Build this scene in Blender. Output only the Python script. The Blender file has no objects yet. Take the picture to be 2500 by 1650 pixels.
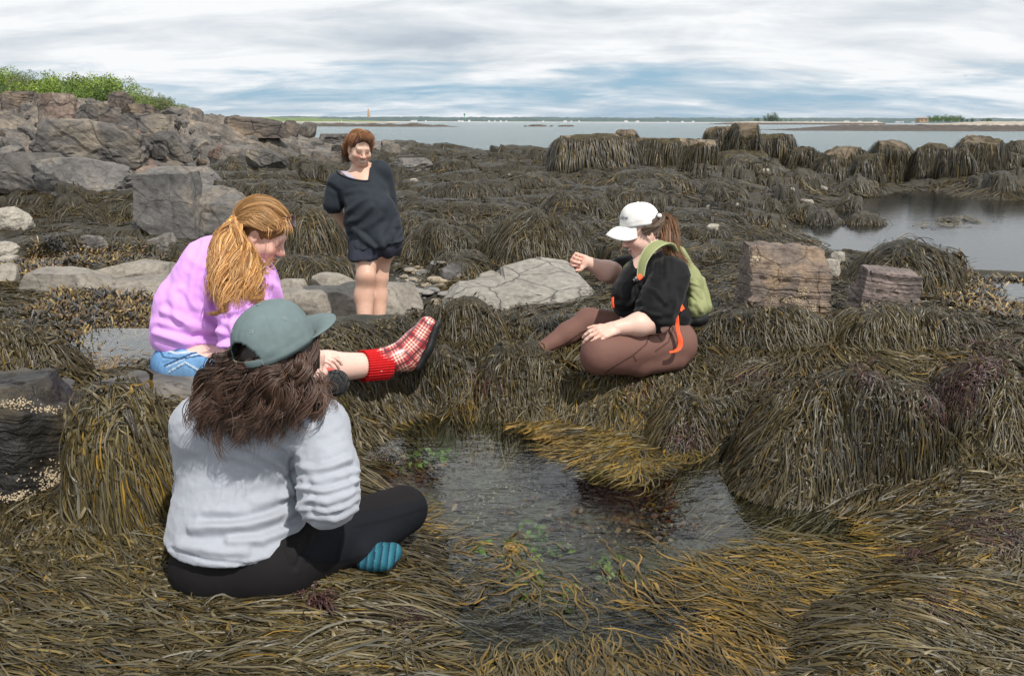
import bpy, bmesh, math, random
import numpy as np
from mathutils import Matrix, Vector
rng = np.random.default_rng(11)
random.seed(5)
scene = bpy.context.scene
COL = scene.collection
R_ = math.radians

# ---------------------------------------------------------------- camera model (reference frame of the site survey)
F, CX, CY = 1944.0, 1250.0, 825.0
CAM = np.array([0.0, 0.0, 1.6])
PITCH = math.atan((825 - 297) / F)
ROLL = R_(0.15)
_f = np.array([0, math.cos(PITCH), -math.sin(PITCH)])
_r0 = np.array([1.0, 0, 0])
_u0 = np.array([0, math.sin(PITCH), math.cos(PITCH)])
_r = math.cos(ROLL) * _r0 + math.sin(ROLL) * _u0
_u = -math.sin(ROLL) * _r0 + math.cos(ROLL) * _u0


def W(px, py, d):
    return CAM + d * ((px - CX) / F * _r + (CY - py) / F * _u + _f)


def Wz(px, py, z):
    v = (px - CX) / F * _r + (CY - py) / F * _u + _f
    return CAM + v * ((z - CAM[2]) / v[2])


def proj(P):
    q = np.asarray(P) - CAM
    d = np.maximum(q @ _f, 1e-3)
    return CX + F * (q @ _r) / d, CY - F * (q @ _u) / d, d


def nrm(v):
    v = np.asarray(v, float)
    return v / (np.linalg.norm(v, axis=-1, keepdims=True) + 1e-12)


# ---------------------------------------------------------------- numpy noise
_perm = np.random.default_rng(3).permutation(256)
_perm = np.concatenate([_perm, _perm, _perm])
_grad = nrm(np.random.default_rng(4).normal(size=(256, 3)))


def perlin(P):
    P = np.asarray(P, float)
    i = np.floor(P).astype(int)
    f = P - i
    i &= 255
    w = f * f * f * (f * (f * 6 - 15) + 10)
    out = 0
    for dx in (0, 1):
        wx = w[..., 0] if dx else 1 - w[..., 0]
        for dy in (0, 1):
            wy = w[..., 1] if dy else 1 - w[..., 1]
            for dz in (0, 1):
                wz = w[..., 2] if dz else 1 - w[..., 2]
                h = _perm[_perm[_perm[(i[..., 0] + dx) & 255] + ((i[..., 1] + dy) & 255)] + ((i[..., 2] + dz) & 255)]
                g = _grad[h]
                out = out + wx * wy * wz * (g[..., 0] * (f[..., 0] - dx) + g[..., 1] * (f[..., 1] - dy) + g[..., 2] * (f[..., 2] - dz))
    return out * 1.6


def fbm(P, o=4, lac=2.03, gain=.5):
    P = np.asarray(P, float)
    a, s, t = 1.0, 0, 0
    for k in range(o):
        s = s + a * perlin(P + 17.3 * k)
        t += a
        P = P * lac
        a *= gain
    return s / t


def p3(x, y, z=0.0):
    x, y = np.broadcast_arrays(np.asarray(x, float), np.asarray(y, float))
    return np.stack([x, y, np.full(x.shape, z, float) if np.isscalar(z) else z], -1)


def sstep(a, b, x):
    t = np.clip((x - a) / (b - a), 0, 1)
    return t * t * (3 - 2 * t)


# ---------------------------------------------------------------- object helpers
def mesh_obj(name, V, Fc, material=None, parent=None, smooth=True, cols=None, attrs=None):
    """V (n,3); Fc (m,k) array or list of arrays/tuples"""
    me = bpy.data.meshes.new(name)
    V = np.asarray(V, np.float32).reshape(-1, 3)
    me.vertices.add(len(V))
    me.vertices.foreach_set('co', V.ravel())
    if isinstance(Fc, np.ndarray):
        groups = [Fc]
    else:
        groups = {}
        for q in Fc:
            groups.setdefault(len(q), []).append(q)
        groups = [np.array(g) for g in groups.values()]
    loops = np.concatenate([g.ravel() for g in groups]) if groups else np.zeros(0, int)
    tot = np.concatenate([np.full(len(g), g.shape[1]) for g in groups]) if groups else np.zeros(0, int)
    start = np.concatenate([[0], np.cumsum(tot)[:-1]]) if len(tot) else tot
    me.loops.add(len(loops))
    me.loops.foreach_set('vertex_index', loops.astype(np.int32))
    me.polygons.add(len(tot))
    me.polygons.foreach_set('loop_start', start.astype(np.int32))
    me.polygons.foreach_set('loop_total', tot.astype(np.int32))
    me.polygons.foreach_set('use_smooth', np.full(len(tot), bool(smooth)))
    if cols is not None:
        a = me.attributes.new('Col', 'FLOAT_COLOR', 'POINT')
        c = np.ones((len(V), 4), np.float32)
        c[:, :3] = cols
        a.data.foreach_set('color', c.ravel())
    for k, v in (attrs or {}).items():
        a = me.attributes.new(k, 'FLOAT', 'POINT')
        a.data.foreach_set('value', np.asarray(v, np.float32).ravel())
    me.update(calc_edges=True)
    me.validate()
    ob = bpy.data.objects.new(name, me)
    COL.objects.link(ob)
    if material:
        me.materials.append(material)
    if parent is not None:
        put_under(ob, parent)
    return ob


def put_under(ob, parent):
    # parts keep world coordinates in their mesh; roots are unrotated empties at the thing's base
    ob.parent = parent
    l = Vector(parent.location) if parent.parent is None else Vector((0, 0, 0))
    ob.matrix_parent_inverse = Matrix.Translation(-l)


def tag(o, label=None, cat=None, group=None, kind=None):
    if label: o['label'] = label
    if cat: o['category'] = cat
    if group: o['group'] = group
    if kind: o['kind'] = kind
    return o


def empty(name, loc, label=None, cat=None, group=None):
    o = bpy.data.objects.new(name, None)
    o.location = [float(a) for a in loc]
    o.empty_display_size = .1
    COL.objects.link(o)
    return tag(o, label, cat, group)


# ---------------------------------------------------------------- materials
class NT:
    def __init__(s, name):
        s.m = bpy.data.materials.new(name)
        s.m.use_nodes = True
        s.t = s.m.node_tree
        s.b = s.t.nodes['Principled BSDF']

    def n(s, typ, **kw):
        nd = s.t.nodes.new(typ)
        for k, v in kw.items():
            if k.startswith('i_'):
                key = k[2:]
                key = int(key) if key.isdigit() else key
                nd.inputs[key].default_value = v
            else:
                setattr(nd, k, v)
        return nd

    def l(s, a, b):
        s.t.links.new(a, b)

    def setb(s, **kw):
        for k, v in kw.items():
            s.b.inputs[k.replace('_', ' ')].default_value = v

    def ramp(s, fac, stops):
        r = s.n('ShaderNodeValToRGB')
        el = r.color_ramp.elements
        while len(el) < len(stops): el.new(.5)
        for e, (p, c) in zip(el, stops):
            e.position = p
            e.color = (*c, 1)
        s.l(fac, r.inputs[0])
        return r.outputs[0]

    def noise(s, co, scale, detail=4, rough=.55, dist=0):
        n = s.n('ShaderNodeTexNoise')
        n.inputs['Scale'].default_value = scale
        n.inputs['Detail'].default_value = detail
        n.inputs['Roughness'].default_value = rough
        n.inputs['Distortion'].default_value = dist
        s.l(co, n.inputs['Vector'])
        return n.outputs['Fac']

    def math(s, op, a, b=None, c=None):
        m = s.n('ShaderNodeMath', operation=op)
        for i, v in enumerate((a, b, c)):
            if v is None: continue
            if isinstance(v, (int, float)): m.inputs[i].default_value = v
            else: s.l(v, m.inputs[i])
        return m.outputs[0]

    def mix(s, fac, a, b, typ='MIX'):
        m = s.n('ShaderNodeMix', data_type='RGBA', blend_type=typ)
        for sock, v in ((m.inputs[0], fac), (m.inputs[6], a), (m.inputs[7], b)):
            if isinstance(v, (int, float)): sock.default_value = v
            elif isinstance(v, tuple): sock.default_value = (*v, 1)
            else: s.l(v, sock)
        return m.outputs[2]

    def bump(s, h, strength=.5, dist=.01, prev=None):
        b = s.n('ShaderNodeBump')
        b.inputs['Strength'].default_value = strength
        b.inputs['Distance'].default_value = dist
        s.l(h, b.inputs['Height'])
        if prev is not None: s.l(prev, b.inputs['Normal'])
        s.l(b.outputs[0], s.b.inputs['Normal'])
        return b.outputs[0]

    def geo(s):
        return s.n('ShaderNodeNewGeometry').outputs['Position']

    def attr(s, name, out='Color'):
        return s.n('ShaderNodeAttribute', attribute_name=name).outputs[out]


def plain(name, col, rough=.6, spec=.5, var=.15, scale=60, bump=0, bscale=400, bdist=.002, metallic=0):
    m = NT(name)
    co = m.geo()
    nz = m.noise(co, scale, 4)
    c = m.mix(nz, tuple(a * (1 - var) for a in col), tuple(min(1, a * (1 + var)) for a in col))
    m.l(c, m.b.inputs['Base Color'])
    m.setb(Roughness=rough, Metallic=metallic)
    m.b.inputs['Specular IOR Level'].default_value = spec
    if bump:
        m.bump(m.noise(co, bscale, 3), bump, bdist)
    return m.m


def colmat(name, rough=.5, spec=.5, var=.0, scale=80, bump=0, bscale=300, bdist=.002, sss=0, coat=0):
    m = NT(name)
    c = m.attr('Col')
    co = m.geo()
    if var:
        nz = m.noise(co, scale, 4)
        f = m.math('ADD', m.math('MULTIPLY', nz, 2 * var), 1 - var)
        comb = m.n('ShaderNodeVectorMath', operation='SCALE')
        m.l(c, comb.inputs[0]); m.l(f, comb.inputs['Scale'])
        c = comb.outputs[0]
    m.l(c, m.b.inputs['Base Color'])
    m.setb(Roughness=rough)
    m.b.inputs['Specular IOR Level'].default_value = spec
    if sss:
        m.b.inputs['Subsurface Weight'].default_value = sss
        m.b.inputs['Subsurface Radius'].default_value = (.012, .005, .003)
        m.b.inputs['Subsurface Scale'].default_value = 1.0
    if coat:
        m.b.inputs['Coat Weight'].default_value = coat
        m.b.inputs['Coat Roughness'].default_value = .25
    if bump:
        m.bump(m.noise(co, bscale, 3), bump, bdist)
    return m.m


def rockmat(name, c1, c2, c3, scale=3.0, crack=.35, strata=0.0, tilt=(0, 0, 1), weed=False, barn=0.0, rough=.75, bumpd=.02):
    m = NT(name)
    co = m.geo()
    n1 = m.noise(co, scale, 8, .62, .4)
    n2 = m.noise(co, scale * 7, 6, .65)
    col = m.ramp(n1, [(.28, c1), (.5, c2), (.72, c3)])
    dark = m.ramp(n2, [(.25, (.45, .45, .45)), (.6, (1, 1, 1))])
    col = m.mix(1.0, col, dark, 'MULTIPLY')
    h = m.math('ADD', m.math('MULTIPLY', n1, 1.2), m.math('MULTIPLY', n2, .5))
    if strata:
        d = m.n('ShaderNodeVectorMath', operation='DOT_PRODUCT')
        m.l(co, d.inputs[0]); d.inputs[1].default_value = tilt
        w = m.math('ADD', m.math('MULTIPLY', d.outputs['Value'], strata), m.math('MULTIPLY', n1, 2.5))
        comb = m.n('ShaderNodeCombineXYZ'); m.l(w, comb.inputs[2])
        sn = m.noise(comb.outputs[0], 1.0, 3, .6)
        sc = m.ramp(sn, [(.38, (.35, .33, .34)), (.46, (1, 1, 1)), (.62, (.8, .78, .8)), (.68, (1, 1, 1))])
        col = m.mix(.8, col, sc, 'MULTIPLY')
        h = m.math('ADD', h, m.math('MULTIPLY', sn, 1.6))
    if crack:
        v = m.n('ShaderNodeTexVoronoi', feature='DISTANCE_TO_EDGE')
        v.inputs['Scale'].default_value = scale * .9
        wv = m.n('ShaderNodeVectorMath', operation='ADD')
        ns = m.n('ShaderNodeTexNoise'); ns.inputs['Scale'].default_value = scale * 2; m.l(co, ns.inputs['Vector'])
        sc_ = m.n('ShaderNodeVectorMath', operation='SCALE'); sc_.inputs['Scale'].default_value = .35 / scale
        m.l(ns.outputs['Color'], sc_.inputs[0])
        m.l(co, wv.inputs[0]); m.l(sc_.outputs[0], wv.inputs[1]); m.l(wv.outputs[0], v.inputs['Vector'])
        e = m.ramp(v.outputs['Distance'], [(.0, (0, 0, 0)), (.03, (1, 1, 1))])
        col = m.mix(crack, col, m.mix(1.0, col, e, 'MULTIPLY'))
        bw = m.n('ShaderNodeRGBToBW'); m.l(e, bw.inputs[0])
        h = m.math('ADD', h, m.math('MULTIPLY', bw.outputs[0], .5 * crack))
    if barn:
        v = m.n('ShaderNodeTexVoronoi'); v.inputs['Scale'].default_value = scale * 18; m.l(co, v.inputs['Vector'])
        n3 = m.noise(co, scale * .8, 3)
        f = m.math('MULTIPLY', m.math('GREATER_THAN', n3, 1 - barn), m.math('LESS_THAN', v.outputs['Distance'], .38))
        col = m.mix(f, col, (.5, .43, .3))
    if weed:
        wd = m.attr('weed', 'Fac')
        n4 = m.noise(co, scale * 5, 5, .6)
        wcol = m.ramp(n4, [(.3, (.012, .01, .006)), (.55, (.05, .04, .018)), (.75, (.11, .08, .03))])
        f = m.math('GREATER_THAN', m.math('ADD', wd, m.math('MULTIPLY', m.math('SUBTRACT', n4, .5), .9)), .5)
        col = m.mix(f, col, wcol)
        h = m.math('ADD', h, m.math('MULTIPLY', m.math('MULTIPLY', n4, f), 1.5))
    m.l(col, m.b.inputs['Base Color'])
    m.setb(Roughness=rough)
    m.b.inputs['Specular IOR Level'].default_value = .35
    m.bump(h, .9, bumpd)
    return m.m
# ---------------------------------------------------------------- terrain from surveyed spots
POOL_Z, LPOOL_Z, BPOOL_Z, SPOOL_Z, SEA_Z = .20, .30, -.25, .10, -1.6
_zp = [  # (px, py, z)
    (0, 1650, .30), (500, 1650, .30), (900, 1650, .28), (0, 1450, .30), (450, 1420, .30), (800, 1420, .28), (960, 1390, .25),
    (0, 1260, .31), (250, 1290, .31), (-500, 1400, .33), (-500, 1650, .3), (1060, 1640, .2), (1010, 1480, .22),
    (1250, 1620, .06), (1250, 1400, .0), (1200, 1250, -.02), (1250, 1160, .0), (1500, 1300, .0), (1060, 1080, .06), (1700, 1240, .05),
    (1850, 1640, .1), (2420, 1640, .24), (1950, 1400, .08), (2100, 1510, .25), (2260, 1490, .27), (2200, 1600, .27), (2060, 1610, .24), (2350, 1340, .25), (2440, 1330, .26), (2250, 1400, .15), (2480, 1440, .17), (2480, 1200, .23), (2900, 1500, .2), (1500, 1500, .06),
    (900, 1075, .13), (850, 1130, .14), (960, 1110, .07), (840, 1020, .28), (930, 1020, .27), (1090, 1010, .23), (1300, 1010, .22), (1500, 1150, .1), (1400, 1090, .1), (1560, 1010, .24),
    (1750, 1180, .18), (2050, 1200, .2), (1060, 1330, .18), (330, 882, .21), (260, 908, .22), (420, 862, .20), (200, 922, .25), (375, 900, .24),
]
_dp = [  # (px, py, d)
    (870, 764, 4.65), (780, 780, 4.5), (960, 762, 4.7), (1120, 755, 4.8), (1350, 765, 4.8), (1500, 750, 5.0), (1750, 765, 5.1), (1150, 900, 4.25), (950, 940, 3.95),
    (1400, 950, 4.05), (1300, 880, 4.3), (1700, 830, 4.5), (2000, 800, 4.7), (2300, 790, 4.8), (2480, 850, 4.4), (1600, 872, 4.1),
    (1440, 915, 3.95), (1330, 860, 4.25), (2030, 950, 3.95), (2250, 1000, 3.75), (2450, 1050, 3.5), (1700, 990, 3.9), (2700, 900, 4.2),
    (880, 862, 6.2), (500, 800, 6.3), (1300, 830, 6.4), (1050, 695, 8.0), (1250, 735, 7.3), (1420, 690, 7.9), (700, 720, 7.4),
    (100, 770, 5.6), (300, 760, 5.8), (150, 660, 7.5), (350, 690, 7.0), (60, 930, 3.9), (-200, 850, 4.6),
    (400, 930, 3.32), (480, 925, 3.4), (560, 930, 3.4), (100, 965, 3.0), (300, 950, 3.15), (-300, 980, 3.0), (700, 915, 3.5), (800, 905, 3.6),
    (600, 640, 9.5), (1000, 640, 9.4), (1300, 645, 9.2), (1650, 640, 9.0), (1250, 560, 12.5), (800, 540, 13), (1600, 560, 11.5), (1250, 480, 17), (1650, 480, 17),
    (1250, 430, 23), (900, 430, 22), (1700, 420, 24), (1250, 398, 30), (1600, 398, 30), (1250, 376, 37), (1500, 380, 37), (1000, 362, 40), (1900, 385, 33),
    (300, 620, 10), (100, 640, 9), (300, 540, 13.5), (0, 560, 12), (600, 580, 11), (200, 480, 15.5), (0, 470, 16), (600, 440, 19), (100, 400, 20), (400, 350, 27),
    (200, 318, 33), (200, 272, 38), (50, 268, 38), (300, 288, 39), (-250, 262, 38), (-400, 400, 22), (-400, 560, 13), (420, 312, 41), (550, 304, 44), (690, 335, 44), (760, 352, 44), (830, 358, 43), (900, 358, 42),
    (700, 380, 29), (850, 380, 29),
    (2010, 655, 8.3), (2200, 735, 6.4), (1870, 640, 8.6), (1800, 600, 9.6), (1700, 700, 6.7), (1950, 700, 6.9), (2440, 690, 7.4), (2600, 700, 7.2), (2350, 760, 6.0),
    (1850, 520, 13.5), (1900, 480, 17.5), (2050, 445, 23), (2250, 428, 26), (2500, 420, 25), (2450, 455, 20.5), (2250, 458, 22.5), (2700, 450, 21), (2500, 385, 33), (2200, 395, 34), (2350, 385, 35),
]
_zp2 = [(2300, 570, -.5), (2150, 530, -.5), (2420, 630, -.5), (2260, 490, -.45), (2480, 520, -.5), (2010, 560, -.4), (2600, 580, -.5), (1960, 555, -.34), (1930, 575, -.30), (2000, 598, -.42), (2080, 625, -.5), (2180, 650, -.5), (2320, 662, -.45), (2450, 735, .02), (2415, 728, .04), (2500, 742, .03), (2490, 720, .04), (2560, 740, .04)]
pts = [Wz(*a) for a in _zp + _zp2] + [W(*a) for a in _dp]
pts += [np.array(a, float) for a in [  # beyond the picture
    (0, .2, .3), (-1.5, .3, .35), (1.5, .3, .25), (0, -1, .3), (-2, -1, .4), (2, -1, .3), (4, 1.5, .3), (-4, 2, .7),
    (0, 48, -1.5), (12, 48, -1.6), (26, 46, -1.4), (-6, 55, -1.2), (0, 70, -3), (20, 70, -3), (40, 70, -3), (-20, 70, .8), (-40, 70, 1.8), (-60, 70, 2),
    (-22, 55, 1.5), (-40, 50, 2.2), (34, 34, .2), (14, 16, .3), (30, 20, .3)]]
pts = np.array(pts)


def uvof(x, y):
    yy = np.maximum(y, -1.25) + 2
    return x / yy, np.log(yy)


KV = .8
_pu, _pv = uvof(pts[:, 0], pts[:, 1])
_c = np.stack([_pu, _pv * KV], 1)
_K = np.linalg.norm(_c[:, None] - _c[None], axis=-1)
_n = len(_c)
_Pm = np.concatenate([np.ones((_n, 1)), _c], 1)
_A = np.block([[-_K + np.eye(_n) * .012, _Pm], [_Pm.T, np.zeros((3, 3))]])
_sol = np.linalg.solve(_A, np.concatenate([pts[:, 2], np.zeros(3)]))
NU, NV = 1100, 1050
UU = np.linspace(-1.0, 1.0, NU)
VV = np.linspace(math.log(.8), math.log(92), NV)
GU, GV = np.meshgrid(UU, VV)
GY = np.exp(GV) - 2
GX = GU * (GY + 2)
G0 = np.zeros_like(GU)
G0 += _sol[_n] + GU * _sol[_n + 1] + GV * KV * _sol[_n + 2]
for j in range(_n):
    G0 -= _sol[j] * np.sqrt((GU - _c[j, 0]) ** 2 + (GV * KV - _c[j, 1]) ** 2)
GP0 = np.stack([GX, GY, G0], -1)
GPX, GPY, GD = proj(GP0)

# rock weight: bare bedrock rises on the left
_yb = np.interp(GPX, [-900, 0, 200, 350, 520, 700, 900, 1000, 1100, 1130], [500, 478, 466, 440, 412, 398, 385, 365, 350, 280])
ROCK = sstep(12, -14, GPY - _yb + 26 * fbm(p3(GX * .9, GY * .9), 3)) * sstep(9, 13, GY)


def cells(x, y, size, ang, aniso, seed, tilt, amp):
    """fractured blocks: jittered cells, each lifted and tilted; returns height and distance to joint"""
    ca, sa = math.cos(ang), math.sin(ang)
    X = (x * ca + y * sa) / size
    Y = (-x * sa + y * ca) / (size * aniso)
    ix, iy = np.floor(X).astype(int), np.floor(Y).astype(int)
    rs = np.random.default_rng(seed)
    T = rs.random((64, 64, 5))
    best = np.full(x.shape, 9.); sec = np.full(x.shape, 9.); hh = np.zeros(x.shape)
    for dx in (-1, 0, 1):
        for dy in (-1, 0, 1):
            a, b = ix + dx, iy + dy
            t = T[a & 63, b & 63]
            ex, ey = X - (a + .15 + .7 * t[..., 0]), Y - (b + .15 + .7 * t[..., 1])
            d = np.maximum(np.abs(ex), np.abs(ey)) * .6 + .4 * np.hypot(ex, ey)
            h = (t[..., 2] - .5) * amp + (t[..., 3] - .5) * tilt * ex + ((t[..., 4] - .4) * tilt) * ey
            new = d < best
            sec = np.where(new, best, np.minimum(sec, d))
            hh = np.where(new, h, hh)
            best = np.minimum(best, d)
    return hh, sec - best


_ri = np.where(ROCK > 0)
_fullX, _fullY = GX, GY
GX, GY = GX[_ri], GY[_ri]
_wx = GX + .5 * fbm(p3(GX * .35, GY * .35), 3)
_wy = GY + .5 * fbm(p3(GX * .35, GY * .35, 9.), 3)
h1, e1 = cells(_wx, _wy, 3.6, .5, .6, 1, 1.3, 1.2)
h2, e2 = cells(_wx, _wy, 1.7, .75, .55, 2, .55, .42)
h3, e3 = cells(_wx, _wy, .62, .4, .6, 3, .2, .13)
far_amp = sstep(11, 24, GY)
rk = (h1 * (.35 + .65 * far_amp) + h2 * .9 + h3 * .8) - .16 * np.exp(-(e1 / .05) ** 2) - .08 * np.exp(-(e2 / .05) ** 2) + .05 * fbm(p3(GX * 2, GY * 2), 4)
rkf = np.zeros(ROCK.shape); rkf[_ri] = rk; rk = rkf
GX, GY = _fullX, _fullY
soft = .05 * fbm(p3(GX * 1.1, GY * 1.1, 3.), 4) * sstep(1.5, 6, GY) + .10 * fbm(p3(GX * .45, GY * .45, 5.), 3) * sstep(7, 14, GY) + .018 * fbm(p3(GX * 4, GY * 4), 3)
_cal = np.exp(-((GX - 4.5) / 3.2) ** 2 - ((GY - 14) / 5.5) ** 2)
# weed-covered ledges: broken steps in the middle distance
_mi = np.where((GY > 6.5) & (GY < 46))
_mx, _my = GX[_mi], GY[_mi]
_ux = _mx + .6 * fbm(p3(_mx * .6, _my * .6, 2.), 3); _uy = _my + .6 * fbm(p3(_mx * .6, _my * .6, 6.), 3)
_l1, _ = cells(_ux, _uy, 2.6, .15, .7, 12, .35, .42)
_l2, _ = cells(_ux, _uy, 1.05, -.2, .7, 13, .2, .22)
ledges = np.zeros(GU.shape)
ledges[_mi] = (_l1 * sstep(8, 13, _my) + _l2 * sstep(6.8, 9.5, _my)) * (1 + .012 * _my)
_lag = (GX > 2.2) & (GY > 8) & (G0 < -.12)
_mask = (1 - ROCK) * (1 - .85 * _lag) * (1 - .8 * np.exp(-((GX + .3) / 1.6) ** 2 - ((GY - 7.6) / 1.1) ** 2))
GH = G0 + (1 - ROCK) * soft * (1 - .6 * _cal) + ledges * _mask + ROCK * rk * (1 - .75 * sstep(640, 780, GPX))


def samp(A, x, y):
    u, v = uvof(x, y)
    fu = np.clip((u - UU[0]) / (UU[1] - UU[0]), 0, NU - 1.001)
    fv = np.clip((v - VV[0]) / (VV[1] - VV[0]), 0, NV - 1.001)
    i, j = fu.astype(int), fv.astype(int)
    a, b = fu - i, fv - j
    return (A[j, i] * (1 - a) + A[j, i + 1] * a) * (1 - b) + (A[j + 1, i] * (1 - a) + A[j + 1, i + 1] * a) * b


def raycast(px, py, A, dmax=85):
    px, py = np.atleast_1d(np.asarray(px, float)), np.atleast_1d(np.asarray(py, float))
    ray = ((px - CX) / F)[:, None] * _r + ((CY - py) / F)[:, None] * _u + _f
    ds = np.exp(np.arange(math.log(.95), math.log(dmax), .02))
    hit = np.full(len(px), np.nan)
    prev = np.full(len(px), ds[0])
    for d in ds:
        P = CAM + ray * d
        below = (P[:, 2] < samp(A, P[:, 0], P[:, 1])) & np.isnan(hit)
        hit[below] = d
        live = np.isnan(hit)
        prev[live] = d
    lo, hi = prev.copy(), np.where(np.isnan(hit), prev, hit)
    for _ in range(7):
        m = (lo + hi) / 2
        P = CAM + ray * m[:, None]
        b = P[:, 2] < samp(A, P[:, 0], P[:, 1])
        hi = np.where(b, m, hi); lo = np.where(b, lo, m)
    P = CAM + ray * hi[:, None]
    P[np.isnan(hit)] = np.nan
    return P


# ---------------------------------------------------------------- weed-draped boulders
# px, py of the foot, width, height (survey units), depth ratio, label
BOULD = [
    (1300, 652, 300, 112, .9, 'large domed boulder curtained in grey-green wrack behind the outstretched fist'),
    (1085, 640, 215, 100, .9, 'rounded boulder curtained in dark wrack, just right of the standing woman'),
    (1130, 690, 200, 66, .8, 'low dark wrack-covered boulder beside the pale pebbles'),
    (1170, 560, 250, 70, .9, 'wrack-covered boulder behind the domed boulder right of the standing woman'),
    (1400, 560, 250, 84, .9, 'wrack-covered boulder directly behind the white cap'),
    (1570, 478, 330, 62, .5, 'long straight ledge hung with a fringe of dark wrack, behind the ponytail'),
    (1310, 475, 250, 48, .6, 'flat-topped wrack-hung boulder left of the long fringed ledge'),
    (1120, 500, 210, 52, .7, 'small wrack-covered hump right of the black shirt of the standing woman'),
    (745, 640, 250, 140, .7, 'tall wall-like boulder curtained in brown wrack, left of the standing woman'),
    (770, 705, 270, 72, .7, 'low wrack mound at the foot of the wall-like boulder'),
    (640, 500, 200, 58, .7, 'wrack mound between the grey cracked block and the standing woman'),
    (560, 440, 130, 44, .8, 'small shaggy wrack hump in front of the striped ledge rock'),
    (1872, 540, 108, 52, .9, 'wrack hummock at the left end of the chain at the big pool'),
    (1958, 540, 92, 40, .9, 'small brown wrack hummock second in the chain at the big pool'),
    (2008, 568, 100, 56, .9, 'pointed double wrack hummock standing in the edge of the big pool'),
    (2106, 580, 122, 58, .9, 'brown wrack-covered boulder standing alone in the big pool with its reflection'),
    (2064, 524, 104, 42, .9, 'wrack hummock behind the lone boulder in the big pool'),
    (2094, 480, 124, 44, .8, 'wrack-covered boulder at the head of the big pool'),
    (2205, 720, 350, 112, .8, 'broad dark wrack mound on the near shore of the big pool'),
    (1760, 505, 150, 62, .8, 'dark wrack hump right of the ponytail, before the long ledge'),
    (1960, 465, 120, 50, .8, 'dark wrack boulder between the shore rocks and the big pool'),
    (1840, 450, 180, 62, .7, 'dark wrack hump below the flat-topped shore rock'),
    (2030, 1195, 560, 260, .75, 'big shaggy wrack mound with parted crest at the near right of the tide pool'),
    (1690, 1100, 260, 120, .8, 'rounded wrack mound under the knees of the seated woman, beside the tide pool'),
    (2370, 1090, 380, 170, .8, 'wrack mound with dark red tufts at the far right'),
    (2200, 850, 430, 92, .5, 'long wrack ridge hanging in a straight fringe below the pink rock'),
    (1830, 850, 470, 86, .5, 'braided wrack ridge running right from the seated woman'),
    (1290, 985, 300, 120, .7, 'wrack mound on the bank below the pointing foot of the seated woman'),
    (1060, 975, 250, 110, .7, 'wrack mound on the bank below the tartan boot'),
    (1130, 830, 270, 86, .6, 'wrack ridge behind the tartan boot, before the grey slabs'),
    (60, 960, 330, 190, .8, 'sloping shaggy wrack mound at the left edge above the small pool'),
    (320, 1275, 260, 318, .9, 'tall boulder curtained in hanging wrack, left of the woman in the grey sweatshirt'),
]
BID = np.full(GU.shape, -1)
boulders = []
GB = GH.copy()
for i, (px, py, w, h, dr, lab) in enumerate(BOULD):
    P = raycast([px], [py], G0)[0]
    d = (P - CAM) @ _f
    rx = w / 2 * d / F
    ry = rx * dr
    hh = h * d / F * 1.06
    c = np.array([P[0] * (1 + .6 * ry / P[1]), P[1] + ry * .62])
    zb = float(samp(G0, np.array([c[0]]), np.array([c[1]]))[0])
    zb = min(zb, P[2] + .02)
    rs = np.random.default_rng(100 + i)
    rot, ph, pw = rs.uniform(-.25, .25), rs.random(6) * 6.28, rs.uniform(1.9, 3.2)
    ex_ = rs.uniform(.62, .9)
    if i in (22, 23, 24, 26, 27, 28, 29, 30): pw, ex_ = 1.9, 1.0
    lobes = [(rs.uniform(-.5, .5), rs.uniform(-.4, .3), rs.uniform(.4, .62), rs.uniform(.62, 1.0)) for _ in range(4)]
    def dome(x, y, c=c, rx=rx, ry=ry, hh=hh, zb=zb, rot=rot, ph=ph, pw=pw, i=i, e=ex_, lobes=lobes):
        ex, ey = x - c[0], y - c[1]
        a, b = (ex * math.cos(rot) + ey * math.sin(rot)) / rx, (-ex * math.sin(rot) + ey * math.cos(rot)) / ry
        th = np.arctan2(b, a)
        q = np.hypot(a, b) / (1 + .15 * np.sin(2 * th + ph[0]) + .11 * np.sin(3 * th + ph[1]) + .05 * np.sin(5 * th + ph[2]))
        z = zb - .06 + (hh * .82 + .06) * np.maximum(0, 1 - q ** pw) ** e
        for la, lb, lr, lh in lobes:
            ql = np.hypot(a - la, b - lb) / lr
            zl = zb - .06 + (hh * lh + .06) * np.maximum(0, 1 - ql ** 2.2) ** (e * .9)
            z = np.maximum(z, zl) + .15 * hh * np.exp(-((z - zl) / (.18 * hh + 1e-6)) ** 2) * (ql < 1.2) * (q < .9) * .4
        z = z + hh * .34 * fbm(p3(x / rx * 1.2, y / rx * 1.2, float(i)), 3) * np.maximum(0, 1 - q ** 2)
        return z, q
    near_ = np.where((np.abs(GX - c[0]) < rx * 1.6) & (np.abs(GY - c[1]) < rx * 1.6))
    z, q = dome(GX[near_], GY[near_])
    win = (q < 1.0) & (z > GB[near_])
    wi = (near_[0][win], near_[1][win])
    BID[wi] = i
    GB[wi] = z[win]
    boulders.append(dict(i=i, c=c, rx=rx, ry=ry, h=hh, zb=zb, dome=dome, d=d, label=lab))
HS = GB.copy()
for _ in range(2):
    HS[1:-1, 1:-1] = (HS[1:-1, 1:-1] * 4 + HS[:-2, 1:-1] + HS[2:, 1:-1] + HS[1:-1, :-2] + HS[1:-1, 2:]) / 8

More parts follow.
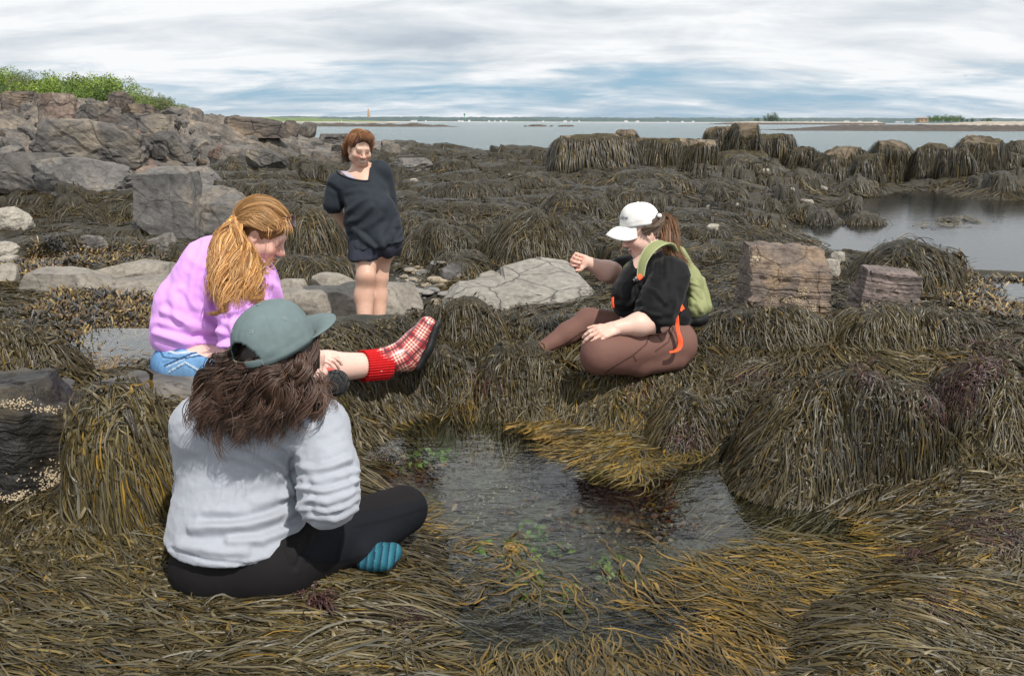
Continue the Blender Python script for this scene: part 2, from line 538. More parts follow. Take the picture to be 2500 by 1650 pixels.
# ground sheet
idx = np.arange(NU * NV).reshape(NV, NU)
quads = np.stack([idx[:-1, :-1], idx[:-1, 1:], idx[1:, 1:], idx[1:, :-1]], -1).reshape(-1, 4)
gm = NT('shore_ground')
co = gm.geo()
ra = gm.attr('rock', 'Fac')
n1 = gm.noise(co, 1.6, 8, .62, .3); n2 = gm.noise(co, 9, 7, .65); n0 = gm.noise(co, .35, 5, .6)
rockc = gm.ramp(n1, [(.3, (.045, .04, .036)), (.46, (.12, .104, .088)), (.6, (.21, .175, .138)), (.75, (.32, .25, .17))])
rockc = gm.mix(gm.ramp(n0, [(.45, (0, 0, 0)), (.6, (.75, .75, .75))]), rockc, gm.ramp(n2, [(.3, (.07, .065, .06)), (.7, (.15, .14, .13))]))
rockc = gm.mix(1.0, rockc, gm.ramp(n2, [(.3, (.42, .4, .38)), (.58, (1, 1, 1))]), 'MULTIPLY')
d_ = gm.n('ShaderNodeVectorMath', operation='DOT_PRODUCT'); gm.l(co, d_.inputs[0]); d_.inputs[1].default_value = (.5, .25, .83)
cb = gm.n('ShaderNodeCombineXYZ'); gm.l(gm.math('ADD', gm.math('MULTIPLY', d_.outputs['Value'], 9.), gm.math('MULTIPLY', n1, 3.)), cb.inputs[2])
sn = gm.noise(cb.outputs[0], 1.0, 4, .7)
rockc = gm.mix(.75, rockc, gm.ramp(sn, [(.36, (.4, .38, .36)), (.5, (1, 1, 1))]), 'MULTIPLY')
mudc = gm.ramp(n2, [(.3, (.008, .007, .005)), (.55, (.028, .023, .012)), (.75, (.06, .045, .02))])
fl = gm.attr('flat', 'Fac')
floorc = gm.ramp(n2, [(.3, (.012, .011, .008)), (.5, (.045, .04, .03)), (.62, (.06, .062, .028)), (.75, (.15, .14, .11))])
mudc = gm.mix(fl, mudc, floorc)
gm.l(gm.mix(ra, mudc, rockc), gm.b.inputs['Base Color'])
gm.setb(Roughness=.72)
hb = gm.math('ADD', gm.math('MULTIPLY', n2, .5), gm.math('MULTIPLY', sn, gm.math('MULTIPLY', ra, .9)))
gm.bump(gm.math('ADD', hb, n1), .9, .05)
_near_pool = (GX > -.55) & (GY < 4.3) & (GY > 1.3) & (GH < POOL_Z)
_peb = fbm(p3(GX * 22, GY * 22), 3) * .018 * _near_pool
FLAT = np.maximum(_near_pool * 1.0, sstep(.12, .0, np.abs(GPX - 1050) / 2000) * sstep(40, 10, np.abs(GPY - 700)))
ground = mesh_obj('ground', np.stack([GX, GY, np.where(BID >= 0, np.minimum(GH, GB - .01), GH) + _peb], -1), quads, gm.m, attrs={'rock': ROCK, 'flat': FLAT})
tag(ground, kind='structure')

# ---------------------------------------------------------------- water
def water_mat(name, tint, bs, bd, rough=.02, scale2=3, ior=1.34):
    m = NT(name)
    co = m.geo()
    mp = m.n('ShaderNodeMapping'); mp.inputs['Scale'].default_value = (1, 1.9, 1); m.l(co, mp.inputs['Vector'])
    h = m.math('ADD', m.noise(mp.outputs[0], bs, 3, .55, .6), m.math('MULTIPLY', m.noise(mp.outputs[0], bs * scale2, 2), .35))
    b = m.n('ShaderNodeBump'); b.inputs['Strength'].default_value = 1; b.inputs['Distance'].default_value = bd; m.l(h, b.inputs['Height'])
    fr = m.n('ShaderNodeFresnel'); fr.inputs['IOR'].default_value = ior; m.l(b.outputs[0], fr.inputs['Normal'])
    g = m.n('ShaderNodeBsdfGlossy'); g.inputs['Roughness'].default_value = rough; m.l(b.outputs[0], g.inputs['Normal'])
    t = m.n('ShaderNodeBsdfTransparent'); t.inputs['Color'].default_value = (*tint, 1)
    mx = m.n('ShaderNodeMixShader')
    m.l(fr.outputs[0], mx.inputs[0]); m.l(t.outputs[0], mx.inputs[1]); m.l(g.outputs[0], mx.inputs[2])
    m.l(mx.outputs[0], m.t.nodes['Material Output'].inputs['Surface'])
    return m.m


def sheet(name, x0, x1, y0, y1, z, m, label=None):
    xs, ys = np.linspace(x0, x1, 12), np.linspace(y0, y1, 12)
    X, Y = np.meshgrid(xs, ys)
    i = np.arange(144).reshape(12, 12)
    q = np.stack([i[:-1, :-1], i[:-1, 1:], i[1:, 1:], i[1:, :-1]], -1).reshape(-1, 4)
    o = mesh_obj(name, np.stack([X, Y, np.full_like(X, z)], -1), q, m)
    return tag(o, label, kind='structure')


wm = water_mat('pool_water', (.74, .78, .72), 9, .0045)
sheet('tide_pool_water', -.75, 4.2, .9, 4.35, POOL_Z, wm)
sheet('small_pool_water', -2.7, -1.35, 3.7, 5.0, LPOOL_Z, water_mat('small_pool_film', (.74, .78, .72), 12, .003, .03, 3, 1.5))
wm2 = water_mat('lagoon_water', (.5, .53, .5), 4, .0022, .10, 3, 1.6)
sheet('lagoon_water', 2.6, 17, 8.3, 25.5, BPOOL_Z, wm2)
sheet('puddle_water', 3.6, 6.0, 5.9, 7.6, SPOOL_Z, wm2)

sm = NT('sea')
co = sm.geo()
mp = sm.n('ShaderNodeMapping'); mp.inputs['Scale'].default_value = (.5, 1.5, 1); sm.l(co, mp.inputs['Vector'])
na = sm.noise(mp.outputs[0], .22, 8, .68, .5); nb = sm.noise(mp.outputs[0], .012, 4, .6)
sm.l(sm.mix(nb, (.05, .095, .10), (.085, .13, .13)), sm.b.inputs['Base Color'])
sm.setb(Roughness=.22)
sm.b.inputs['Specular IOR Level'].default_value = .35
sm.bump(na, 1.0, 2.6)
SX = np.concatenate([-np.geomspace(14000, 8, 40), np.geomspace(8, 14000, 40)])
SY = np.concatenate([np.linspace(-60, 60, 9), np.geomspace(70, 16000, 60)])
X, Y = np.meshgrid(SX, SY)
i = np.arange(X.size).reshape(X.shape)
sea = mesh_obj('sea', np.stack([X, Y, np.full_like(X, SEA_Z)], -1), np.stack([i[:-1, :-1], i[:-1, 1:], i[1:, 1:], i[1:, :-1]], -1).reshape(-1, 4), sm.m)
tag(sea, kind='structure')
# ---------------------------------------------------------------- rockweed strands
WEEDM = colmat('rockweed', rough=.5, spec=.35, var=.22, scale=90, coat=.12)
FUCUSM = colmat('bladder_wrack', rough=.5, spec=.45, var=.3, scale=120)
FLOATM = colmat('floating_wrack', rough=.42, spec=.35, var=.15, scale=90)


def inpoly(px, py, poly):
    c = np.zeros(px.shape, bool)
    n = len(poly)
    for i in range(n):
        x1, y1 = poly[i]; x2, y2 = poly[(i + 1) % n]
        c ^= ((y1 > py) != (y2 > py)) & (px < (x2 - x1) * (py - y1) / ((y2 - y1) + 1e-9) + x1)
    return c


def strip_mesh(P, Wd, N, up=.38, twist=None):
    """P (n,k,3) centre lines, Wd (n,k) half widths, N (n,k,3) normals -> tent-shaped fronds"""
    n, k, _ = P.shape
    T = np.empty_like(P)
    T[:, 1:-1] = P[:, 2:] - P[:, :-2]; T[:, 0] = P[:, 1] - P[:, 0]; T[:, -1] = P[:, -1] - P[:, -2]
    T = nrm(T)
    S = nrm(np.cross(T, N)); Nn = np.cross(S, T)
    if twist is not None:
        c, s = np.cos(twist)[..., None], np.sin(twist)[..., None]
        S, Nn = S * c + Nn * s, Nn * c - S * s
    w = Wd[..., None]
    V = np.stack([P - S * w, P + Nn * w * up, P + S * w], 2).reshape(-1, 3)
    b = (np.arange(n)[:, None] * k + np.arange(k - 1)[None]) * 3
    f1 = np.stack([b, b + 1, b + 4, b + 3], -1); f2 = np.stack([b + 1, b + 2, b + 5, b + 4], -1)
    Fq = np.stack([f1, f2], 2).reshape(-1, 4)
    return V, Fq


FLOWS = [  # (px, py, dx, dy, reach)  combed direction of the weed on nearly level ground
    (150, 1500, .6, -.8, 260), (400, 1530, 1, -.05, 260), (750, 1520, 1, .45, 220), (300, 1620, 1, -.15, 300), (700, 1620, 1, .3, 260), (60, 1380, .3, -.9, 160),
    (250, 1400, 1, -.1, 160), (960, 1440, .9, -.6, 120), (1000, 1330, .95, .5, 120), (1000, 1620, .5, .9, 150),
    (1300, 1620, .25, 1, 150), (1150, 1560, .3, 1, 150), (1500, 1560, -.3, 1, 160), (1700, 1480, -.8, .75, 220), (1900, 1600, -.5, .9, 240), (2100, 1400, -1, .35, 240), (2350, 1550, -.75, .7, 260),
    (2300, 1280, -1, .1, 220), (1900, 1230, -1, .05, 200), (2450, 1200, -1, -.2, 160), (1750, 1330, -1, .3, 160),
    (1350, 1080, -.9, .15, 200), (1200, 1060, -1, -.1, 120), (950, 1040, .8, -.6, 160), (900, 980, .9, -.3, 120), (1250, 960, .2, -1, 120), (1500, 940, -.6, -.8, 120),
    (1900, 820, 1, -.15, 240), (560, 1000, 1, 0, 100), (200, 830, 1, -.5, 160),
]
FL = np.array([(Wz(a, b, .28)[0], Wz(a, b, .28)[1], c, d, e * 3.0 / F) for a, b, c, d, e in FLOWS])


def flow(xy, Hg, slope_gain=1.6, use_guides=True, nscale=.9, seedz=0.):
    e = .012 + .004 * np.maximum(xy[:, 1], 0)
    gx = (samp(Hg, xy[:, 0] + e, xy[:, 1]) - samp(Hg, xy[:, 0] - e, xy[:, 1])) / (2 * e)
    gy = (samp(Hg, xy[:, 0], xy[:, 1] + e) - samp(Hg, xy[:, 0], xy[:, 1] - e)) / (2 * e)
    gm = np.hypot(gx, gy)
    t = np.clip(gm / .4, 0, 1)[:, None]
    down = -np.stack([gx, gy], 1) / (gm[:, None] + 1e-6)
    a = 6.5 * fbm(p3(xy[:, 0] / nscale, xy[:, 1] / nscale, seedz), 2) - 1.3
    nd = np.stack([np.cos(a), np.sin(a)], 1)
    v = down * t * slope_gain + nd * (1 - .75 * t) * .75
    if use_guides:
        g = np.zeros_like(v)
        wsum = np.zeros(len(v))
        for x, y, dx, dy, rr in FL:
            w = np.exp(-(((xy[:, 0] - x) / rr) ** 2 + ((xy[:, 1] - y) / (rr * 1.5)) ** 2))
            g += w[:, None] * np.array([dx, dy]); wsum += w
        v = v + g * 1.5 * (1 - .5 * t)
    return nrm(v), gx, gy, gm


def march(roots, L, K, Hg, lift, jitter=.3, zfix=None, guides=True, wig=.25, slope_gain=1.6, seedz=0., nscale=.6, arch=None):
    n = len(roots)
    xy = roots.copy()
    P = np.zeros((n, K, 3)); N = np.zeros((n, K, 3))
    sc_ = (.055 + .012 * np.maximum(roots[:, 1], 0))
    cl_ = fbm(p3(roots[:, 0] / sc_, roots[:, 1] / sc_, 11.), 2)
    ja = rng.normal(0, jitter, n) + 1.25 * cl_
    lift = lift + .02 * np.clip(perlin(p3(roots[:, 0] / sc_ * .8, roots[:, 1] / sc_ * .8, 31.)), 0, 1) * (np.max(lift) > 0)
    wf, wp = rng.uniform(.5, 1.6, n), rng.uniform(0, 6.28, n)
    prev = None
    for k in range(K):
        v, gx, gy, gm = flow(xy, Hg, slope_gain, guides, nscale, seedz)
        s = k / (K - 1)
        ang = ja * (1 - .4 * s) + wig * np.sin(wp + wf * 7.5 * s)
        ca, sa = np.cos(ang), np.sin(ang)
        v = np.stack([v[:, 0] * ca - v[:, 1] * sa, v[:, 0] * sa + v[:, 1] * ca], 1)
        if prev is not None: v = nrm(v * .6 + prev * .55)
        prev = v
        lf = lift * (.25 + 1.0 * np.sin(np.pi * min(1, .15 + .75 * s)))
        if arch is not None: lf = lf + arch * np.sin(np.pi * s)
        z = samp(Hg, xy[:, 0], xy[:, 1])
        if zfix is not None: z = np.maximum(z, zfix) if np.isscalar(zfix) else np.maximum(z, zfix)
        nn = nrm(np.stack([-gx, -gy, np.ones(n)], 1))
        P[:, k, :2] = xy; P[:, k, 2] = z
        P[:, k] += nn * lf[:, None]
        N[:, k] = nn
        gd = gx * v[:, 0] + gy * v[:, 1]
        st = (L / (K - 1)) / np.sqrt(1 + gd ** 2)
        xy = xy + v * st[:, None]
    return P, N


PAL = np.array([(.072, .055, .018), (.104, .085, .046), (.038, .030, .013), (.185, .108, .013), (.018, .014, .009), (.062, .043, .014), (.084, .078, .056), (.125, .096, .034)])


def weed_cols(xy, n, K, tipgold=.5, gold=0.0):
    a = fbm(p3(xy[:, 0] / .8, xy[:, 1] / .8, 2.), 3)
    b = fbm(p3(xy[:, 0] / .35, xy[:, 1] / .35, 7.), 3)
    pick = rng.random(n)
    i = np.where(pick < .26, 0, np.where(pick < .46, 1, np.where(pick < .62, 2, np.where(pick < .64 + .9 * np.clip(b - .12, 0, 1) + gold, 3, np.where(pick < .80, 5, np.where(pick < .92, 6, 7))))))
    i = np.where((a > .42) & (rng.random(n) < .45), 4, i)
    c = PAL[i] * (rng.uniform(.4, 1.3, (n, 1))) * np.clip(1 + 1.1 * a, .35, 1.7)[:, None]
    s = np.linspace(0, 1, K)
    tip = np.array([.23, .155, .035]) * rng.uniform(.5, 1.2, (n, 1))
    f = (np.clip((s - .4) / .55, 0, 1)[None] * tipgold * rng.random((n, 1)) * (1 + 1.2 * np.clip(b, -.6, 1))[:, None])[..., None]
    C = c[:, None] * (1 - f) + tip[:, None] * f
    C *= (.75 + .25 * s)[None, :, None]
    return C


def widths(n, K, w, bladder=0.0):
    s = np.linspace(0, 1, K)
    prof = np.clip(.55 + 1.2 * s, 0, 1) * np.clip((1.04 - s) / .16, .12, 1)
    Wd = w[:, None] * prof[None] * rng.uniform(.8, 1.2, (n, K))
    if bladder:
        m = (rng.random((n, K)) < bladder) & (s > .25)[None] & (s < .95)[None]
        Wd = np.where(m, Wd * rng.uniform(1.5, 2.2, (n, K)), Wd)
    return Wd * .5


# bare spots (survey polygons)
BARE = [
    [(640, 760), (660, 690), (760, 668), (870, 690), (1000, 700), (1060, 735), (1010, 768), (880, 790), (760, 790)],
    [(960, 640), (1040, 640), (1140, 660), (1210, 690), (1330, 672), (1450, 690), (1450, 735), (1300, 752), (1150, 742), (1060, 735), (990, 690)],
    [(-50, 705), (120, 690), (250, 640), (300, 690), (420, 640), (440, 730), (300, 735), (240, 715), (0, 725)],
    [(-400, 560), (20, 560), (95, 590), (60, 650), (-400, 660)],
    [(60, 930), (200, 895), (380, 850), (390, 905), (260, 935), (120, 950)],
    [(-400, 930), (120, 935), (150, 962), (215, 985), (200, 1100), (180, 1200), (-400, 1230)],
    [(310, 950), (480, 925), (560, 930), (560, 960), (420, 975)],
    [(380, 430), (520, 420), (560, 470), (470, 540), (460, 590), (370, 580), (360, 500)],
    [(830, 1180), (850, 1085), (960, 1050), (1090, 1045), (1170, 1030), (1260, 1090), (1500, 1150), (1700, 1170), (1760, 1250), (1560, 1310), (1420, 1380), (1440, 1480), (1100, 1500), (1060, 1400), (1090, 1280), (1010, 1210)],
    [(1980, 580), (2000, 480), (2300, 470), (2560, 490), (2800, 560), (2560, 680), (2430, 690), (2200, 640)],
    [(2395, 712), (2560, 700), (2560, 770), (2450, 752)],
]
FUC = [
    [(0, 590), (130, 600), (330, 615), (420, 640), (300, 690), (250, 640), (110, 690), (30, 680)],
    [(150, 720), (390, 730), (390, 850), (180, 900), (60, 800)],
    [(1230, 660), (1360, 668), (1350, 700), (1260, 708)],
    [(250, 690), (300, 660), (330, 730), (270, 730)],
    [(2280, 690), (2500, 690), (2500, 800), (2300, 760)],
]
FOOT = []   # filled with footprints of seated people: weed starts beside them, not inside

rx_, ry_ = rng.uniform(-420, 2920, 300000), None
u01 = rng.random(300000)
ry_ = 340 + (1740 - 340) * (u01 ** .72)
Pq = raycast(rx_, ry_, HS)
ok = ~np.isnan(Pq[:, 0])
# the sides the camera does not see get weed as well
ex = np.stack([rng.uniform(-.75, .75, 60000), np.exp(rng.uniform(math.log(2.8), math.log(45), 60000)) - 2], 1)
exy = np.stack([ex[:, 0] * (ex[:, 1] + 2), ex[:, 1]], 1)
RT = np.concatenate([Pq[ok][:, :2], exy])
Z = samp(HS, RT[:, 0], RT[:, 1])
qx, qy, qd = proj(np.stack([RT[:, 0], RT[:, 1], Z], 1))
rk_ = samp(ROCK, RT[:, 0], RT[:, 1])
keep = (rk_ < .35 + .3 * rng.random(len(RT))) & (RT[:, 1] < 47) & (RT[:, 1] > -.6)
bare = np.zeros(len(RT), bool)
for b in BARE: bare |= inpoly(qx, qy, b)
bidr = BID[np.clip(np.searchsorted(VV, uvof(RT[:, 0], RT[:, 1])[1]), 0, NV - 1), np.clip(np.searchsorted(UU, uvof(RT[:, 0], RT[:, 1])[0]), 0, NU - 1)]
bare &= bidr < 0
fuc = np.zeros(len(RT), bool)
for b in FUC: fuc |= inpoly(qx, qy, b)
fuc &= (bidr < 0) & ~bare
underw = ((RT[:, 0] > -.6) & (RT[:, 1] < 4.3) & (Z < POOL_Z - .004)) | ((RT[:, 0] > 2.6) & (RT[:, 1] > 8.4) & (RT[:, 1] < 25) & (Z < BPOOL_Z))
patch = fbm(p3(RT[:, 0] / 1.3, RT[:, 1] / 1.3, 4.), 3)
thin = (RT[:, 1] > 6) & (patch > .34) & (bidr < 0) & (rng.random(len(RT)) < .7)
std = keep & ~bare & ~fuc & ~underw & ~thin
rt, dd, bb = RT[std], qd[std], bidr[std]


def build_weed(sel, K, name, group_ids=None):
    n = sel.sum()
    r, d = rt[sel], dd[sel]
    L = rng.uniform(.12, .38, n) * np.clip(.75 + .08 * d, .9, 2.2) * np.where(d < 2.8, 1.35, 1)
    w = np.maximum(rng.uniform(.0026, .0054, n), .00092 * d * rng.uniform(.7, 1.3, n))
    lift = rng.uniform(.0, .028, n) * np.clip(.6 + .12 * d, .8, 2.2)
    loose = rng.random(n) < .32
    L = np.where(loose, L * np.where(d < 6.5, .34, .7), L)
    P, N = march(r, L, K, HS, lift, jitter=np.where(loose, 1.1, .26), wig=np.where(loose, .8, .42), arch=rng.uniform(0, .02, n))
    Wd = widths(n, K, w, .10 if K > 8 else 0)
    if K > 8:   # side shoots end in swollen receptacles
        sv = np.linspace(0, 1, K)
        shoot = np.clip(.45 + 1.5 * np.exp(-((sv - .72) / .22) ** 2), 0, 3) * np.clip((1.02 - sv) / .12, .1, 1)
        Wd = np.where(loose[:, None], w[:, None] * .62 * shoot[None], Wd)
    tw = rng.normal(0, .35, (n, 1)) + np.cumsum(rng.normal(0, .22, (n, K)), 1)
    V, Fq = strip_mesh(P, Wd, N, .4, tw)
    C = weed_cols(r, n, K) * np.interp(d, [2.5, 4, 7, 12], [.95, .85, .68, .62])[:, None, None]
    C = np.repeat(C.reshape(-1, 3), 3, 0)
    return V, Fq, C, n


def split_weed():
    out = {}
    near = dd < 7
    for sel, K in ((near, 10), (~near, 7)):
        V, Fq, C, n = build_weed(sel, K, '')
        ids = bb[sel]
        vper, fper = K * 3, (K - 1) * 2
        V3, C3, F3 = V.reshape(n, vper, 3), C.reshape(n, vper, 3), Fq.reshape(n, fper, 4)
        for g in np.unique(ids):
            s = np.where(ids == g)[0]
            rel = F3[s] - (s * vper)[:, None, None] + (np.arange(len(s)) * vper)[:, None, None]
            out.setdefault(int(g), []).append((V3[s].reshape(-1, 3), rel.reshape(-1, 4), C3[s].reshape(-1, 3)))
    res = {}
    for g, l in out.items():
        o, Vs, Fs, Cs = 0, [], [], []
        for v, f, c in l:
            Vs.append(v); Fs.append(f + o); Cs.append(c); o += len(v)
        res[g] = (np.concatenate(Vs), np.concatenate(Fs), np.concatenate(Cs))
    return res


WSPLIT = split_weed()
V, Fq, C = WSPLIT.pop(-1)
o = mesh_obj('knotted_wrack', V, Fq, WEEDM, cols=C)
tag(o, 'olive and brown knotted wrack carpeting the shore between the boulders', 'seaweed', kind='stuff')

bodym = NT('boulder_under_weed')
co = bodym.geo(); nn = bodym.noise(co, 14, 6, .65)
bodym.l(bodym.ramp(nn, [(.3, (.008, .007, .004)), (.55, (.03, .024, .012)), (.72, (.07, .052, .022))]), bodym.b.inputs['Base Color'])
bodym.setb(Roughness=.6); bodym.bump(nn, 1, .03)
for b in boulders:
    i = b['i']
    th = np.linspace(0, 2 * np.pi, 73)[:-1]
    qs = np.linspace(.0, 1.06, 26)
    Q, T = np.meshgrid(qs, th, indexing='ij')
    x, y = b['c'][0] + Q * np.cos(T) * b['rx'] * 1.12, b['c'][1] + Q * np.sin(T) * b['ry'] * 1.12
    z, q = b['dome'](x, y)
    z = np.where(q > 1, b['zb'] - .06 - .35 * (q - 1), z) - .006
    ii = np.arange(Q.size).reshape(Q.shape)
    a, c_ = ii[:-1], ii[1:]
    fq = np.stack([a, c_, np.roll(c_, -1, 1), np.roll(a, -1, 1)], -1).reshape(-1, 4)
    root = empty('seaweed_boulder', (b['c'][0], b['c'][1], b['zb']), b['label'], 'boulder', 'boulders draped in rockweed')
    mesh_obj('boulder_body', np.stack([x, y, z], -1), fq, bodym.m, root)
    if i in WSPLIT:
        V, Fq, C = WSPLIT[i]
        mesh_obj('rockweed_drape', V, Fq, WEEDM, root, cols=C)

# bladder wrack: short broad forked fronds in heaps
def fucus(roots, name, label, Lr=(.035, .08), wr=(.006, .012), lift=.05, per=6):
    n0 = len(roots)
    r = np.repeat(roots, per, 0) + rng.normal(0, .02, (n0 * per, 2))
    n = len(r); K = 5
    d = r[:, 1] + .5
    sc = np.clip(d / 6, .8, 1.3)
    z0 = samp(HS, r[:, 0], r[:, 1])
    az = rng.uniform(0, 6.28, n); el = rng.uniform(-.1, .9, n)
    L = rng.uniform(*Lr, n) * sc
    s = np.linspace(0, 1, K)
    curl = rng.uniform(-1.2, .3, n)
    e = el[:, None] + curl[:, None] * s[None]
    step = (L / (K - 1))[:, None]
    dx = np.cumsum(np.cos(e) * step, 1); dz = np.cumsum(np.sin(e) * step, 1)
    P = np.stack([r[:, :1] + dx * np.cos(az)[:, None], r[:, 1:2] + dx * np.sin(az)[:, None], (z0 + rng.uniform(0, lift, n))[:, None] + dz], -1)
    zz = samp(HS, P[..., 0].ravel(), P[..., 1].ravel()).reshape(n, K)
    P[..., 2] = np.maximum(P[..., 2], zz + .004)
    N = np.stack([-np.sin(e) * np.cos(az)[:, None], -np.sin(e) * np.sin(az)[:, None], np.cos(e)], -1)
    w = (rng.uniform(*wr, n) * sc)[:, None] * np.array([.4, .8, 1, 1.25, .7])[None] * .5
    V, Fq = strip_mesh(P, w, N, .15, rng.normal(0, .5, (n, 1)) + np.zeros((n, K)))
    pal = np.array([(.17, .115, .035), (.11, .08, .03), (.24, .165, .05), (.05, .042, .03), (.045, .045, .045), (.13, .07, .03)])
    pn = fbm(p3(r[:, 0] * 4, r[:, 1] * 4), 3)
    pk = np.where(pn > .12, rng.integers(3, 5, n), rng.integers(0, 6, n))
    c = pal[pk] * rng.uniform(.6, 1.2, (n, 1))
    C = c[:, None] * np.array([.6, .75, .9, 1.1, 1.5])[None, :, None]
    o = mesh_obj(name, V, Fq, FUCUSM, cols=np.repeat(C.reshape(-1, 3), 3, 0))
    tag(o, label, 'seaweed', kind='stuff')


fr = RT[fuc & keep]
fucus(fr, 'bladder_wrack', 'golden-brown bladder wrack heaped in short forked fronds beside the grey slabs')

# floating weed on and in the tide pool
FLZ = [
    ([(1900, 1215), (2560, 1190), (2900, 1300), (2900, 1760), (1080, 1760), (1070, 1690), (1220, 1640), (1380, 1600), (1470, 1500), (1500, 1420), (1660, 1350), (1800, 1330), (1960, 1290)], 27000, (.14, .34)),
    ([(1230, 1050), (1300, 1035), (1560, 1010), (1600, 1110), (1500, 1150), (1300, 1110)], 6500, (.14, .28)),
    ([(1800, 1240), (1900, 1210), (2100, 1250), (1950, 1290)], 900, (.15, .3)),
    ([(1000, 1200), (1080, 1220), (1090, 1300), (1060, 1420), (1000, 1400)], 1000, (.12, .28)),
    ([(1080, 1760), (1000, 1620), (1080, 1570), (1200, 1590), (1330, 1580), (1440, 1540), (1500, 1760)], 2600, (.16, .32)),
    ([(1120, 1300), (1600, 1320), (1400, 1460), (1150, 1440)], 260, (.1, .25)),
    ([(850, 1040), (1040, 1020), (1000, 1060), (870, 1100)], 700, (.2, .4)),
]
rs0 = np.random.default_rng(66)
Vs, Fs, Cs, off = [], [], [], 0
for poly, n, Lr in FLZ:
    pa = np.array(poly, float)
    x = rng.uniform(pa[:, 0].min(), pa[:, 0].max(), n * 4); y = rng.uniform(pa[:, 1].min(), pa[:, 1].max(), n * 4)
    m = inpoly(x, y, poly)
    x, y = x[m][:n], y[m][:n]
    n = len(x); K = 10
    r = np.array([Wz(a, b, POOL_Z)[:2] for a, b in zip(x, y)])
    hole = (fbm(p3(r[:, 0] * 3.2, r[:, 1] * 3.2, 8.), 3) > .13) | (samp(HS, r[:, 0], r[:, 1]) > POOL_Z + .015)
    r = r[~hole]; n = len(r)
    L = rng.uniform(*Lr, n)
    depth = rng.choice([0, 1], n, p=[.55, .45])
    r = r - .95 * L[:, None] * flow(r, HS, .3)[0] * rng.uniform(.75, 1.1, (n, 1))
    P, N = march(r, L, K, np.minimum(HS, 9), np.zeros(n), jitter=.38, zfix=POOL_Z - .03, wig=.6, slope_gain=.25, nscale=.5, seedz=3.)
    s = np.linspace(0, 1, K)
    base = np.where(depth == 0, rng.uniform(.0, .016, n), rng.uniform(-.045, .0, n))
    P[..., 2] = np.maximum(P[..., 2], POOL_Z - .03) + .03 + base[:, None] * (.3 + .7 * np.sin(np.pi * s))[None] - .02 * (s[None] ** 2) * (rng.random((n, 1)) < .5)
    N[:] = (0, 0, 1)
    Wd = widths(n, K, rng.uniform(.0030, .0056, n), .13)
    V, Fq = strip_mesh(P, Wd, N, .4, rng.normal(0, .3, (n, 1)) + np.zeros((n, K)))
    C = weed_cols(r, n, K, .9, .2)
    gt = np.array([.36, .205, .045]) * rng.uniform(.6, 1.25, (n, 1))
    gold = np.clip(.42 + 1.9 * fbm(p3(r[:, 0] * 1.4, r[:, 1] * 1.4, 5.), 2), .02, 1)[:, None]
    f = (np.clip((s - .35) / .6, 0, 1)[None] * rng.random((n, 1)) ** 1.3 * gold)[..., None]
    C = C * (1 - f) + gt[:, None] * f
    Vs.append(V); Fs.append(Fq + off); Cs.append(np.repeat(C.reshape(-1, 3), 3, 0)); off += len(V)
o = mesh_obj('floating_wrack', np.concatenate(Vs), np.concatenate(Fs), FLOATM, cols=np.concatenate(Cs))
tag(o, 'golden-tipped wrack floating spread out on the tide pool', 'seaweed', kind='stuff')

# scraps in the small pool
x, y = rs0.normal(260, 70, 420), rs0.normal(905, 20, 420)
r = np.array([Wz(a, b, LPOOL_Z)[:2] for a, b in zip(x, y)])
P, N = march(r, rng.uniform(.03, .12, len(r)), 6, np.full_like(HS, LPOOL_Z), rng.uniform(.0, .008, len(r)), guides=False, jitter=1.5)
V, Fq = strip_mesh(P, widths(len(r), 6, np.full(len(r), .007)), N, .3)
o = mesh_obj('drifting_scraps', V, Fq, WEEDM, cols=np.repeat((weed_cols(r, len(r), 6) * np.array([1.7, 1.3, .8])).reshape(-1, 3), 3, 0))
tag(o, 'scraps of orange-brown weed floating on the small pool at the left', 'seaweed', kind='stuff')

# tufts on the lagoon
x = np.concatenate([rng.normal(2330, 34, 110), rng.normal(2290, 30, 40)]); y = np.concatenate([rng.normal(538, 2.5, 110), rng.normal(551, 1.5, 40)])
r = np.array([Wz(a, b, BPOOL_Z)[:2] for a, b in zip(x, y)])
P, N = march(r, rng.uniform(.15, .35, len(r)), 6, np.full_like(HS, BPOOL_Z), rng.uniform(.002, .05, len(r)), guides=False)
V, Fq = strip_mesh(P, widths(len(r), 6, np.full(len(r), .02)), N, .3)
o = mesh_obj('drifting_wrack', V, Fq, WEEDM, cols=np.repeat(weed_cols(r, len(r), 6).reshape(-1, 3), 3, 0))
tag(o, 'thin raft of brown weed drifting in the middle of the big pool', 'seaweed', kind='stuff')

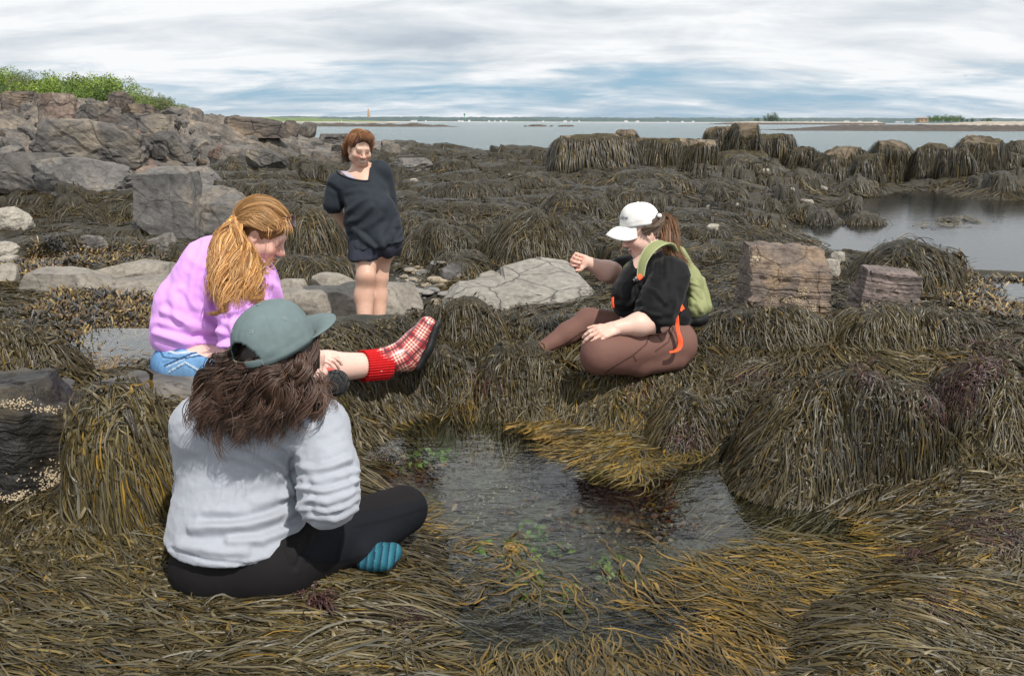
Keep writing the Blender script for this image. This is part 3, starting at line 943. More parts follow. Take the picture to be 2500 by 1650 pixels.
def pool_growth(name, label, spots, n, size, pal, flatten=.5):
    rs = np.random.default_rng(len(name))
    Vs, Fs, Cs, off = [], [], [], 0
    for px, py, rad in spots:
        c = raycast([px], [py], GH)[0]
        if np.isnan(c[0]): continue
        c = Wz(px, py, max(c[2], -.02) + .03)
        m = int(n * rad / 40)
        o = rs.normal(size=(m, 3)) * rad * .0016 * np.array([1, 1, .25])
        P = c + o; P[:, 2] = np.clip(P[:, 2], samp(GH, P[:, 0], P[:, 1]), POOL_Z - .01)
        a = nrm(rs.normal(size=(m, 3)) * np.array([1, 1, flatten])); b = nrm(np.cross(a, rs.normal(size=(m, 3))))
        sz = size * rs.uniform(.5, 1.3, (m, 1))
        k = np.stack([P - a * sz, P + b * sz * .6 - a * sz * .2, P + a * sz * 1.1, P - b * sz * .6 + a * sz * .3], 1)
        Vs.append(k.reshape(-1, 3)); Fs.append(np.arange(m * 4).reshape(m, 4) + off); off += m * 4
        Cs.append(np.repeat(np.array(pal)[rs.integers(0, len(pal), m)] * rs.uniform(.6, 1.3, (m, 1)), 4, 0))
    tag(mesh_obj(name, np.concatenate(Vs), np.concatenate(Fs), FUCUSM, cols=np.concatenate(Cs)), label, 'seaweed', kind='stuff')


prs = np.random.default_rng(50)
pool_growth('sea_lettuce', 'bright green sea lettuce under the clear water of the tide pool', [(1290, 1435, 40), (1350, 1340, 22), (1470, 1380, 18), (1000, 1130, 40), (1060, 1110, 26), (1250, 1330, 22), (1310, 1300, 20)] + [(prs.uniform(1120, 1600), prs.uniform(1220, 1440), 12) for _ in range(4)], 60, .020, [(.10, .2, .02), (.16, .26, .04), (.07, .13, .02)])
pool_growth('red_seaweed', 'dark red and brown weed growing on the bed of the tide pool', [(1580, 1230, 60), (1540, 1270, 44), (1620, 1270, 40), (930, 1110, 50), (1040, 1150, 40), (1120, 1320, 16), (1560, 1200, 40)] + [(prs.uniform(1100, 1700), prs.uniform(1180, 1460), 10) for _ in range(30)], 90, .016, [(.06, .02, .012), (.10, .05, .012), (.035, .02, .01), (.13, .075, .015)])
pool_growth('shell_gravel', 'pale shell grit and gravel on the bed of the tide pool', [(prs.uniform(1080, 1680), prs.uniform(1170, 1500), 22) for _ in range(40)], 60, .007, [(.10, .09, .07), (.2, .17, .13), (.06, .05, .04), (.30, .26, .2)], .3)
# dark red tufts tangled on the mounds
rs_ = np.random.default_rng(9)
Vs, Fs, Cs, off = [], [], [], 0
for px, py, rad, m in [(2330, 960, 34, 700), (2380, 870, 50, 800), (2290, 985, 24, 300), (1835, 930, 26, 260), (1690, 1060, 16, 160), (2410, 1320, 40, 600), (2300, 1510, 30, 400), (760, 1500, 20, 200), (1180, 930, 22, 250), (560, 1460, 24, 200), (960, 1530, 20, 200), (2240, 1380, 24, 260), (1560, 960, 18, 180), (2130, 900, 22, 220)]:
    q = raycast(rs_.normal(px, rad, m), rs_.normal(py, rad * .55, m), HS); q = q[~np.isnan(q[:, 0])]
    m = len(q)
    P, N = march(q[:, :2], rs_.uniform(.04, .11, m), 5, HS, rs_.uniform(.012, .04, m), jitter=1.2, wig=.8, guides=False)
    V, Fq = strip_mesh(P, widths(m, 5, np.full(m, .004)), N, .3)
    Vs.append(V); Fs.append(Fq + off); off += len(V)
    Cs.append(np.repeat((np.array([.042, .016, .014]) * rs_.uniform(.4, 1.6, (m, 1)))[:, None].repeat(5, 1).reshape(-1, 3), 3, 0))
tag(mesh_obj('red_tuft_weed', np.concatenate(Vs), np.concatenate(Fs), WEEDM, cols=np.concatenate(Cs)), 'dark purple-red filamentous tufts tangled in the wrack of the mounds', 'seaweed', kind='stuff')
# ---------------------------------------------------------------- rocks
RM = {
    'slab': rockmat('smooth_grey_slab_stone', (.15, .135, .113), (.225, .20, .168), (.29, .26, .215), 3.0, crack=.25, bumpd=.012, rough=.7),
    'cracked': rockmat('cracked_grey_slab_stone', (.18, .166, .144), (.25, .232, .202), (.31, .29, .25), 2.6, crack=.75, bumpd=.012, rough=.7),
    'grey': rockmat('dark_grey_ledge_stone', (.07, .067, .064), (.145, .137, .128), (.25, .21, .16), 1.8, crack=.32, strata=4, tilt=(.4, .2, .9), bumpd=.03),
    'ledge': rockmat('brown_ledge_stone', (.045, .042, .040), (.112, .103, .093), (.26, .215, .155), 1.1, crack=.55, strata=5, tilt=(.55, .2, .8), bumpd=.05),
    'crest': rockmat('dark_crest_stone', (.04, .035, .032), (.105, .085, .07), (.24, .175, .11), 1.0, crack=.6, strata=4, tilt=(.2, .2, 1), bumpd=.06),
    'rust': rockmat('rust_topped_ledge_stone', (.12, .07, .05), (.21, .15, .12), (.42, .36, .29), .8, crack=.6, strata=3, tilt=(.1, .1, 1), bumpd=.05),
    'pale': rockmat('pale_stone', (.24, .22, .19), (.34, .31, .26), (.42, .39, .33), 5, crack=.2, bumpd=.006),
    'bed': rockmat('pink_brown_bedded_stone', (.10, .078, .067), (.20, .155, .125), (.40, .27, .15), 4.2, crack=.35, strata=34, tilt=(.06, .1, 1), barn=.36, bumpd=.028),
    'bed2': rockmat('pink_bedded_stone', (.11, .088, .080), (.195, .155, .14), (.28, .215, .185), 4.6, crack=.25, strata=40, tilt=(.12, .1, 1), barn=.3, bumpd=.022),
    'wet': rockmat('black_wet_stone', (.006, .006, .005), (.018, .016, .013), (.10, .078, .045), 4.5, crack=.2, strata=16, tilt=(.2, .1, 1), barn=.0, rough=.5, bumpd=.02),
    'shore': rockmat('tan_shore_stone', (.07, .052, .036), (.17, .13, .085), (.29, .23, .155), .9, crack=.6, strata=3, tilt=(.15, .2, 1), weed=True, bumpd=.06),
}


def vnormals(V, Fq):
    a, b, c = V[Fq[:, 0]], V[Fq[:, 1]], V[Fq[:, 2]]
    fn = np.cross(b - a, c - a)
    N = np.zeros_like(V)
    for k in range(Fq.shape[1]): np.add.at(N, Fq[:, k], fn)
    return nrm(N)


def ridged_(P): return np.abs(perlin(P)) * 2 - .45


def crisp(o, ang=26):
    o.data.set_sharp_from_angle(angle=R_(ang))
    return o


def rock_shape(seed, dims, boxy=4.0, cuts=9, rough=.05, sub=5, steps=0, cutd=(.62, .95)):
    rs = np.random.default_rng(seed)
    bm = bmesh.new()
    if boxy >= 6:
        bmesh.ops.create_cube(bm, size=2)
        bmesh.ops.subdivide_edges(bm, edges=bm.edges[:], cuts=26 if sub > 4 else 14, use_grid_fill=True)
    else:
        bmesh.ops.create_icosphere(bm, subdivisions=sub, radius=1)
    P = np.array([v.co[:] for v in bm.verts]); Fc = np.array([[v.index for v in f.verts] for f in bm.faces]); bm.free()
    if boxy < 6: P = P / (np.sum(np.abs(P) ** boxy, 1) ** (1 / boxy))[:, None]
    else: P[:, :2] *= (1 - rs.uniform(.04, .14) * P[:, 2])[:, None]
    for _ in range(cuts):
        n = nrm(rs.normal(size=3) * np.array([1, 1, .7]))
        n[2] = abs(n[2]) if rs.random() < .7 else n[2]
        n = nrm(n)
        sup = np.abs(n).sum() ** .5 * .9
        h = rs.uniform(*cutd) * sup
        P = P - np.maximum(0, P @ n - h)[:, None] * n
    N = nrm(P)
    o = rs.random(3) * 50
    P = P + N * (fbm(P * 1.4 + o, 3) * rough * 1.3 + fbm(P * 5 + o, 3) * rough * .8 + np.minimum(0, ridged_(P * 2.2 + o)) * rough * 1.2)[:, None]
    P = P * np.asarray(dims) / 2
    if steps:   # bedding planes weathered into ledges
        hgt = P[:, 2] + .05 * dims[2] * fbm(P / max(dims) * 5 + o, 3)
        lay = np.floor(hgt / dims[2] * steps)
        rnd = np.random.default_rng(seed + 1).uniform(-1, 1, 400)[(lay.astype(int) + 200) % 400]
        rad = P[:, :2] / (np.linalg.norm(P[:, :2], axis=1, keepdims=True) + 1e-9)
        P[:, :2] += rad * (rnd * .016 * dims[0])[:, None]
        P[:, 2] += .006 * rnd * dims[2]
        P += nrm(P) * (fbm(P / max(dims) * np.array([9, 9, 40]) + o, 3) * .026 * max(dims))[:, None]
    return P, Fc


# px, py(foot), w, h, kind, depth-ratio, boxy, label, category word, options
ROCKS = [
    (905, 768, 250, 70, 'slab', .9, 4.5, 'broad smooth grey slab right of the standing woman\'s bare legs'),
    (775, 775, 250, 66, 'slab', .6, 3.2, 'long low grey slab left of the standing woman\'s bare legs'),
    (714, 728, 84, 46, 'slab', .8, 2.6, 'rounded brown-grey rock touching the pink sleeve'),
    (820, 726, 118, 58, 'slab', .7, 2.8, 'squarish brown-grey rock between the pink shirt and the standing woman'),
    (1165, 755, 170, 34, 'cracked', 1.2, 6.0, 'low grey slab nearest the tartan boot'),
    (1235, 738, 160, 38, 'cracked', 1.2, 6.0, 'grey slab in the middle of the cracked pavement'),
    (1285, 705, 110, 42, 'slab', .9, 3.2, 'small grey slab at the back of the cracked pavement'),
    (1345, 748, 260, 46, 'cracked', 1.5, 7.0, 'wide flat pale grey slab split by joints, below the pointing fist'),
    (1200, 705, 90, 42, 'slab', .8, 3.0, 'small grey rock in front of the blue-grey boulder'),
    (1109, 694, 64, 50, 'grey', .9, 3.0, 'angular blue-grey boulder standing among the pebbles'),
    (345, 738, 205, 50, 'slab', .9, 6.0, 'lower half of the split grey slab behind the pink shirt'),
    (340, 706, 200, 66, 'slab', .9, 4.5, 'upper half of the split grey slab behind the pink shirt'),
    (165, 722, 260, 62, 'slab', .6, 4.5, 'long brown-grey slab tapering to the left'),
    (12, 702, 70, 62, 'slab', .9, 2.6, 'rounded grey slab cut by the left edge'),
    (12, 628, 66, 34, 'pale', .9, 2.6, 'pale flat stone on top at the left edge'),
    (26, 652, 50, 26, 'pale', .9, 2.6, 'pale flat stone in front of the other at the left edge'),
    (35, 562, 90, 52, 'pale', .9, 3.4, 'whitish veined rock at the left edge above the wrack'),
    (222, 622, 90, 44, 'grey', .8, 2.8, 'small dark rounded rock in the wrack left of the pink shirt'),
    (400, 622, 64, 50, 'grey', .8, 3.0, 'small barnacled rock at the foot of the cracked block'),
    (1900, 792, 178, 182, 'bed', .9, 6.0, 'tall pink-brown bedded block behind the backpack'),
    (2150, 778, 128, 116, 'bed2', .9, 5.0, 'shorter pinkish bedded block right of the tall one'),
    (2020, 680, 58, 46, 'pale', .7, 3.2, 'smooth pale oblong stone lying above the hanging wrack'),
    (2046, 646, 36, 30, 'pale', .8, 2.8, 'small pale stone behind the oblong one'),
    (40, 1240, 330, 285, 'wet', .9, 5.0, 'black wet ledge block with barnacles at the left edge'),
    (100, 988, 165, 42, 'grey', .8, 4.5, 'thin grey slab lying on the black block'),
    (425, 985, 260, 52, 'grey', .7, 4.0, 'grey ledge that the woman in pink sits on'),
    (428, 586, 138, 158, 'grey', .8, 6.0, 'tall square grey block with tan veins above the pink shoulder'),
    (548, 574, 170, 110, 'grey', .8, 4.5, 'grey cracked rock leaning against the tall square block'),
    (462, 468, 185, 56, 'grey', .8, 3.4, 'grey slab resting above the tall square block'),
    (225, 474, 215, 84, 'grey', .8, 3.0, 'light grey smooth hump on the ledge at the left'),
    (75, 462, 200, 84, 'ledge', .8, 3.4, 'tan and grey slab at the left edge of the ledge'),
    (215, 408, 290, 112, 'ledge', .7, 3.4, 'largest dark rounded outcrop of the left ledge'),
    (575, 420, 130, 62, 'grey', .7, 3.8, 'striped tilted block in the ledge above the shaggy hump'),
    (655, 412, 90, 46, 'ledge', .8, 3.4, 'brown block right of the striped tilted one'),
    (150, 304, 108, 72, 'rust', .7, 5.0, 'rust-topped whitish block on the crest'),
    (232, 308, 82, 52, 'ledge', .7, 5.0, 'brown square block right of the rust-topped one'),
    (300, 275, 76, 50, 'crest', .7, 4.0, 'dark highest knob on the crest'),
    (45, 262, 100, 38, 'crest', .7, 4.0, 'dark reddish block at the left end of the crest'),
    (285, 314, 62, 34, 'crest', .7, 4.0, 'small dark block under the highest knob'),
    (372, 325, 130, 46, 'ledge', .7, 4.4, 'wide brown block on the slope right of the crest'),
    (412, 384, 86, 62, 'ledge', .8, 4.4, 'brown block low on the ledge left of the striped one'),
    (345, 290, 90, 34, 'crest', .7, 4.0, 'long dark block right of the highest knob'),
    (610, 328, 160, 42, 'crest', .5, 5.5, 'far dark cliff of broken columns by the water'),
    (708, 330, 46, 34, 'crest', .7, 4.0, 'dark stack at the end of the far cliff'),
    (752, 331, 40, 31, 'ledge', .7, 3.4, 'outermost tan stack at the end of the far cliff'),
    (820, 352, 110, 24, 'ledge', .7, 3.2, 'low brown outcrop left of the standing woman\'s hair'),
    (1010, 420, 90, 32, 'grey', .7, 3.0, 'grey rock right of the standing woman\'s shoulder'),
    (1450, 404, 190, 78, 'shore', .6, 4.0, 'tan-topped weedy outcrop at the left end of the shore rocks'),
    (1530, 402, 70, 82, 'shore', .8, 4.0, 'tan knob rising from the left shore outcrop'),
    (1615, 402, 170, 62, 'shore', .5, 4.0, 'low weedy outcrop in the middle of the shore rocks'),
    (1704, 406, 84, 62, 'shore', .8, 3.4, 'weedy boulder with a pinkish patch before the pointed shore rock'),
    (1762, 388, 88, 76, 'shore', .8, 2.8, 'pointed tan shore rock beside the flat-topped one'),
    (1815, 384, 88, 78, 'shore', .8, 5.0, 'flat-topped tan shore rock, highest above the sea'),
    (1882, 386, 104, 56, 'shore', .6, 5.0, 'square weed-black rock right of the flat-topped one'),
    (1960, 415, 66, 54, 'shore', .7, 4.0, 'small dark weedy rock right of the square one'),
    (2052, 446, 130, 84, 'shore', .7, 4.0, 'rounded black weedy rock before the big pool'),
    (2170, 446, 135, 98, 'shore', .7, 5.0, 'large black weedy rock with tan streaks at the head of the pool'),
    (2272, 438, 92, 84, 'shore', .8, 4.4, 'black weedy rock right of the tan-streaked one'),
    (2385, 424, 138, 94, 'shore', .8, 4.0, 'tallest black weedy rock at the right'),
    (1400, 406, 90, 52, 'shore', .8, 4.0, 'rounded weedy rock at the far left end of the shore rocks'),
    (1580, 404, 80, 60, 'shore', .8, 4.0, 'tan-flecked rock between the tan knob and the low middle outcrop'),
    (1665, 400, 80, 58, 'shore', .8, 4.0, 'weedy rock left of the boulder with the pinkish patch'),
    (1735, 402, 110, 44, 'shore', .8, 4.0, 'dark weed-hung rock in front of the pointed shore rock'),
    (1790, 404, 140, 40, 'shore', .6, 4.0, 'dark weed-hung shelf in front of the flat-topped shore rock'),
    (2115, 440, 80, 62, 'shore', .8, 4.0, 'black weedy rock tucked beside the tan-streaked one'),
    (2325, 432, 80, 66, 'shore', .8, 4.0, 'low black rock left of the tallest one'),
    (2440, 420, 110, 52, 'shore', .8, 4.0, 'low black rock in front of the tallest one at the right'),
    (2478, 392, 80, 46, 'shore', .8, 4.0, 'black weedy rock at the right edge'),
]
GZ = np.maximum(GB, -9)
for i, (px, py, w, h, kind, dr, boxy, lab) in enumerate(ROCKS):
    src = G0 if kind in ('wet',) else GH
    P = raycast([px], [py], src)[0]
    if kind in ('slab', 'cracked', 'grey') and 640 < px < 1480 and 690 < py < 785: P = Wz(px, py, .03)   # the gully floor
    if np.isnan(P[0]): P = W(px, py, 40)
    d = (P - CAM) @ _f
    ww, hh = w * d / F, h * d / F
    up = .97 - .0
    dep = ww * dr
    sink = .22 * hh
    flat = kind in ('slab', 'cracked')
    cf = 5 if kind in ('bed', 'bed2') else 3 if (boxy >= 6 and kind == 'grey') else 9
    V, Fc = rock_shape(40 + i, (ww * 1.06, dep, (hh + sink) * (1.0 if not flat else 1.0)), boxy + (6 if kind in ('bed', 'bed2') else 2 if kind != 'pale' else 0), cf, .03 if flat else .055 if kind in ('bed', 'bed2') else .07, 5,
                       steps=int(16) if kind in ('bed', 'bed2') else 0, cutd=(.80, 1.0) if kind in ('bed', 'bed2') else (.93, 1.05) if kind in ('wet',) or (boxy >= 6 and kind == 'grey') else (.66, .95))
    a = np.random.default_rng(i).uniform(-.28, .28)
    V = V @ np.array([[math.cos(a), math.sin(a), 0], [-math.sin(a), math.cos(a), 0], [0, 0, 1]])
    tl = .16 if kind == 'cracked' else .07 if kind == 'bed2' else 0
    if tl:
        ct, st_ = math.cos(tl), math.sin(tl)
        V = V @ np.array([[1, 0, 0], [0, ct, st_], [0, -st_, ct]])
        if kind == 'bed2': V[:, 2] -= .12 * V[:, 0]
    c = np.array([P[0] * (1 + dep * .42 / P[1]), P[1] + dep * .42, P[2] + hh / 2 - sink / 2])
    if flat: c[2] -= hh * .12
    att = None
    if kind == 'shore':
        q = V[:, 2] / hh + .5
        att = {'weed': np.clip(1.5 - .95 * q + .6 * fbm(V * 1.1 + i, 3), 0, 1) if h > 60 and i < len(ROCKS) - 5 and w != 104 else np.clip(1.5 - .35 * q + .5 * fbm(V * 1.3 + i, 3), 0, 1)}
        V = V + nrm(V) * (att['weed'] * .09 * fbm(V * np.array([5, 5, 1.6]) + i, 3) * hh)[:, None]
    o = mesh_obj('rock', V + c, Fc, RM[kind], attrs=att)
    if kind != 'pale': crisp(o, 34 if kind == 'slab' else 26)
    tag(o, lab, 'rock')
    if kind == 'shore':      # fringes of weed hanging down the flanks
        VN = vnormals(V, Fc if isinstance(Fc, np.ndarray) else np.array(Fc))
        cand = np.where((att['weed'] > .42) & (VN[:, 2] > -.4) & (VN[:, 2] < .72) & (VN[:, 1] < .5))[0]
        if len(cand):
            m = int(700 * min(2.2, w / 90)); ii = rng.choice(cand, m)
            p0 = V[ii] + c + rng.normal(0, .02, (m, 3)); n0 = VN[ii]
            K = 6; Lh = rng.uniform(.2, .5, m)
            dn = np.array([0, 0, -1.]) - n0 * (-n0[:, 2:3]); dn = nrm(nrm(dn) + rng.normal(0, .14, (m, 3)) * np.array([1, 1, .2]))
            sk_ = np.linspace(0, 1, K)
            PP = p0[:, None] + n0[:, None] * (.008 + .03 * np.sin(np.pi * sk_))[None, :, None] + dn[:, None] * (Lh[:, None] * sk_[None])[..., None] + np.array([0, 0, -1.]) * (.35 * Lh[:, None] * sk_[None] ** 2)[..., None]
            VV_, FF_ = strip_mesh(PP, widths(m, K, rng.uniform(.014, .030, m)), np.repeat(n0[:, None], K, 1), .35)
            mesh_obj('rockweed_drape', VV_, FF_, WEEDM, o, cols=np.repeat((weed_cols(p0[:, :2], m, K, .3) * .6).reshape(-1, 3), 3, 0))

# extra outcrops over the rest of the left ledge
rs = np.random.default_rng(77)
LB = []
for k, kind in enumerate(('ledge', 'crest', 'grey', 'ledge', 'rust', 'ledge')):
    V, Fc = rock_shape(300 + k, (1, .8, .7), rs.uniform(6, 10), 11, .06, 5, cutd=(.5, .9))
    me = crisp(mesh_obj('outcrop_source', V, Fc, RM[kind]))
    LB.append(me)
where_ = []
tries = 0
while len(where_) < 120 and tries < 3000:
    tries += 1
    px, py = rs.uniform(-150, 960), rs.uniform(250, 470)
    P = raycast([px], [py], GH)[0] if tries % 1 == 0 else None
    if np.isnan(P[0]): continue
    if samp(ROCK, P[:1], P[1:2])[0] < .55: continue
    if px > 680 and py < 345: continue
    if any(math.hypot(px - a, (py - b) * 2) < 28 for a, b, _ in where_): continue
    where_.append((px, py, P))
ADJ = ['dark', 'tan', 'grey', 'brown', 'rust-brown', 'mottled']
ORD = ['low', 'squat', 'angular', 'tilted', 'rounded', 'broken']
for k, (px, py, P) in enumerate(where_):
    s = LB[k % 6]
    o = s if k < 6 else s.copy()
    if k >= 6: COL.objects.link(o)
    d = P[1]
    sz = (rs.uniform(26, 70) if py > 345 else rs.uniform(20, 42)) * d / F
    o.scale = (sz * rs.uniform(.9, 1.5), sz * rs.uniform(.8, 1.2), sz * rs.uniform(.6, 1.0))
    o.rotation_euler = (rs.uniform(-.25, .25), rs.uniform(-.3, .3), rs.uniform(0, 6.28))
    o.location = P + np.array([0, .2 * sz, .10 * sz])
    o.name = 'outcrop'
    tag(o, 'fractured brown and grey outcrop block jutting from the sloping ledge under the wooded hill', 'rock', 'outcrop blocks of the left ledge')

# pebbles beside the standing woman
pebm = []
for k, c in enumerate([(.25, .21, .16), (.15, .148, .14), (.30, .25, .18), (.10, .098, .09), (.19, .18, .165)]):
    pebm.append(plain('pebble_stone', c, .6, .4, .2, 40, .3, 120, .003))
pebs = []
for k in range(10):
    V, Fc = rock_shape(500 + k, (1, .8, .6), 2.4, 4, .04, 3)
    pebs.append(mesh_obj('pebble', V, Fc, pebm[k % 5]))
k = 0
for t_ in range(120):
    px, py = rs.normal(1040, 48), rs.normal(686, 22)
    if t_ > 130: px, py = rs.uniform(880, 1500), rs.uniform(640, 740)
    P = raycast([px], [py], GB)[0]
    if np.isnan(P[0]): continue
    o = pebs[k % 10] if k < 10 else pebs[k % 10].copy()
    if k >= 10: COL.objects.link(o)
    sz = rs.choice([.05, .07, .1, .14, .2], p=[.36, .34, .18, .09, .03])
    o.scale = (sz * rs.uniform(1, 1.4), sz, sz * rs.uniform(.5, .8)); o.rotation_euler = (0, 0, rs.uniform(0, 6.28)); o.location = P + np.array([0, 0, .15 * sz])
    tag(o, 'small rounded beach pebble lying among others on the gravel beside the standing woman', 'pebble', 'pebbles in the gully')
    k += 1
# pale stones scattered in the far weed
for k2, (px, py, w) in enumerate([(1975, 502, 34), (1930, 470, 26), (1810, 508, 24), (1735, 515, 28), (2010, 467, 26), (1245, 432, 14), (1760, 468, 22), (1745, 565, 34), (1870, 425, 28), (1912, 560, 22), (1085, 410, 16), (1010, 445, 20), (930, 470, 44), (2300, 738, 18), (1180, 415, 12)]):
    P = raycast([px], [py], GB)[0]
    if np.isnan(P[0]): continue
    d = P[1]; V, Fc = rock_shape(600 + k2, (w * d / F, w * .7 * d / F, w * .55 * d / F), 2.8, 6, .05, 4)
    tag(mesh_obj('pale_stone', V + P + np.array([0, .1, .2 * w * d / F]), Fc, RM['pale']), 'pale bare stone showing in the dark wrack of the middle distance', 'stone', 'pale stones in the far wrack')

# barnacles on the black block and the bedded blocks
bn = NT('barnacle_shell'); bco = bn.geo()
bn.l(bn.ramp(bn.noise(bco, 120, 3), [(.3, (.2, .15, .09)), (.7, (.48, .39, .26))]), bn.b.inputs['Base Color']); bn.setb(Roughness=.8)

brs = np.random.default_rng(4)
bV, bF, off = [], [], 0
base_, bfc = rock_shape(1, (1, 1, .9), 2.0, 0, .05, 2)
dg = bpy.context.evaluated_depsgraph_get(); dg.update()
for px, py, rx__, ry__, m in [(150, 1170, 60, 34, 240), (60, 1215, 70, 14, 120), (190, 1110, 20, 30, 70), (45, 985, 50, 12, 50), (110, 1000, 40, 8, 30), (270, 1015, 14, 8, 14), (1930, 735, 40, 12, 40), (1960, 715, 12, 18, 24), (2130, 745, 30, 10, 20), (1850, 760, 30, 14, 26)]:
    for _ in range(m * 2):
        x, y = brs.normal(px, rx__ * .55), brs.normal(py, ry__ * .55)
        ray = Vector(((x - CX) / F * _r + (CY - y) / F * _u + _f))
        hit, loc, nor, fi, ob, mm = scene.ray_cast(dg, Vector(CAM), ray)
        if not hit or not ob.name.startswith('rock') or ob.name.startswith('rockweed'): continue
        sz = brs.uniform(.003, .0075) * (1 if py > 900 else 1.5)
        M_ = nor.to_track_quat('Z', 'Y').to_matrix()
        bV.append(base_ * sz @ np.array(M_).T + np.array(loc)); bF += [tuple(int(q) + off for q in f) for f in bfc]; off += len(base_)
if bV: tag(mesh_obj('barnacles', np.concatenate(bV), bF, bn.m), 'cream barnacles crusted over the black ledge block and the bedded blocks', 'barnacles', kind='stuff')
# ---------------------------------------------------------------- far shore, islands, hill
def ridge(name, x0, x1, yc, dep, hf, m, n=(160, 14), label=None, cat=None, kind=None, base=SEA_Z - .3):
    xs = np.linspace(x0, x1, n[0]); ts = np.linspace(-1, 1, n[1])
    X, T = np.meshgrid(xs, ts)
    Y = yc + T * dep
    Z = base + hf(X, T)
    i = np.arange(X.size).reshape(X.shape)
    o = mesh_obj(name, np.stack([X, Y, Z], -1), np.stack([i[:-1, :-1], i[:-1, 1:], i[1:, 1:], i[1:, :-1]], -1).reshape(-1, 4), m)
    return tag(o, label, cat, None, kind)


def shingle_mat(name, sc, lo, hi, z0, z1):
    m = NT(name); co = m.geo()
    s = m.n('ShaderNodeSeparateXYZ'); m.l(co, s.inputs[0])
    n = m.noise(co, sc, 6, .65)
    f = m.math('ADD', m.math('DIVIDE', m.math('SUBTRACT', s.outputs[2], z0), z1 - z0), m.math('MULTIPLY', m.math('SUBTRACT', n, .5), .9))
    dark = m.ramp(n, [(.35, lo[0]), (.65, lo[1])]); light = m.ramp(n, [(.35, hi[0]), (.65, hi[1])])
    st = m.ramp(f, [(.45, (0, 0, 0)), (.6, (1, 1, 1))])
    m.l(m.mix(st, dark, light), m.b.inputs['Base Color']); m.setb(Roughness=.85)
    m.bump(n, 1, .3)
    return m.m


im = shingle_mat('island_rock', .55, ((.02, .014, .01), (.075, .055, .04)), ((.2, .16, .12), (.42, .38, .32)), -.1, 1.5)
D = 320.0
xa = (1900 - CX) / F * D
ridge('island', xa, 290, D + 25, 28, lambda X, T: (sstep(xa, xa + 40, X) * 2.4 + sstep(xa + 60, xa + 95, X) * 1.3) * (1 - np.abs(T) ** 1.6) + .5 * (1 - np.abs(T) ** 2) * fbm(p3(X / 3, T * 9), 4) + .3, im, (420, 30), kind='structure')
D2 = 1200.0
xb = (1690 - CX) / F * D2
ridge('islet', xb, xb + 260, D2, 30, lambda X, T: (sstep(xb, xb + 70, X) * 4.0) * (1 - np.abs(T) ** 2) + .6 * fbm(p3(X / 9, T * 6), 3) + .3, im, (200, 14), kind='structure')
D3 = 500.0
x3a, x3b = (640 - CX) / F * D3, (1145 - CX) / F * D3
ridge('reef', x3a, x3b, D3, 12, lambda X, T: (1.8 + 1.6 * fbm(p3(X / 9, T), 4)) * sstep(x3b, x3b - 30, X) * (1 - T ** 2) + .2, shingle_mat('reef_rock', .6, ((.02, .016, .012), (.09, .07, .05)), ((.1, .08, .055), (.3, .23, .16)), -.5, 2.6), (260, 14), kind='structure')
grass = shingle_mat('low_green_land', .05, ((.30, .27, .22), (.36, .32, .25)), ((.05, .09, .025), (.15, .20, .06)), -1.0, 2.0)
D4 = 1500.0
x4a, x4b = (380 - CX) / F * D4, (1010 - CX) / F * D4
ridge('headland', x4a, x4b, D4 + 60, 90, lambda X, T: (9.0 + 3 * fbm(p3(X / 40, T * 2), 4)) * sstep(x4b + 5, x4b - 250, X) ** .7 * (1 - np.abs(T) ** 2.5) + .6, grass, (320, 20), kind='structure')
fw = NT('far_woods'); co = fw.geo(); n = fw.noise(co, .03, 6, .7)
fw.l(fw.ramp(n, [(.35, (.018, .040, .038)), (.65, (.045, .085, .07))]), fw.b.inputs['Base Color']); fw.setb(Roughness=.95)
D5 = 4300.0
def fwh(X, T):
    return (24 + 7 * fbm(p3(X / 260, T), 3) + 6 * fbm(p3(X / 34, T * 3), 3)) * (1 - np.abs(T) ** 4) + 1
o = ridge('far_woods', -5200, 4200, D5 + 250, 240, fwh, fw.m, (1400, 10), kind='stuff')
tag(o, 'blue-green wooded far shore along the horizon', 'woods')
sand = plain('pale_sand', (.50, .46, .41), .9, .2, .1, .01)
ridge('beach', -850, 1900, D5 - 30, 40, lambda X, T: (2.2 + 1.2 * fbm(p3(X / 90, T), 3)) * (1 - T ** 2) + .2, sand, (60, 6), kind='structure')
# houses along the beach
hw = plain('white_house_paint', (.60, .61, .62), .8, .2, .04, .1); hr = plain('grey_house_roof', (.16, .16, .17), .9, .2, .1, .1); hp = plain('tan_shingle', (.34, .25, .17), .9, .2, .15, 1.5); hpr = plain('brown_shingle_roof', (.26, .2, .15), .9, .2, .15, 1.5)
dk = plain('dark_window', (.02, .025, .03), .3, .5)


def boxm(x0, x1, y0, y1, z0, z1):
    V = np.array([(x, y, z) for x in (x0, x1) for y in (y0, y1) for z in (z0, z1)], float)
    return V, np.array([(0, 1, 3, 2), (4, 6, 7, 5), (0, 4, 5, 1), (2, 3, 7, 6), (0, 2, 6, 4), (1, 5, 7, 3)])


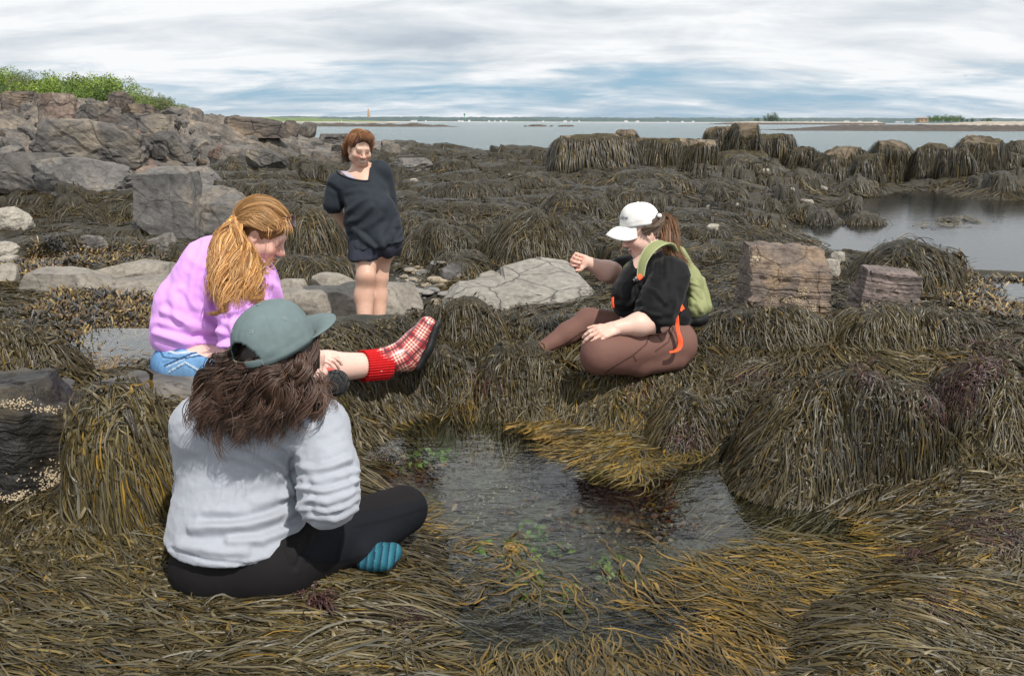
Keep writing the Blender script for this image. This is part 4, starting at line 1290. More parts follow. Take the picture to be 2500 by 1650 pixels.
def house(loc, w, dp, h, rh, wm_, rm, label, group, windows=0):
    root = empty('beach_house', loc, label, 'house', group)
    x, y, z = loc
    V, Fc = boxm(x - w / 2, x + w / 2, y - dp / 2, y + dp / 2, z, z + h)
    wl = mesh_obj('wall', V, Fc, wm_, root, smooth=False)
    e = .06 * w
    V = np.array([(x - w / 2 - e, y - dp / 2 - e, z + h), (x + w / 2 + e, y - dp / 2 - e, z + h), (x + w / 2 + e, y + dp / 2 + e, z + h), (x - w / 2 - e, y + dp / 2 + e, z + h), (x - w * .22, y, z + h + rh), (x + w * .22, y, z + h + rh)])
    mesh_obj('roof', V, [(0, 1, 5, 4), (2, 3, 4, 5), (1, 2, 5), (3, 0, 4), (3, 2, 1, 0)], rm, root, smooth=False)
    for k in range(windows):
        xx = x - w / 2 + w * (k + .5) / windows
        V, Fc = boxm(xx - w * .05, xx + w * .05, y - dp / 2 - .03, y - dp / 2 + .02, z + h * .42, z + h * .78)
        mesh_obj('window', V, Fc, dk, root, smooth=False)
    return root


hs = np.random.default_rng(8)
k = 0
for a, b, nn in ((1004, 1050, 6), (1108, 1150, 4), (1190, 1262, 4), (1300, 1420, 6), (1470, 1560, 4), (1610, 1680, 4), (1925, 1990, 4), (2030, 2080, 5), (2100, 2170, 6), (2190, 2225, 3)):
    for j in range(nn):
        px = a + (b - a) * hs.random()
        big = 1995 < px and hs.random() < .35
        w = hs.uniform(6, 13) * (2.0 if big else 1)
        h = hs.uniform(3.5, 6.5) * (1.6 if big else 1)
        x = (px - CX) / F * D5
        house((x, D5 - 12 + hs.uniform(0, 18), SEA_Z + 2.6), w, 9, h, hs.uniform(2, 4), hw, hr, 'tiny white house on the beach of the far shore', 'white houses along the far beach')
isl_z = 2.0
pH = W(2251, 296.5, 330)
house((pH[0], pH[1], pH[2] - .6), 3.6, 3.2, 1.75, .5, hp, hpr, 'small tan shingled hut with a hipped roof on the right island', None, 2)['category'] = 'hut'

# daymark tower: tapered stone obelisk
pT = W(900, 286.5, D4)
wt, ht = 5.2, 15.5
V = []; prof = [(0, 1.0), (.05, 1.0), (.06, .9), (.5, .62), (.88, .34), (.9, .42), (.93, .42), (1.0, .03)]
for t_, s in prof:
    for sx, sy in ((-1, -1), (1, -1), (1, 1), (-1, 1)):
        V.append((pT[0] + sx * s * wt / 2, pT[1] + sy * s * wt / 2, pT[2] + t_ * ht))
Fc = [(4 * i + j, 4 * i + (j + 1) % 4, 4 * i + 4 + (j + 1) % 4, 4 * i + 4 + j) for i in range(len(prof) - 1) for j in range(4)] + [(28, 29, 30, 31)]
o = mesh_obj('daymark_tower', V, Fc, plain('orange_tan_masonry', (.40, .25, .14), .9, .2, .12, .3), smooth=False)
tag(o, 'slender tapering tan stone tower on the green headland', 'tower')
# green beacon
pB = W(1134, 288, 1700)
bt = empty('channel_beacon', pB, 'thin green channel beacon standing up against the sky', 'beacon')
V, Fc = boxm(pB[0] - .5, pB[0] + .5, pB[1] - .5, pB[1] + .5, pB[2] - 4, pB[2] + 5); gmk = plain('green_paint', (.02, .2, .08), .6)
mesh_obj('mast', V, Fc, gmk, bt, smooth=False)
V, Fc = boxm(pB[0] - 1.8, pB[0] + 1.8, pB[1] - .2, pB[1] + .2, pB[2] + 5, pB[2] + 8.5)
mesh_obj('daymark_panel', V, Fc, gmk, bt, smooth=False)
# sailboat
pS = Wz(833, 300, SEA_Z)
pS = W(833, 298.5, 900); pS[2] = SEA_Z
sb = empty('sailboat', pS, 'tiny sailing boat with a white sail left of the standing woman', 'boat')
x, y, z = pS
V = [(x - 1.6, y, z + .5), (x - .9, y - .5, z + .5), (x + 1.4, y - .4, z + .5), (x + 1.4, y + .4, z + .5), (x - .9, y + .5, z + .5), (x - 1.1, y, z), (x + 1.1, y, z)]
mesh_obj('hull', V, [(0, 1, 2, 3, 4), (0, 5, 6, 2, 1), (0, 4, 3, 6, 5), (2, 6, 3)], hw, sb, smooth=False)
V = [(x - .1, y, z + .8), (x + 1.3, y + .25, z + .9), (x + .05, y, z + 4.6), (x - .1, y + .06, z + .8), (x + 1.3, y + .31, z + .9), (x + .05, y + .06, z + 4.6)]
mesh_obj('sail', V, [(0, 1, 2), (5, 4, 3), (0, 3, 4, 1), (1, 4, 5, 2), (2, 5, 3, 0)], hw, sb, smooth=False)
V, Fc = boxm(x - .12, x - .04, y - .04, y + .04, z + .4, z + 4.8); mesh_obj('mast', V, Fc, hr, sb, smooth=False)
# sea rocks
for k, (px, py, w, h, lab) in enumerate([(1313, 309.5, 48, 5, 'left black reef rock awash in the open sea'), (1382, 309.5, 40, 4, 'right black reef rock awash in the open sea'), (1283, 309.5, 10, 3, 'smallest black reef rock awash in the open sea'), (1346, 309.5, 9, 3, 'small black reef rock between the two longer ones')]):
    P = Wz(px, py, SEA_Z); d = P[1]
    V, Fc = rock_shape(900 + k, (w * d / F, 6, 2 * h * d / F), 2.2, 4, .12, 4)
    tag(mesh_obj('reef_rock', V + P, Fc, RM['crest']), lab, 'rock')

# ---------------------------------------------------------------- trees
def crown_mesh(seed, n, lumps, leaf):
    rs = np.random.default_rng(seed)
    C = rs.normal(size=(lumps, 3)) * np.array([.5, .5, .28]) + np.array([0, 0, .55])
    Rr = rs.uniform(.28, .5, lumps)
    k = rs.integers(0, lumps, n)
    dirs = nrm(rs.normal(size=(n, 3)))
    P = C[k] + dirs * (Rr[k] * rs.uniform(.55, 1.05, n))[:, None]
    a = nrm(rs.normal(size=(n, 3)) + dirs * .6)
    b = nrm(np.cross(a, rs.normal(size=(n, 3))))
    s = (leaf * rs.uniform(.5, 1.3, n))[:, None]
    c = np.cross(a, b)
    V = np.stack([P - b * s, P + c * s * .7, P + b * s, P - c * s * .7], 1).reshape(-1, 3)
    Fc = np.arange(n * 4).reshape(n, 4)
    tint = np.repeat((rs.uniform(.6, 1.25, lumps)[k] * rs.uniform(.7, 1.3, n))[:, None], 4, 0)
    return V, Fc, tint.repeat(1, 1)


def trunk_mesh(seed, hgt=.6):
    rs = np.random.default_rng(seed)
    V, Fc, off = [], [], 0
    def limb(a, b, r0, r1):
        nonlocal off
        a, b = np.array(a), np.array(b); t = nrm(b - a); s = nrm(np.cross(t, (.3, .9, .1))); u = np.cross(t, s)
        for q, r in ((a, r0), ((a + b) / 2 + rs.normal(size=3) * .02, (r0 + r1) / 2), (b, r1)):
            for j in range(6):
                an = j * math.pi / 3
                V.append(q + r * (math.cos(an) * s + math.sin(an) * u))
        for i in range(2):
            for j in range(6):
                Fc.append((off + i * 6 + j, off + i * 6 + (j + 1) % 6, off + i * 6 + 6 + (j + 1) % 6, off + i * 6 + 6 + j))
        off += 18
    top = np.array([rs.normal() * .05, rs.normal() * .05, hgt])
    limb((0, 0, -.15), top, .05, .03)
    for j in range(4):
        an = rs.uniform(0, 6.28)
        limb(top * rs.uniform(.5, 1), top + np.array([math.cos(an) * .4, math.sin(an) * .4, rs.uniform(.1, .4)]), .025, .008)
    return np.array(V), np.array(Fc)


bark = plain('grey_bark', (.12, .10, .085), .9)
LEAF = []
for c in ((.16, .23, .035), (.10, .17, .035), (.20, .22, .075), (.13, .15, .06), (.055, .10, .03)):
    m = colmat('tree_leaves', rough=.75, spec=.25)
    LEAF.append((m, c))
tree_src = []
for k in range(7):
    V, Fc, tint = crown_mesh(60 + k, 2600, 11, .038)
    m, c = LEAF[k % 5]
    tree_src.append((V, Fc, tint * np.array(c)[None], m, trunk_mesh(80 + k)))
def make_tree(k, loc, sc, label, group, name='hillside_tree'):
    V, Fc, cc, m, (TV, TF) = tree_src[k]
    root = empty(name, loc, label, 'tree', group)
    root.scale = sc
    for nm, v, f, mm, c in (('crown', V, Fc, m, cc), ('trunk', TV, TF, bark, None)):
        o = mesh_obj(nm, v, f, mm, cols=c); o.parent = root
    return root
def copy_tree(r, loc, sc, rz, label=None):
    c = r.copy(); COL.objects.link(c); c.location = loc; c.scale = sc; c.rotation_euler = (0, 0, rz)
    if label: c['label'] = label
    for ch in r.children:
        o = ch.copy(); COL.objects.link(o); o.parent = c
    return c


hillm = shingle_mat('hill_turf', .4, ((.22, .17, .13), (.34, .27, .21)), ((.06, .10, .025), (.13, .18, .05)), 1.2, 3.4)
hx0 = -260
xE = (505 - CX) / F * 150
def hill_h(x, y):
    top = np.interp((x / y) * F + CX, [-900, -300, 0, 100, 220, 320, 420, 480, 540, 600], [8.3, 7.4, 6.5, 6.1, 5.5, 4.4, 3.4, 2.8, 2.1, -.5])
    return top
hx = np.linspace(-260, -50, 150); hy = np.linspace(84, 230, 60)
X, Y = np.meshgrid(hx, hy)
ramp_ = sstep(84, 150, Y)
Zh = (hill_h(X, Y) + 1.2) * (.35 + .65 * ramp_) - 1.2 + .35 * fbm(p3(X / 7, Y / 7), 4)
Zh = np.where(Y > 165, Zh - (Y - 165) * .05, Zh)
i = np.arange(X.size).reshape(X.shape)
tag(mesh_obj('hill', np.stack([X, Y, Zh], -1), np.stack([i[:-1, :-1], i[:-1, 1:], i[1:, 1:], i[1:, :-1]], -1).reshape(-1, 4), hillm), kind='structure')
ts = np.random.default_rng(21)
def hz(x, y):
    a = int(np.argmin(np.abs(hx - x))); b = int(np.argmin(np.abs(hy - y))); return Zh[b, a]
roots = []
KINDS_ = ['bright yellow-green rounded tree on the wooded hill', 'fresh green bushy tree on the wooded hill', 'pale olive feathery tree on the wooded hill', 'grey-green half-bare tree on the wooded hill', 'dark green dense tree on the wooded hill', 'spreading yellow-green tree on the wooded hill', 'tall fresh green tree on the wooded hill']
for j in range(235):
    y = ts.uniform(112, 185)
    px = ts.uniform(-420, 468) if j < 180 else ts.uniform(370, 490)
    x = (px - CX) / F * y
    h = ts.uniform(1.9, 3.5) * (1 if px < 330 else .72) * (.62 if px > 430 else 1)
    z = hz(x, y) - .2
    k = j % 7 if ts.random() < .8 else 3
    sc = (h * ts.uniform(.8, 1.25), h * ts.uniform(.8, 1.25), h * ts.uniform(.8, 1.1))
    src = next((r for kk, r in roots if kk == k), None)
    if src is None:
        roots.append((k, make_tree(k, (x, y, z), sc, KINDS_[k], 'trees on the wooded hill: ' + KINDS_[k].split(' tree')[0])))
    else:
        copy_tree(src, (x, y, z), sc, ts.uniform(0, 6.28))
# shrubs and trees on the islands
tsrc = dict(roots)
def isl(px, pyb, d, h, k, wd_, label, grp=None):
    p = W(px, pyb, d)
    r = copy_tree(tsrc[k], p, (h * wd_, h * wd_, h), px, label)
    if grp: r['group'] = grp
    elif 'group' in r: del r['group']
    r.name = 'island_tree'
for j in range(9):
    isl(2270 + j * 9.5, 296.5, 335 + (j % 3) * 4, 1.6 + .5 * (j % 2), 4 if j % 3 else 1, .9, 'dark green bush in the clump right of the island hut', 'bushes beside the island hut')
for j, px in enumerate((2362, 2372, 2398, 2412, 2419)):
    isl(px, 297, 340, .9 + .3 * (j % 2), 4, .9, 'small lone bush far right along the island', 'small bushes on the island')
for j, (px, h) in enumerate(((1850, 4.5), (1868, 7), (1876, 8), (1883, 11), (1890, 8), (1898, 6), (1845, 4), (1905, 4), (1918, 3.2), (1932, 3))):
    isl(px, 296.5, D2, h, 4 if j < 6 else 1, .6, 'tree in the dark clump on the distant small islet', 'trees on the small islet')
# birds
bk = plain('gull_grey', (.12, .13, .15), .8)
for k, (px, py, d, s, lab) in enumerate([(2357, 186, 60, .30, 'dark bird flying at the right above the white cloud band'), (2372, 264, 160, .5, 'distant dark bird low over the island'), (2248, 215, 120, .4, 'pale distant bird above the hut')]):
    p = W(px, py, d)
    V = np.array([(0, -.5, 0), (.12, 0, .05), (0, .55, 0), (-.12, 0, .05), (0, 0, -.1), (.9, .1, .45), (.45, -.18, .3), (.45, .25, .32), (-.9, .1, .55), (-.45, -.18, .3), (-.45, .25, .32)]) * s * .5
    o = mesh_obj('seabird', V + p, [(0, 1, 4), (1, 2, 4), (2, 3, 4), (3, 0, 4), (0, 3, 2, 1), (1, 6, 5, 7), (3, 10, 8, 9)], bk)
    tag(o, lab, 'bird')

# the sea air between here and the far shore
hzv, hzf = boxm(-7000, 7000, -90, 5200, -6.5, 70)
hm = bpy.data.materials.new('sea_air'); hm.use_nodes = True
ht_ = hm.node_tree; ht_.nodes.remove(ht_.nodes['Principled BSDF'])
pv = ht_.nodes.new('ShaderNodeVolumePrincipled'); pv.inputs['Color'].default_value = (.80, .88, .97, 1); pv.inputs['Density'].default_value = .000038; pv.inputs['Anisotropy'].default_value = .2
ht_.links.new(pv.outputs[0], ht_.nodes['Material Output'].inputs['Volume'])
tag(mesh_obj('haze', hzv, hzf, hm, smooth=False), kind='stuff')
# ---------------------------------------------------------------- body modelling: smooth-blended volumes -> one continuous surface
def cap(a, b, ra, rb=None, k=.03, flat=None, op='u'):
    return dict(t='cap', a=np.array(a, float), b=np.array(b, float), ra=ra, rb=ra if rb is None else rb, k=k, flat=flat, op=op)


def ell(c, r, k=.03, R=None, op='u'):
    return dict(t='ell', c=np.array(c, float), r=np.array(r, float), k=k, R=R, op=op)


def half(c, n, k=.01):
    """cut everything on the side n points to"""
    return dict(t='pl', c=np.array(c, float), n=nrm(np.array(n, float)), k=k, op='s')


def sub(p, k=None):
    p = dict(p); p['op'] = 's'
    if k is not None: p['k'] = k
    return p


def prim_bounds(p, m):
    if p['t'] == 'pl': return np.full(3, -1e3), np.full(3, 1e3)
    if p['t'] == 'cap':
        r = max(p['ra'], p['rb']) * (1.0 if p['flat'] is None else max(1, 1 / min(1, p['flat'][1]))) + m
        return np.minimum(p['a'], p['b']) - r, np.maximum(p['a'], p['b']) + r
    r = p['r'].max() + m
    return p['c'] - r, p['c'] + r


def prim_d(p, P):
    if p['t'] == 'pl': return -((P - p['c']) @ p['n'])
    if p['t'] == 'cap':
        a, b = p['a'], p['b']
        if p['flat'] is not None:
            n, f = nrm(p['flat'][0]), p['flat'][1]   # squash along n by f (<1 thinner)
            S = np.eye(3) + (1 / f - 1) * np.outer(n, n)
            P = (P - a) @ S + a
            b = (b - a) @ S + a
        ab = b - a
        t = np.clip(((P - a) @ ab) / (ab @ ab + 1e-12), 0, 1)
        d = np.linalg.norm(P - a - t[..., None] * ab, axis=-1) - (p['ra'] + (p['rb'] - p['ra']) * t)
        if p['flat'] is not None: d = d * min(1, p['flat'][1] ** .5)
        return d
    Q = P - p['c']
    if p['R'] is not None: Q = Q @ p['R'].T
    k0 = np.linalg.norm(Q / p['r'], axis=-1)
    k1 = np.linalg.norm(Q / p['r'] ** 2, axis=-1) + 1e-9
    return np.where(k0 < 1e-6, -p['r'].min(), k0 * (k0 - 1) / k1)


def sdf_mesh(prims, vox, smooth=1):
    los, his = zip(*[prim_bounds(p, .03) for p in prims if p['op'] == 'u'])
    lo, hi = np.min(los, 0) - 2 * vox, np.max(his, 0) + 2 * vox
    n = np.ceil((hi - lo) / vox).astype(int) + 1
    ax = [(lo[i] + vox * np.arange(n[i])).astype(np.float32) for i in range(3)]
    D = np.full(n, .5, np.float32)
    for p in prims:
        m = p['k'] + 4 * vox
        a, b = prim_bounds(p, m)
        i0 = np.clip(np.floor((a - lo) / vox).astype(int), 0, n - 1); i1 = np.clip(np.ceil((b - lo) / vox).astype(int) + 1, 1, n)
        if np.any(i1 <= i0): continue
        sl = tuple(slice(i0[j], i1[j]) for j in range(3))
        G = np.stack(np.meshgrid(*[ax[j][sl[j]] for j in range(3)], indexing='ij'), -1)
        d = prim_d(p, G)
        o = D[sl]
        k = max(p['k'], 1e-4)
        if p['op'] == 'u':
            h = np.clip(.5 + .5 * (o - d) / k, 0, 1)
            D[sl] = o * (1 - h) + d * h - k * h * (1 - h)
        else:
            d = -d
            h = np.clip(.5 - .5 * (o - d) / k, 0, 1)
            D[sl] = o * (1 - h) + d * h + k * h * (1 - h)
    # naive surface nets
    S = D < 0
    c = np.zeros(n - 1, np.int8)
    for dx in (0, 1):
        for dy in (0, 1):
            for dz in (0, 1):
                c += S[dx:n[0] - 1 + dx, dy:n[1] - 1 + dy, dz:n[2] - 1 + dz]
    act = (c > 0) & (c < 8)
    I = np.argwhere(act)
    vid = np.full(act.shape, -1, np.int64); vid[tuple(I.T)] = np.arange(len(I))
    acc = np.zeros((len(I), 3)); cnt = np.zeros(len(I))
    for axis in range(3):
        e = np.eye(3, dtype=int)[axis]
        for p_ in (0, 1):
            for q_ in (0, 1):
                off = np.zeros(3, int); oth = [j for j in range(3) if j != axis]
                off[oth[0]], off[oth[1]] = p_, q_
                A = I + off; B = A + e
                da, db = D[tuple(A.T)], D[tuple(B.T)]
                m = (da < 0) != (db < 0)
                t = np.where(m, da / np.where(m, da - db, 1), 0)
                acc += np.where(m[:, None], A + t[:, None] * e, 0); cnt += m
    V = lo + vox * acc / cnt[:, None]
    Fs = []
    for axis in range(3):
        e = np.eye(3, dtype=int)[axis]; oth = [(axis + 1) % 3, (axis + 2) % 3]
        sl0 = [slice(1, n[j] - 1) for j in range(3)]; sl0[axis] = slice(0, n[axis] - 1)
        sl1 = list(sl0); sl1[axis] = slice(1, n[axis])
        s0, s1 = S[tuple(sl0)], S[tuple(sl1)]
        X = np.argwhere(s0 != s1)
        if not len(X): continue
        base = X.copy()
        for j in oth: base[:, j] += 1
        inside = s0[tuple(X.T)]
        u, v = np.eye(3, dtype=int)[oth[0]], np.eye(3, dtype=int)[oth[1]]
        q = [vid[tuple((base - a * u - b * v).T)] for a, b in ((1, 1), (0, 1), (0, 0), (1, 0))]
        Q = np.stack(q, 1)
        Q[~inside] = Q[~inside][:, ::-1]
        Fs.append(Q)
    Fq = np.concatenate(Fs)
    for _ in range(smooth):
        V = laplace(V, Fq, .5)
    return V, Fq


def laplace(V, Fq, f):
    acc = np.zeros_like(V); cnt = np.zeros(len(V))
    for a in range(Fq.shape[1]):
        b = (a + 1) % Fq.shape[1]
        np.add.at(acc, Fq[:, a], V[Fq[:, b]]); np.add.at(cnt, Fq[:, a], 1)
        np.add.at(acc, Fq[:, b], V[Fq[:, a]]); np.add.at(cnt, Fq[:, b], 1)
    return V * (1 - f) + f * acc / np.maximum(cnt, 1)[:, None]


def vnormals(V, Fq):
    a, b, c = V[Fq[:, 0]], V[Fq[:, 1]], V[Fq[:, 2]]
    fn = np.cross(b - a, c - a)
    N = np.zeros_like(V)
    for k in range(Fq.shape[1]): np.add.at(N, Fq[:, k], fn)
    return nrm(N)


def seg_dist(px, py, pl):
    best = np.full(px.shape, 1e9)
    for (x1, y1), (x2, y2) in zip(pl[:-1], pl[1:]):
        dx, dy = x2 - x1, y2 - y1
        t = np.clip(((px - x1) * dx + (py - y1) * dy) / (dx * dx + dy * dy + 1e-9), 0, 1)
        best = np.minimum(best, np.hypot(px - x1 - t * dx, py - y1 - t * dy))
    return best


def folds(V, Fq, fl, gen=None):
    """sculpt cloth folds: (survey polyline, height m, width survey px); plus a generic wrinkle function"""
    N = vnormals(V, Fq)
    px, py, d = proj(V)
    facing = np.clip(np.sum(N * (CAM - V) / d[:, None], 1) * 3 + .3, 0, 1)
    disp = np.zeros(len(V))
    for pl, amp, wdt in fl:
        q = seg_dist(px, py, pl) / wdt
        disp += amp * (np.exp(-q ** 2) - .45 * np.exp(-((q - 1.7) / .9) ** 2)) * facing
    if gen is not None: disp = disp + gen(V)
    return V + N * disp[:, None]


def ridged(P, o=3):
    return 1 - 2 * np.abs(fbm(P, o))


def frame(f, u):
    f = nrm(f); l = nrm(np.cross(u, f)); u = np.cross(f, l)
    return f, u, l       # forward, up, left


class Head:
    """head frame: x = left, y = forward, z = up; metres, eyes near z=0"""
    def __init__(s, c, f, u, sc=1.0, full=1.0):
        s.c = np.array(c, float); s.f, s.u, s.l = frame(np.array(f, float), np.array(u, float)); s.s = sc; s.full = full
        s.R = np.stack([s.l, s.f, s.u])

    def p(s, x, y, z):
        return s.c + s.s * (x * s.l + y * s.f + z * s.u)

    def local(s, V):
        return ((V - s.c) @ s.R.T) / s.s

    def prims(s, smile=0.0):
        e = lambda c, r, k=.02, op='u': ell(s.p(*c), np.array(r) * s.s, k * s.s, s.R, op)
        q = lambda a, b, r, r2=None, k=.012, op='u': cap(s.p(*a), s.p(*b), r * s.s, (r if r2 is None else r2) * s.s, k * s.s, None, op)
        w = s.full
        P = [e((0, -.015, .035), (.074, .094, .083)), e((0, .028, -.035), (.058 * w, .058, .078), .035), e((0, .058, -.093), (.026 * w, .022, .02), .03)]
        for x in (-1, 1):
            P += [e((x * .046 * w, -.002, -.062), (.026, .04, .03), .03), e((x * .036 * w, .058, -.033 + .004 * smile), (.026 + .004 * smile, .024, .024), .025)]
        P += [q((-.036, .078, .021), (.036, .078, .021), .012, None, .018)]
        for x in (-1, 1):
            P += [sub(e((x * .031, .103, .003), (.019, .016, .012)), .012 * s.s), e((x * .031, .0765, .002), (.0125, .0125, .0125), .002)]
            P += [q((x * .017, .0865, .0085), (x * .045, .0805, .007), .0042, .004, .005)]       # upper lids
            P += [q((x * .018, .0855, -.005), (x * .043, .080, -.004), .0035, .003, .006)]       # lower lids
        P += [q((0, .086, .006), (0, .107, -.030), .0075, .0115, .014), e((0, .104, -.034), (.012, .011, .0095), .01)]
        for x in (-1, 1): P += [e((x * .0135, .094, -.037), (.008, .010, .008), .008)]
        cz, lw = .007 * smile, .021 + .006 * smile
        P += [q((-lw, .080, -.062 + cz), (0, .090, -.0625), .0038, .0048, .007), q((0, .090, -.0625), (lw, .080, -.062 + cz), .0048, .0038, .007)]
        P += [q((-lw * .85, .080, -.072 + cz * .7), (0, .088, -.0745), .0040, .0055, .008), q((0, .088, -.0745), (lw * .85, .080, -.072 + cz * .7), .0055, .0040, .008)]
        P += [sub(q((-lw, .091, -.0665 + cz), (0, .096, -.0675), .0022 + .0016 * smile), .003), sub(q((0, .096, -.0675), (lw, .091, -.0665 + cz), .0022 + .0016 * smile), .003)]
        for x in (-1, 1):
            P += [e((x * .077, -.008, -.006), (.009, .019, .031), .006), e((x * .074, -.004, -.034), (.008, .010, .010), .006),
                  sub(e((x * .086, -.004, -.002), (.006, .010, .017)), .005 * s.s)]
        return P

    def paint(s, V, C, smile=0.0, iris=(.05, .035, .02), lip=(.44, .20, .17)):
        q = s.local(V)
        x, y, z = q.T
        ax = np.abs(x)
        front = y > .07
        m = (np.hypot(ax - .034 * s.full, z + .035) < .024) & (y > .04)
        C[m] *= (1.02, .88, .86)
        C[(np.hypot(x, z + .034) < .013) & (y > .09)] *= (1.0, .88, .86)
        zc_ = -.0675 + (ax / (.021 + .006 * smile)) ** 2 * .007 * smile
        inx = (ax < .022 + .005 * smile) & (y > .070)
        m = (np.abs(z - zc_ - .0045) < .0036) & inx
        C[m] = C[m] * .35 + np.array(lip) * .65
        m = (np.abs(z - zc_ + .006) < .0048) & inx & (ax < .019)
        C[m] = C[m] * .35 + np.array(lip) * .65
        m = (np.abs(z - zc_) < .0022 + .0014 * smile) & inx & (ax < .020 + .004 * smile)
        C[m] = (.60, .55, .48) if smile > .5 else (.12, .04, .04)
        if smile < .5:
            m = (np.hypot((ax - .031) / 1.35, z - .002) < .0075) & (y > .079) & (y < .0905)
            C[m] = (.55, .5, .47)
            m = (np.hypot(ax - .031, z - .002) < .0055) & (y > .083) & (y < .0905)
            C[m] = iris
        else:       # narrowed against the sun
            m = (np.abs(z - .0025 + ((ax - .031) / .03) ** 2 * .004) < .0036) & (ax > .016) & (ax < .046) & (y > .07)
            C[m] = (.20, .11, .08)
            m = (np.abs(z + .036 - (ax - .014) * -.55) < .002) & (ax > .016) & (ax < .034) & (y > .07)
            C[m] *= .72
            m = (np.hypot(ax - .007, z + .0425) < .0035) & (y > .085)
            C[m] *= .3
        m = (np.abs(z - .0275 + ((ax - .03) / .05) ** 2 * .02) < .0035) & (ax > .014) & (ax < .05) & (y > .055)
        C[m] = C[m] * .78
        m = (np.abs(z - .009) < .0028) & (ax > .016) & (ax < .046) & front
        C[m] = C[m] * .78
        return C


def hand(wr, fwd, palm, side, curl=(.3,) * 4, thumb=.5, sc=1.0, spread=.16, thumb_dir=None):
    """wr wrist, fwd towards the knuckles, palm = palm normal, side=+1/-1 puts the thumb along side*(palm x fwd)"""
    f = nrm(np.array(fwd, float)); n = nrm(np.array(palm, float) - f * np.dot(palm, f)); t = np.cross(n, f) * side
    P = [cap(wr, wr + f * .03 * sc, .027 * sc, .028 * sc, .012, (n, .68))]
    kn = []
    for i, (o, ln) in enumerate(((.030, .090), (.010, .094), (-.010, .089), (-.028, .081))):
        b = wr + f * .018 * sc + t * o * .75 * sc
        k = wr + f * ln * sc + t * o * sc
        kn.append(k)
        P.append(cap(b, k, .0145 * sc, .0115 * sc, .010))
    P.append(cap(wr + f * .03 * sc + t * .012 * sc + n * .006 * sc, wr + f * .07 * sc + n * .005 * sc, .017 * sc, .013 * sc, .012))
    lens = ((.040, .025, .020), (.044, .029, .021), (.041, .027, .020), (.032, .021, .018))
    for i in range(4):
        p = kn[i]; ang = 0
        rad = (.0098, .0100, .0095, .0085)[i]
        for j in range(3):
            ang += curl[i] * (1.0, 1.15, .8)[j]
            d = f * math.cos(ang) + n * math.sin(ang) + t * spread * (1.5 - i) * .5 * math.cos(ang)
            d = nrm(d)
            q = p + d * lens[i][j] * sc
            P.append(cap(p, q, rad * sc * (1 - .08 * j), rad * sc * (.94 - .08 * j), .004))
            p = q
    b = wr + f * .022 * sc + t * .024 * sc + n * .010 * sc
    d0 = nrm(f * .62 + t * .62 + n * .35) if thumb_dir is None else nrm(f * thumb_dir[0] + t * thumb_dir[1] + n * thumb_dir[2])
    q = b + d0 * .040 * sc
    P.append(cap(b - d0 * .008 * sc, q, .0155 * sc, .0115 * sc, .012))
    d1 = nrm(d0 * (1 - thumb * .4) + (f * .8 + n * .5 - t * .25) * thumb)
    q2 = q + d1 * .032 * sc
    P.append(cap(q, q2, .0112 * sc, .010 * sc, .005))
    d2 = nrm(d1 + (n * .5 - t * .5) * thumb)
    P.append(cap(q2, q2 + d2 * .026 * sc, .0098 * sc, .0078 * sc, .004))
    return P


def tube(pts, r, nseg=10):
    pts = np.array(pts, float)
    r = np.broadcast_to(np.asarray(r, float), (len(pts),))
    T = np.gradient(pts, axis=0); T = nrm(T)
    V = []
    s = nrm(np.cross(T[0], (.13, .2, .97)))
    for i in range(len(pts)):
        s = nrm(s - T[i] * np.dot(s, T[i])); u = np.cross(T[i], s)
        for j in range(nseg):
            a = 2 * math.pi * j / nseg
            V.append(pts[i] + r[i] * (math.cos(a) * s + math.sin(a) * u))
    Fc = [(i * nseg + j, i * nseg + (j + 1) % nseg, (i + 1) * nseg + (j + 1) % nseg, (i + 1) * nseg + j) for i in range(len(pts) - 1) for j in range(nseg)]
    Fc += [tuple(range(nseg))[::-1], tuple(range((len(pts) - 1) * nseg, len(pts) * nseg))]
    return np.array(V), Fc


def catmull(pts, n):
    pts = np.array(pts, float)
    m = len(pts)
    if m == 2: return pts[0] + (pts[1] - pts[0]) * np.linspace(0, 1, n)[:, None]
    P = np.concatenate([[2 * pts[0] - pts[1]], pts, [2 * pts[-1] - pts[-2]]])
    out = []
    for t in np.linspace(0, m - 1 - 1e-6, n):
        i = int(t); f = t - i
        a, b, c, d = P[i:i + 4]
        out.append(.5 * ((2 * b) + (-a + c) * f + (2 * a - 5 * b + 4 * c - d) * f * f + (-a + 3 * b - 3 * c + d) * f ** 3))
    return np.array(out)


def band(pts, wid, thick, nrmls, n=40):
    """flat strap along pts with face normals"""
    P = catmull(pts, n); Nn = nrm(catmull(nrmls, n))
    T = nrm(np.gradient(P, axis=0)); S = nrm(np.cross(T, Nn)); Nn = np.cross(S, T)
    w = np.interp(np.linspace(0, 1, n), np.linspace(0, 1, len(np.atleast_1d(wid))), np.atleast_1d(wid)) / 2
    V = []
    prof = [(-1, -.5), (-1, .3), (-.85, .5), (.85, .5), (1, .3), (1, -.5)]
    for i in range(n):
        for a, b in prof: V.append(P[i] + S[i] * a * w[i] + Nn[i] * b * thick)
    k = 6
    Fc = [(i * k + j, i * k + (j + 1) % k, (i + 1) * k + (j + 1) % k, (i + 1) * k + j) for i in range(n - 1) for j in range(k)]
    Fc += [tuple(range(k))[::-1], tuple(range((n - 1) * k, n * k))]
    return np.array(V), Fc


def merge(parts):
    V, Fc, o = [], [], 0
    for v, f in parts:
        v = np.asarray(v)
        V.append(v); Fc += [tuple(int(x) + o for x in q) for q in f]; o += len(v)
    return np.concatenate(V), Fc


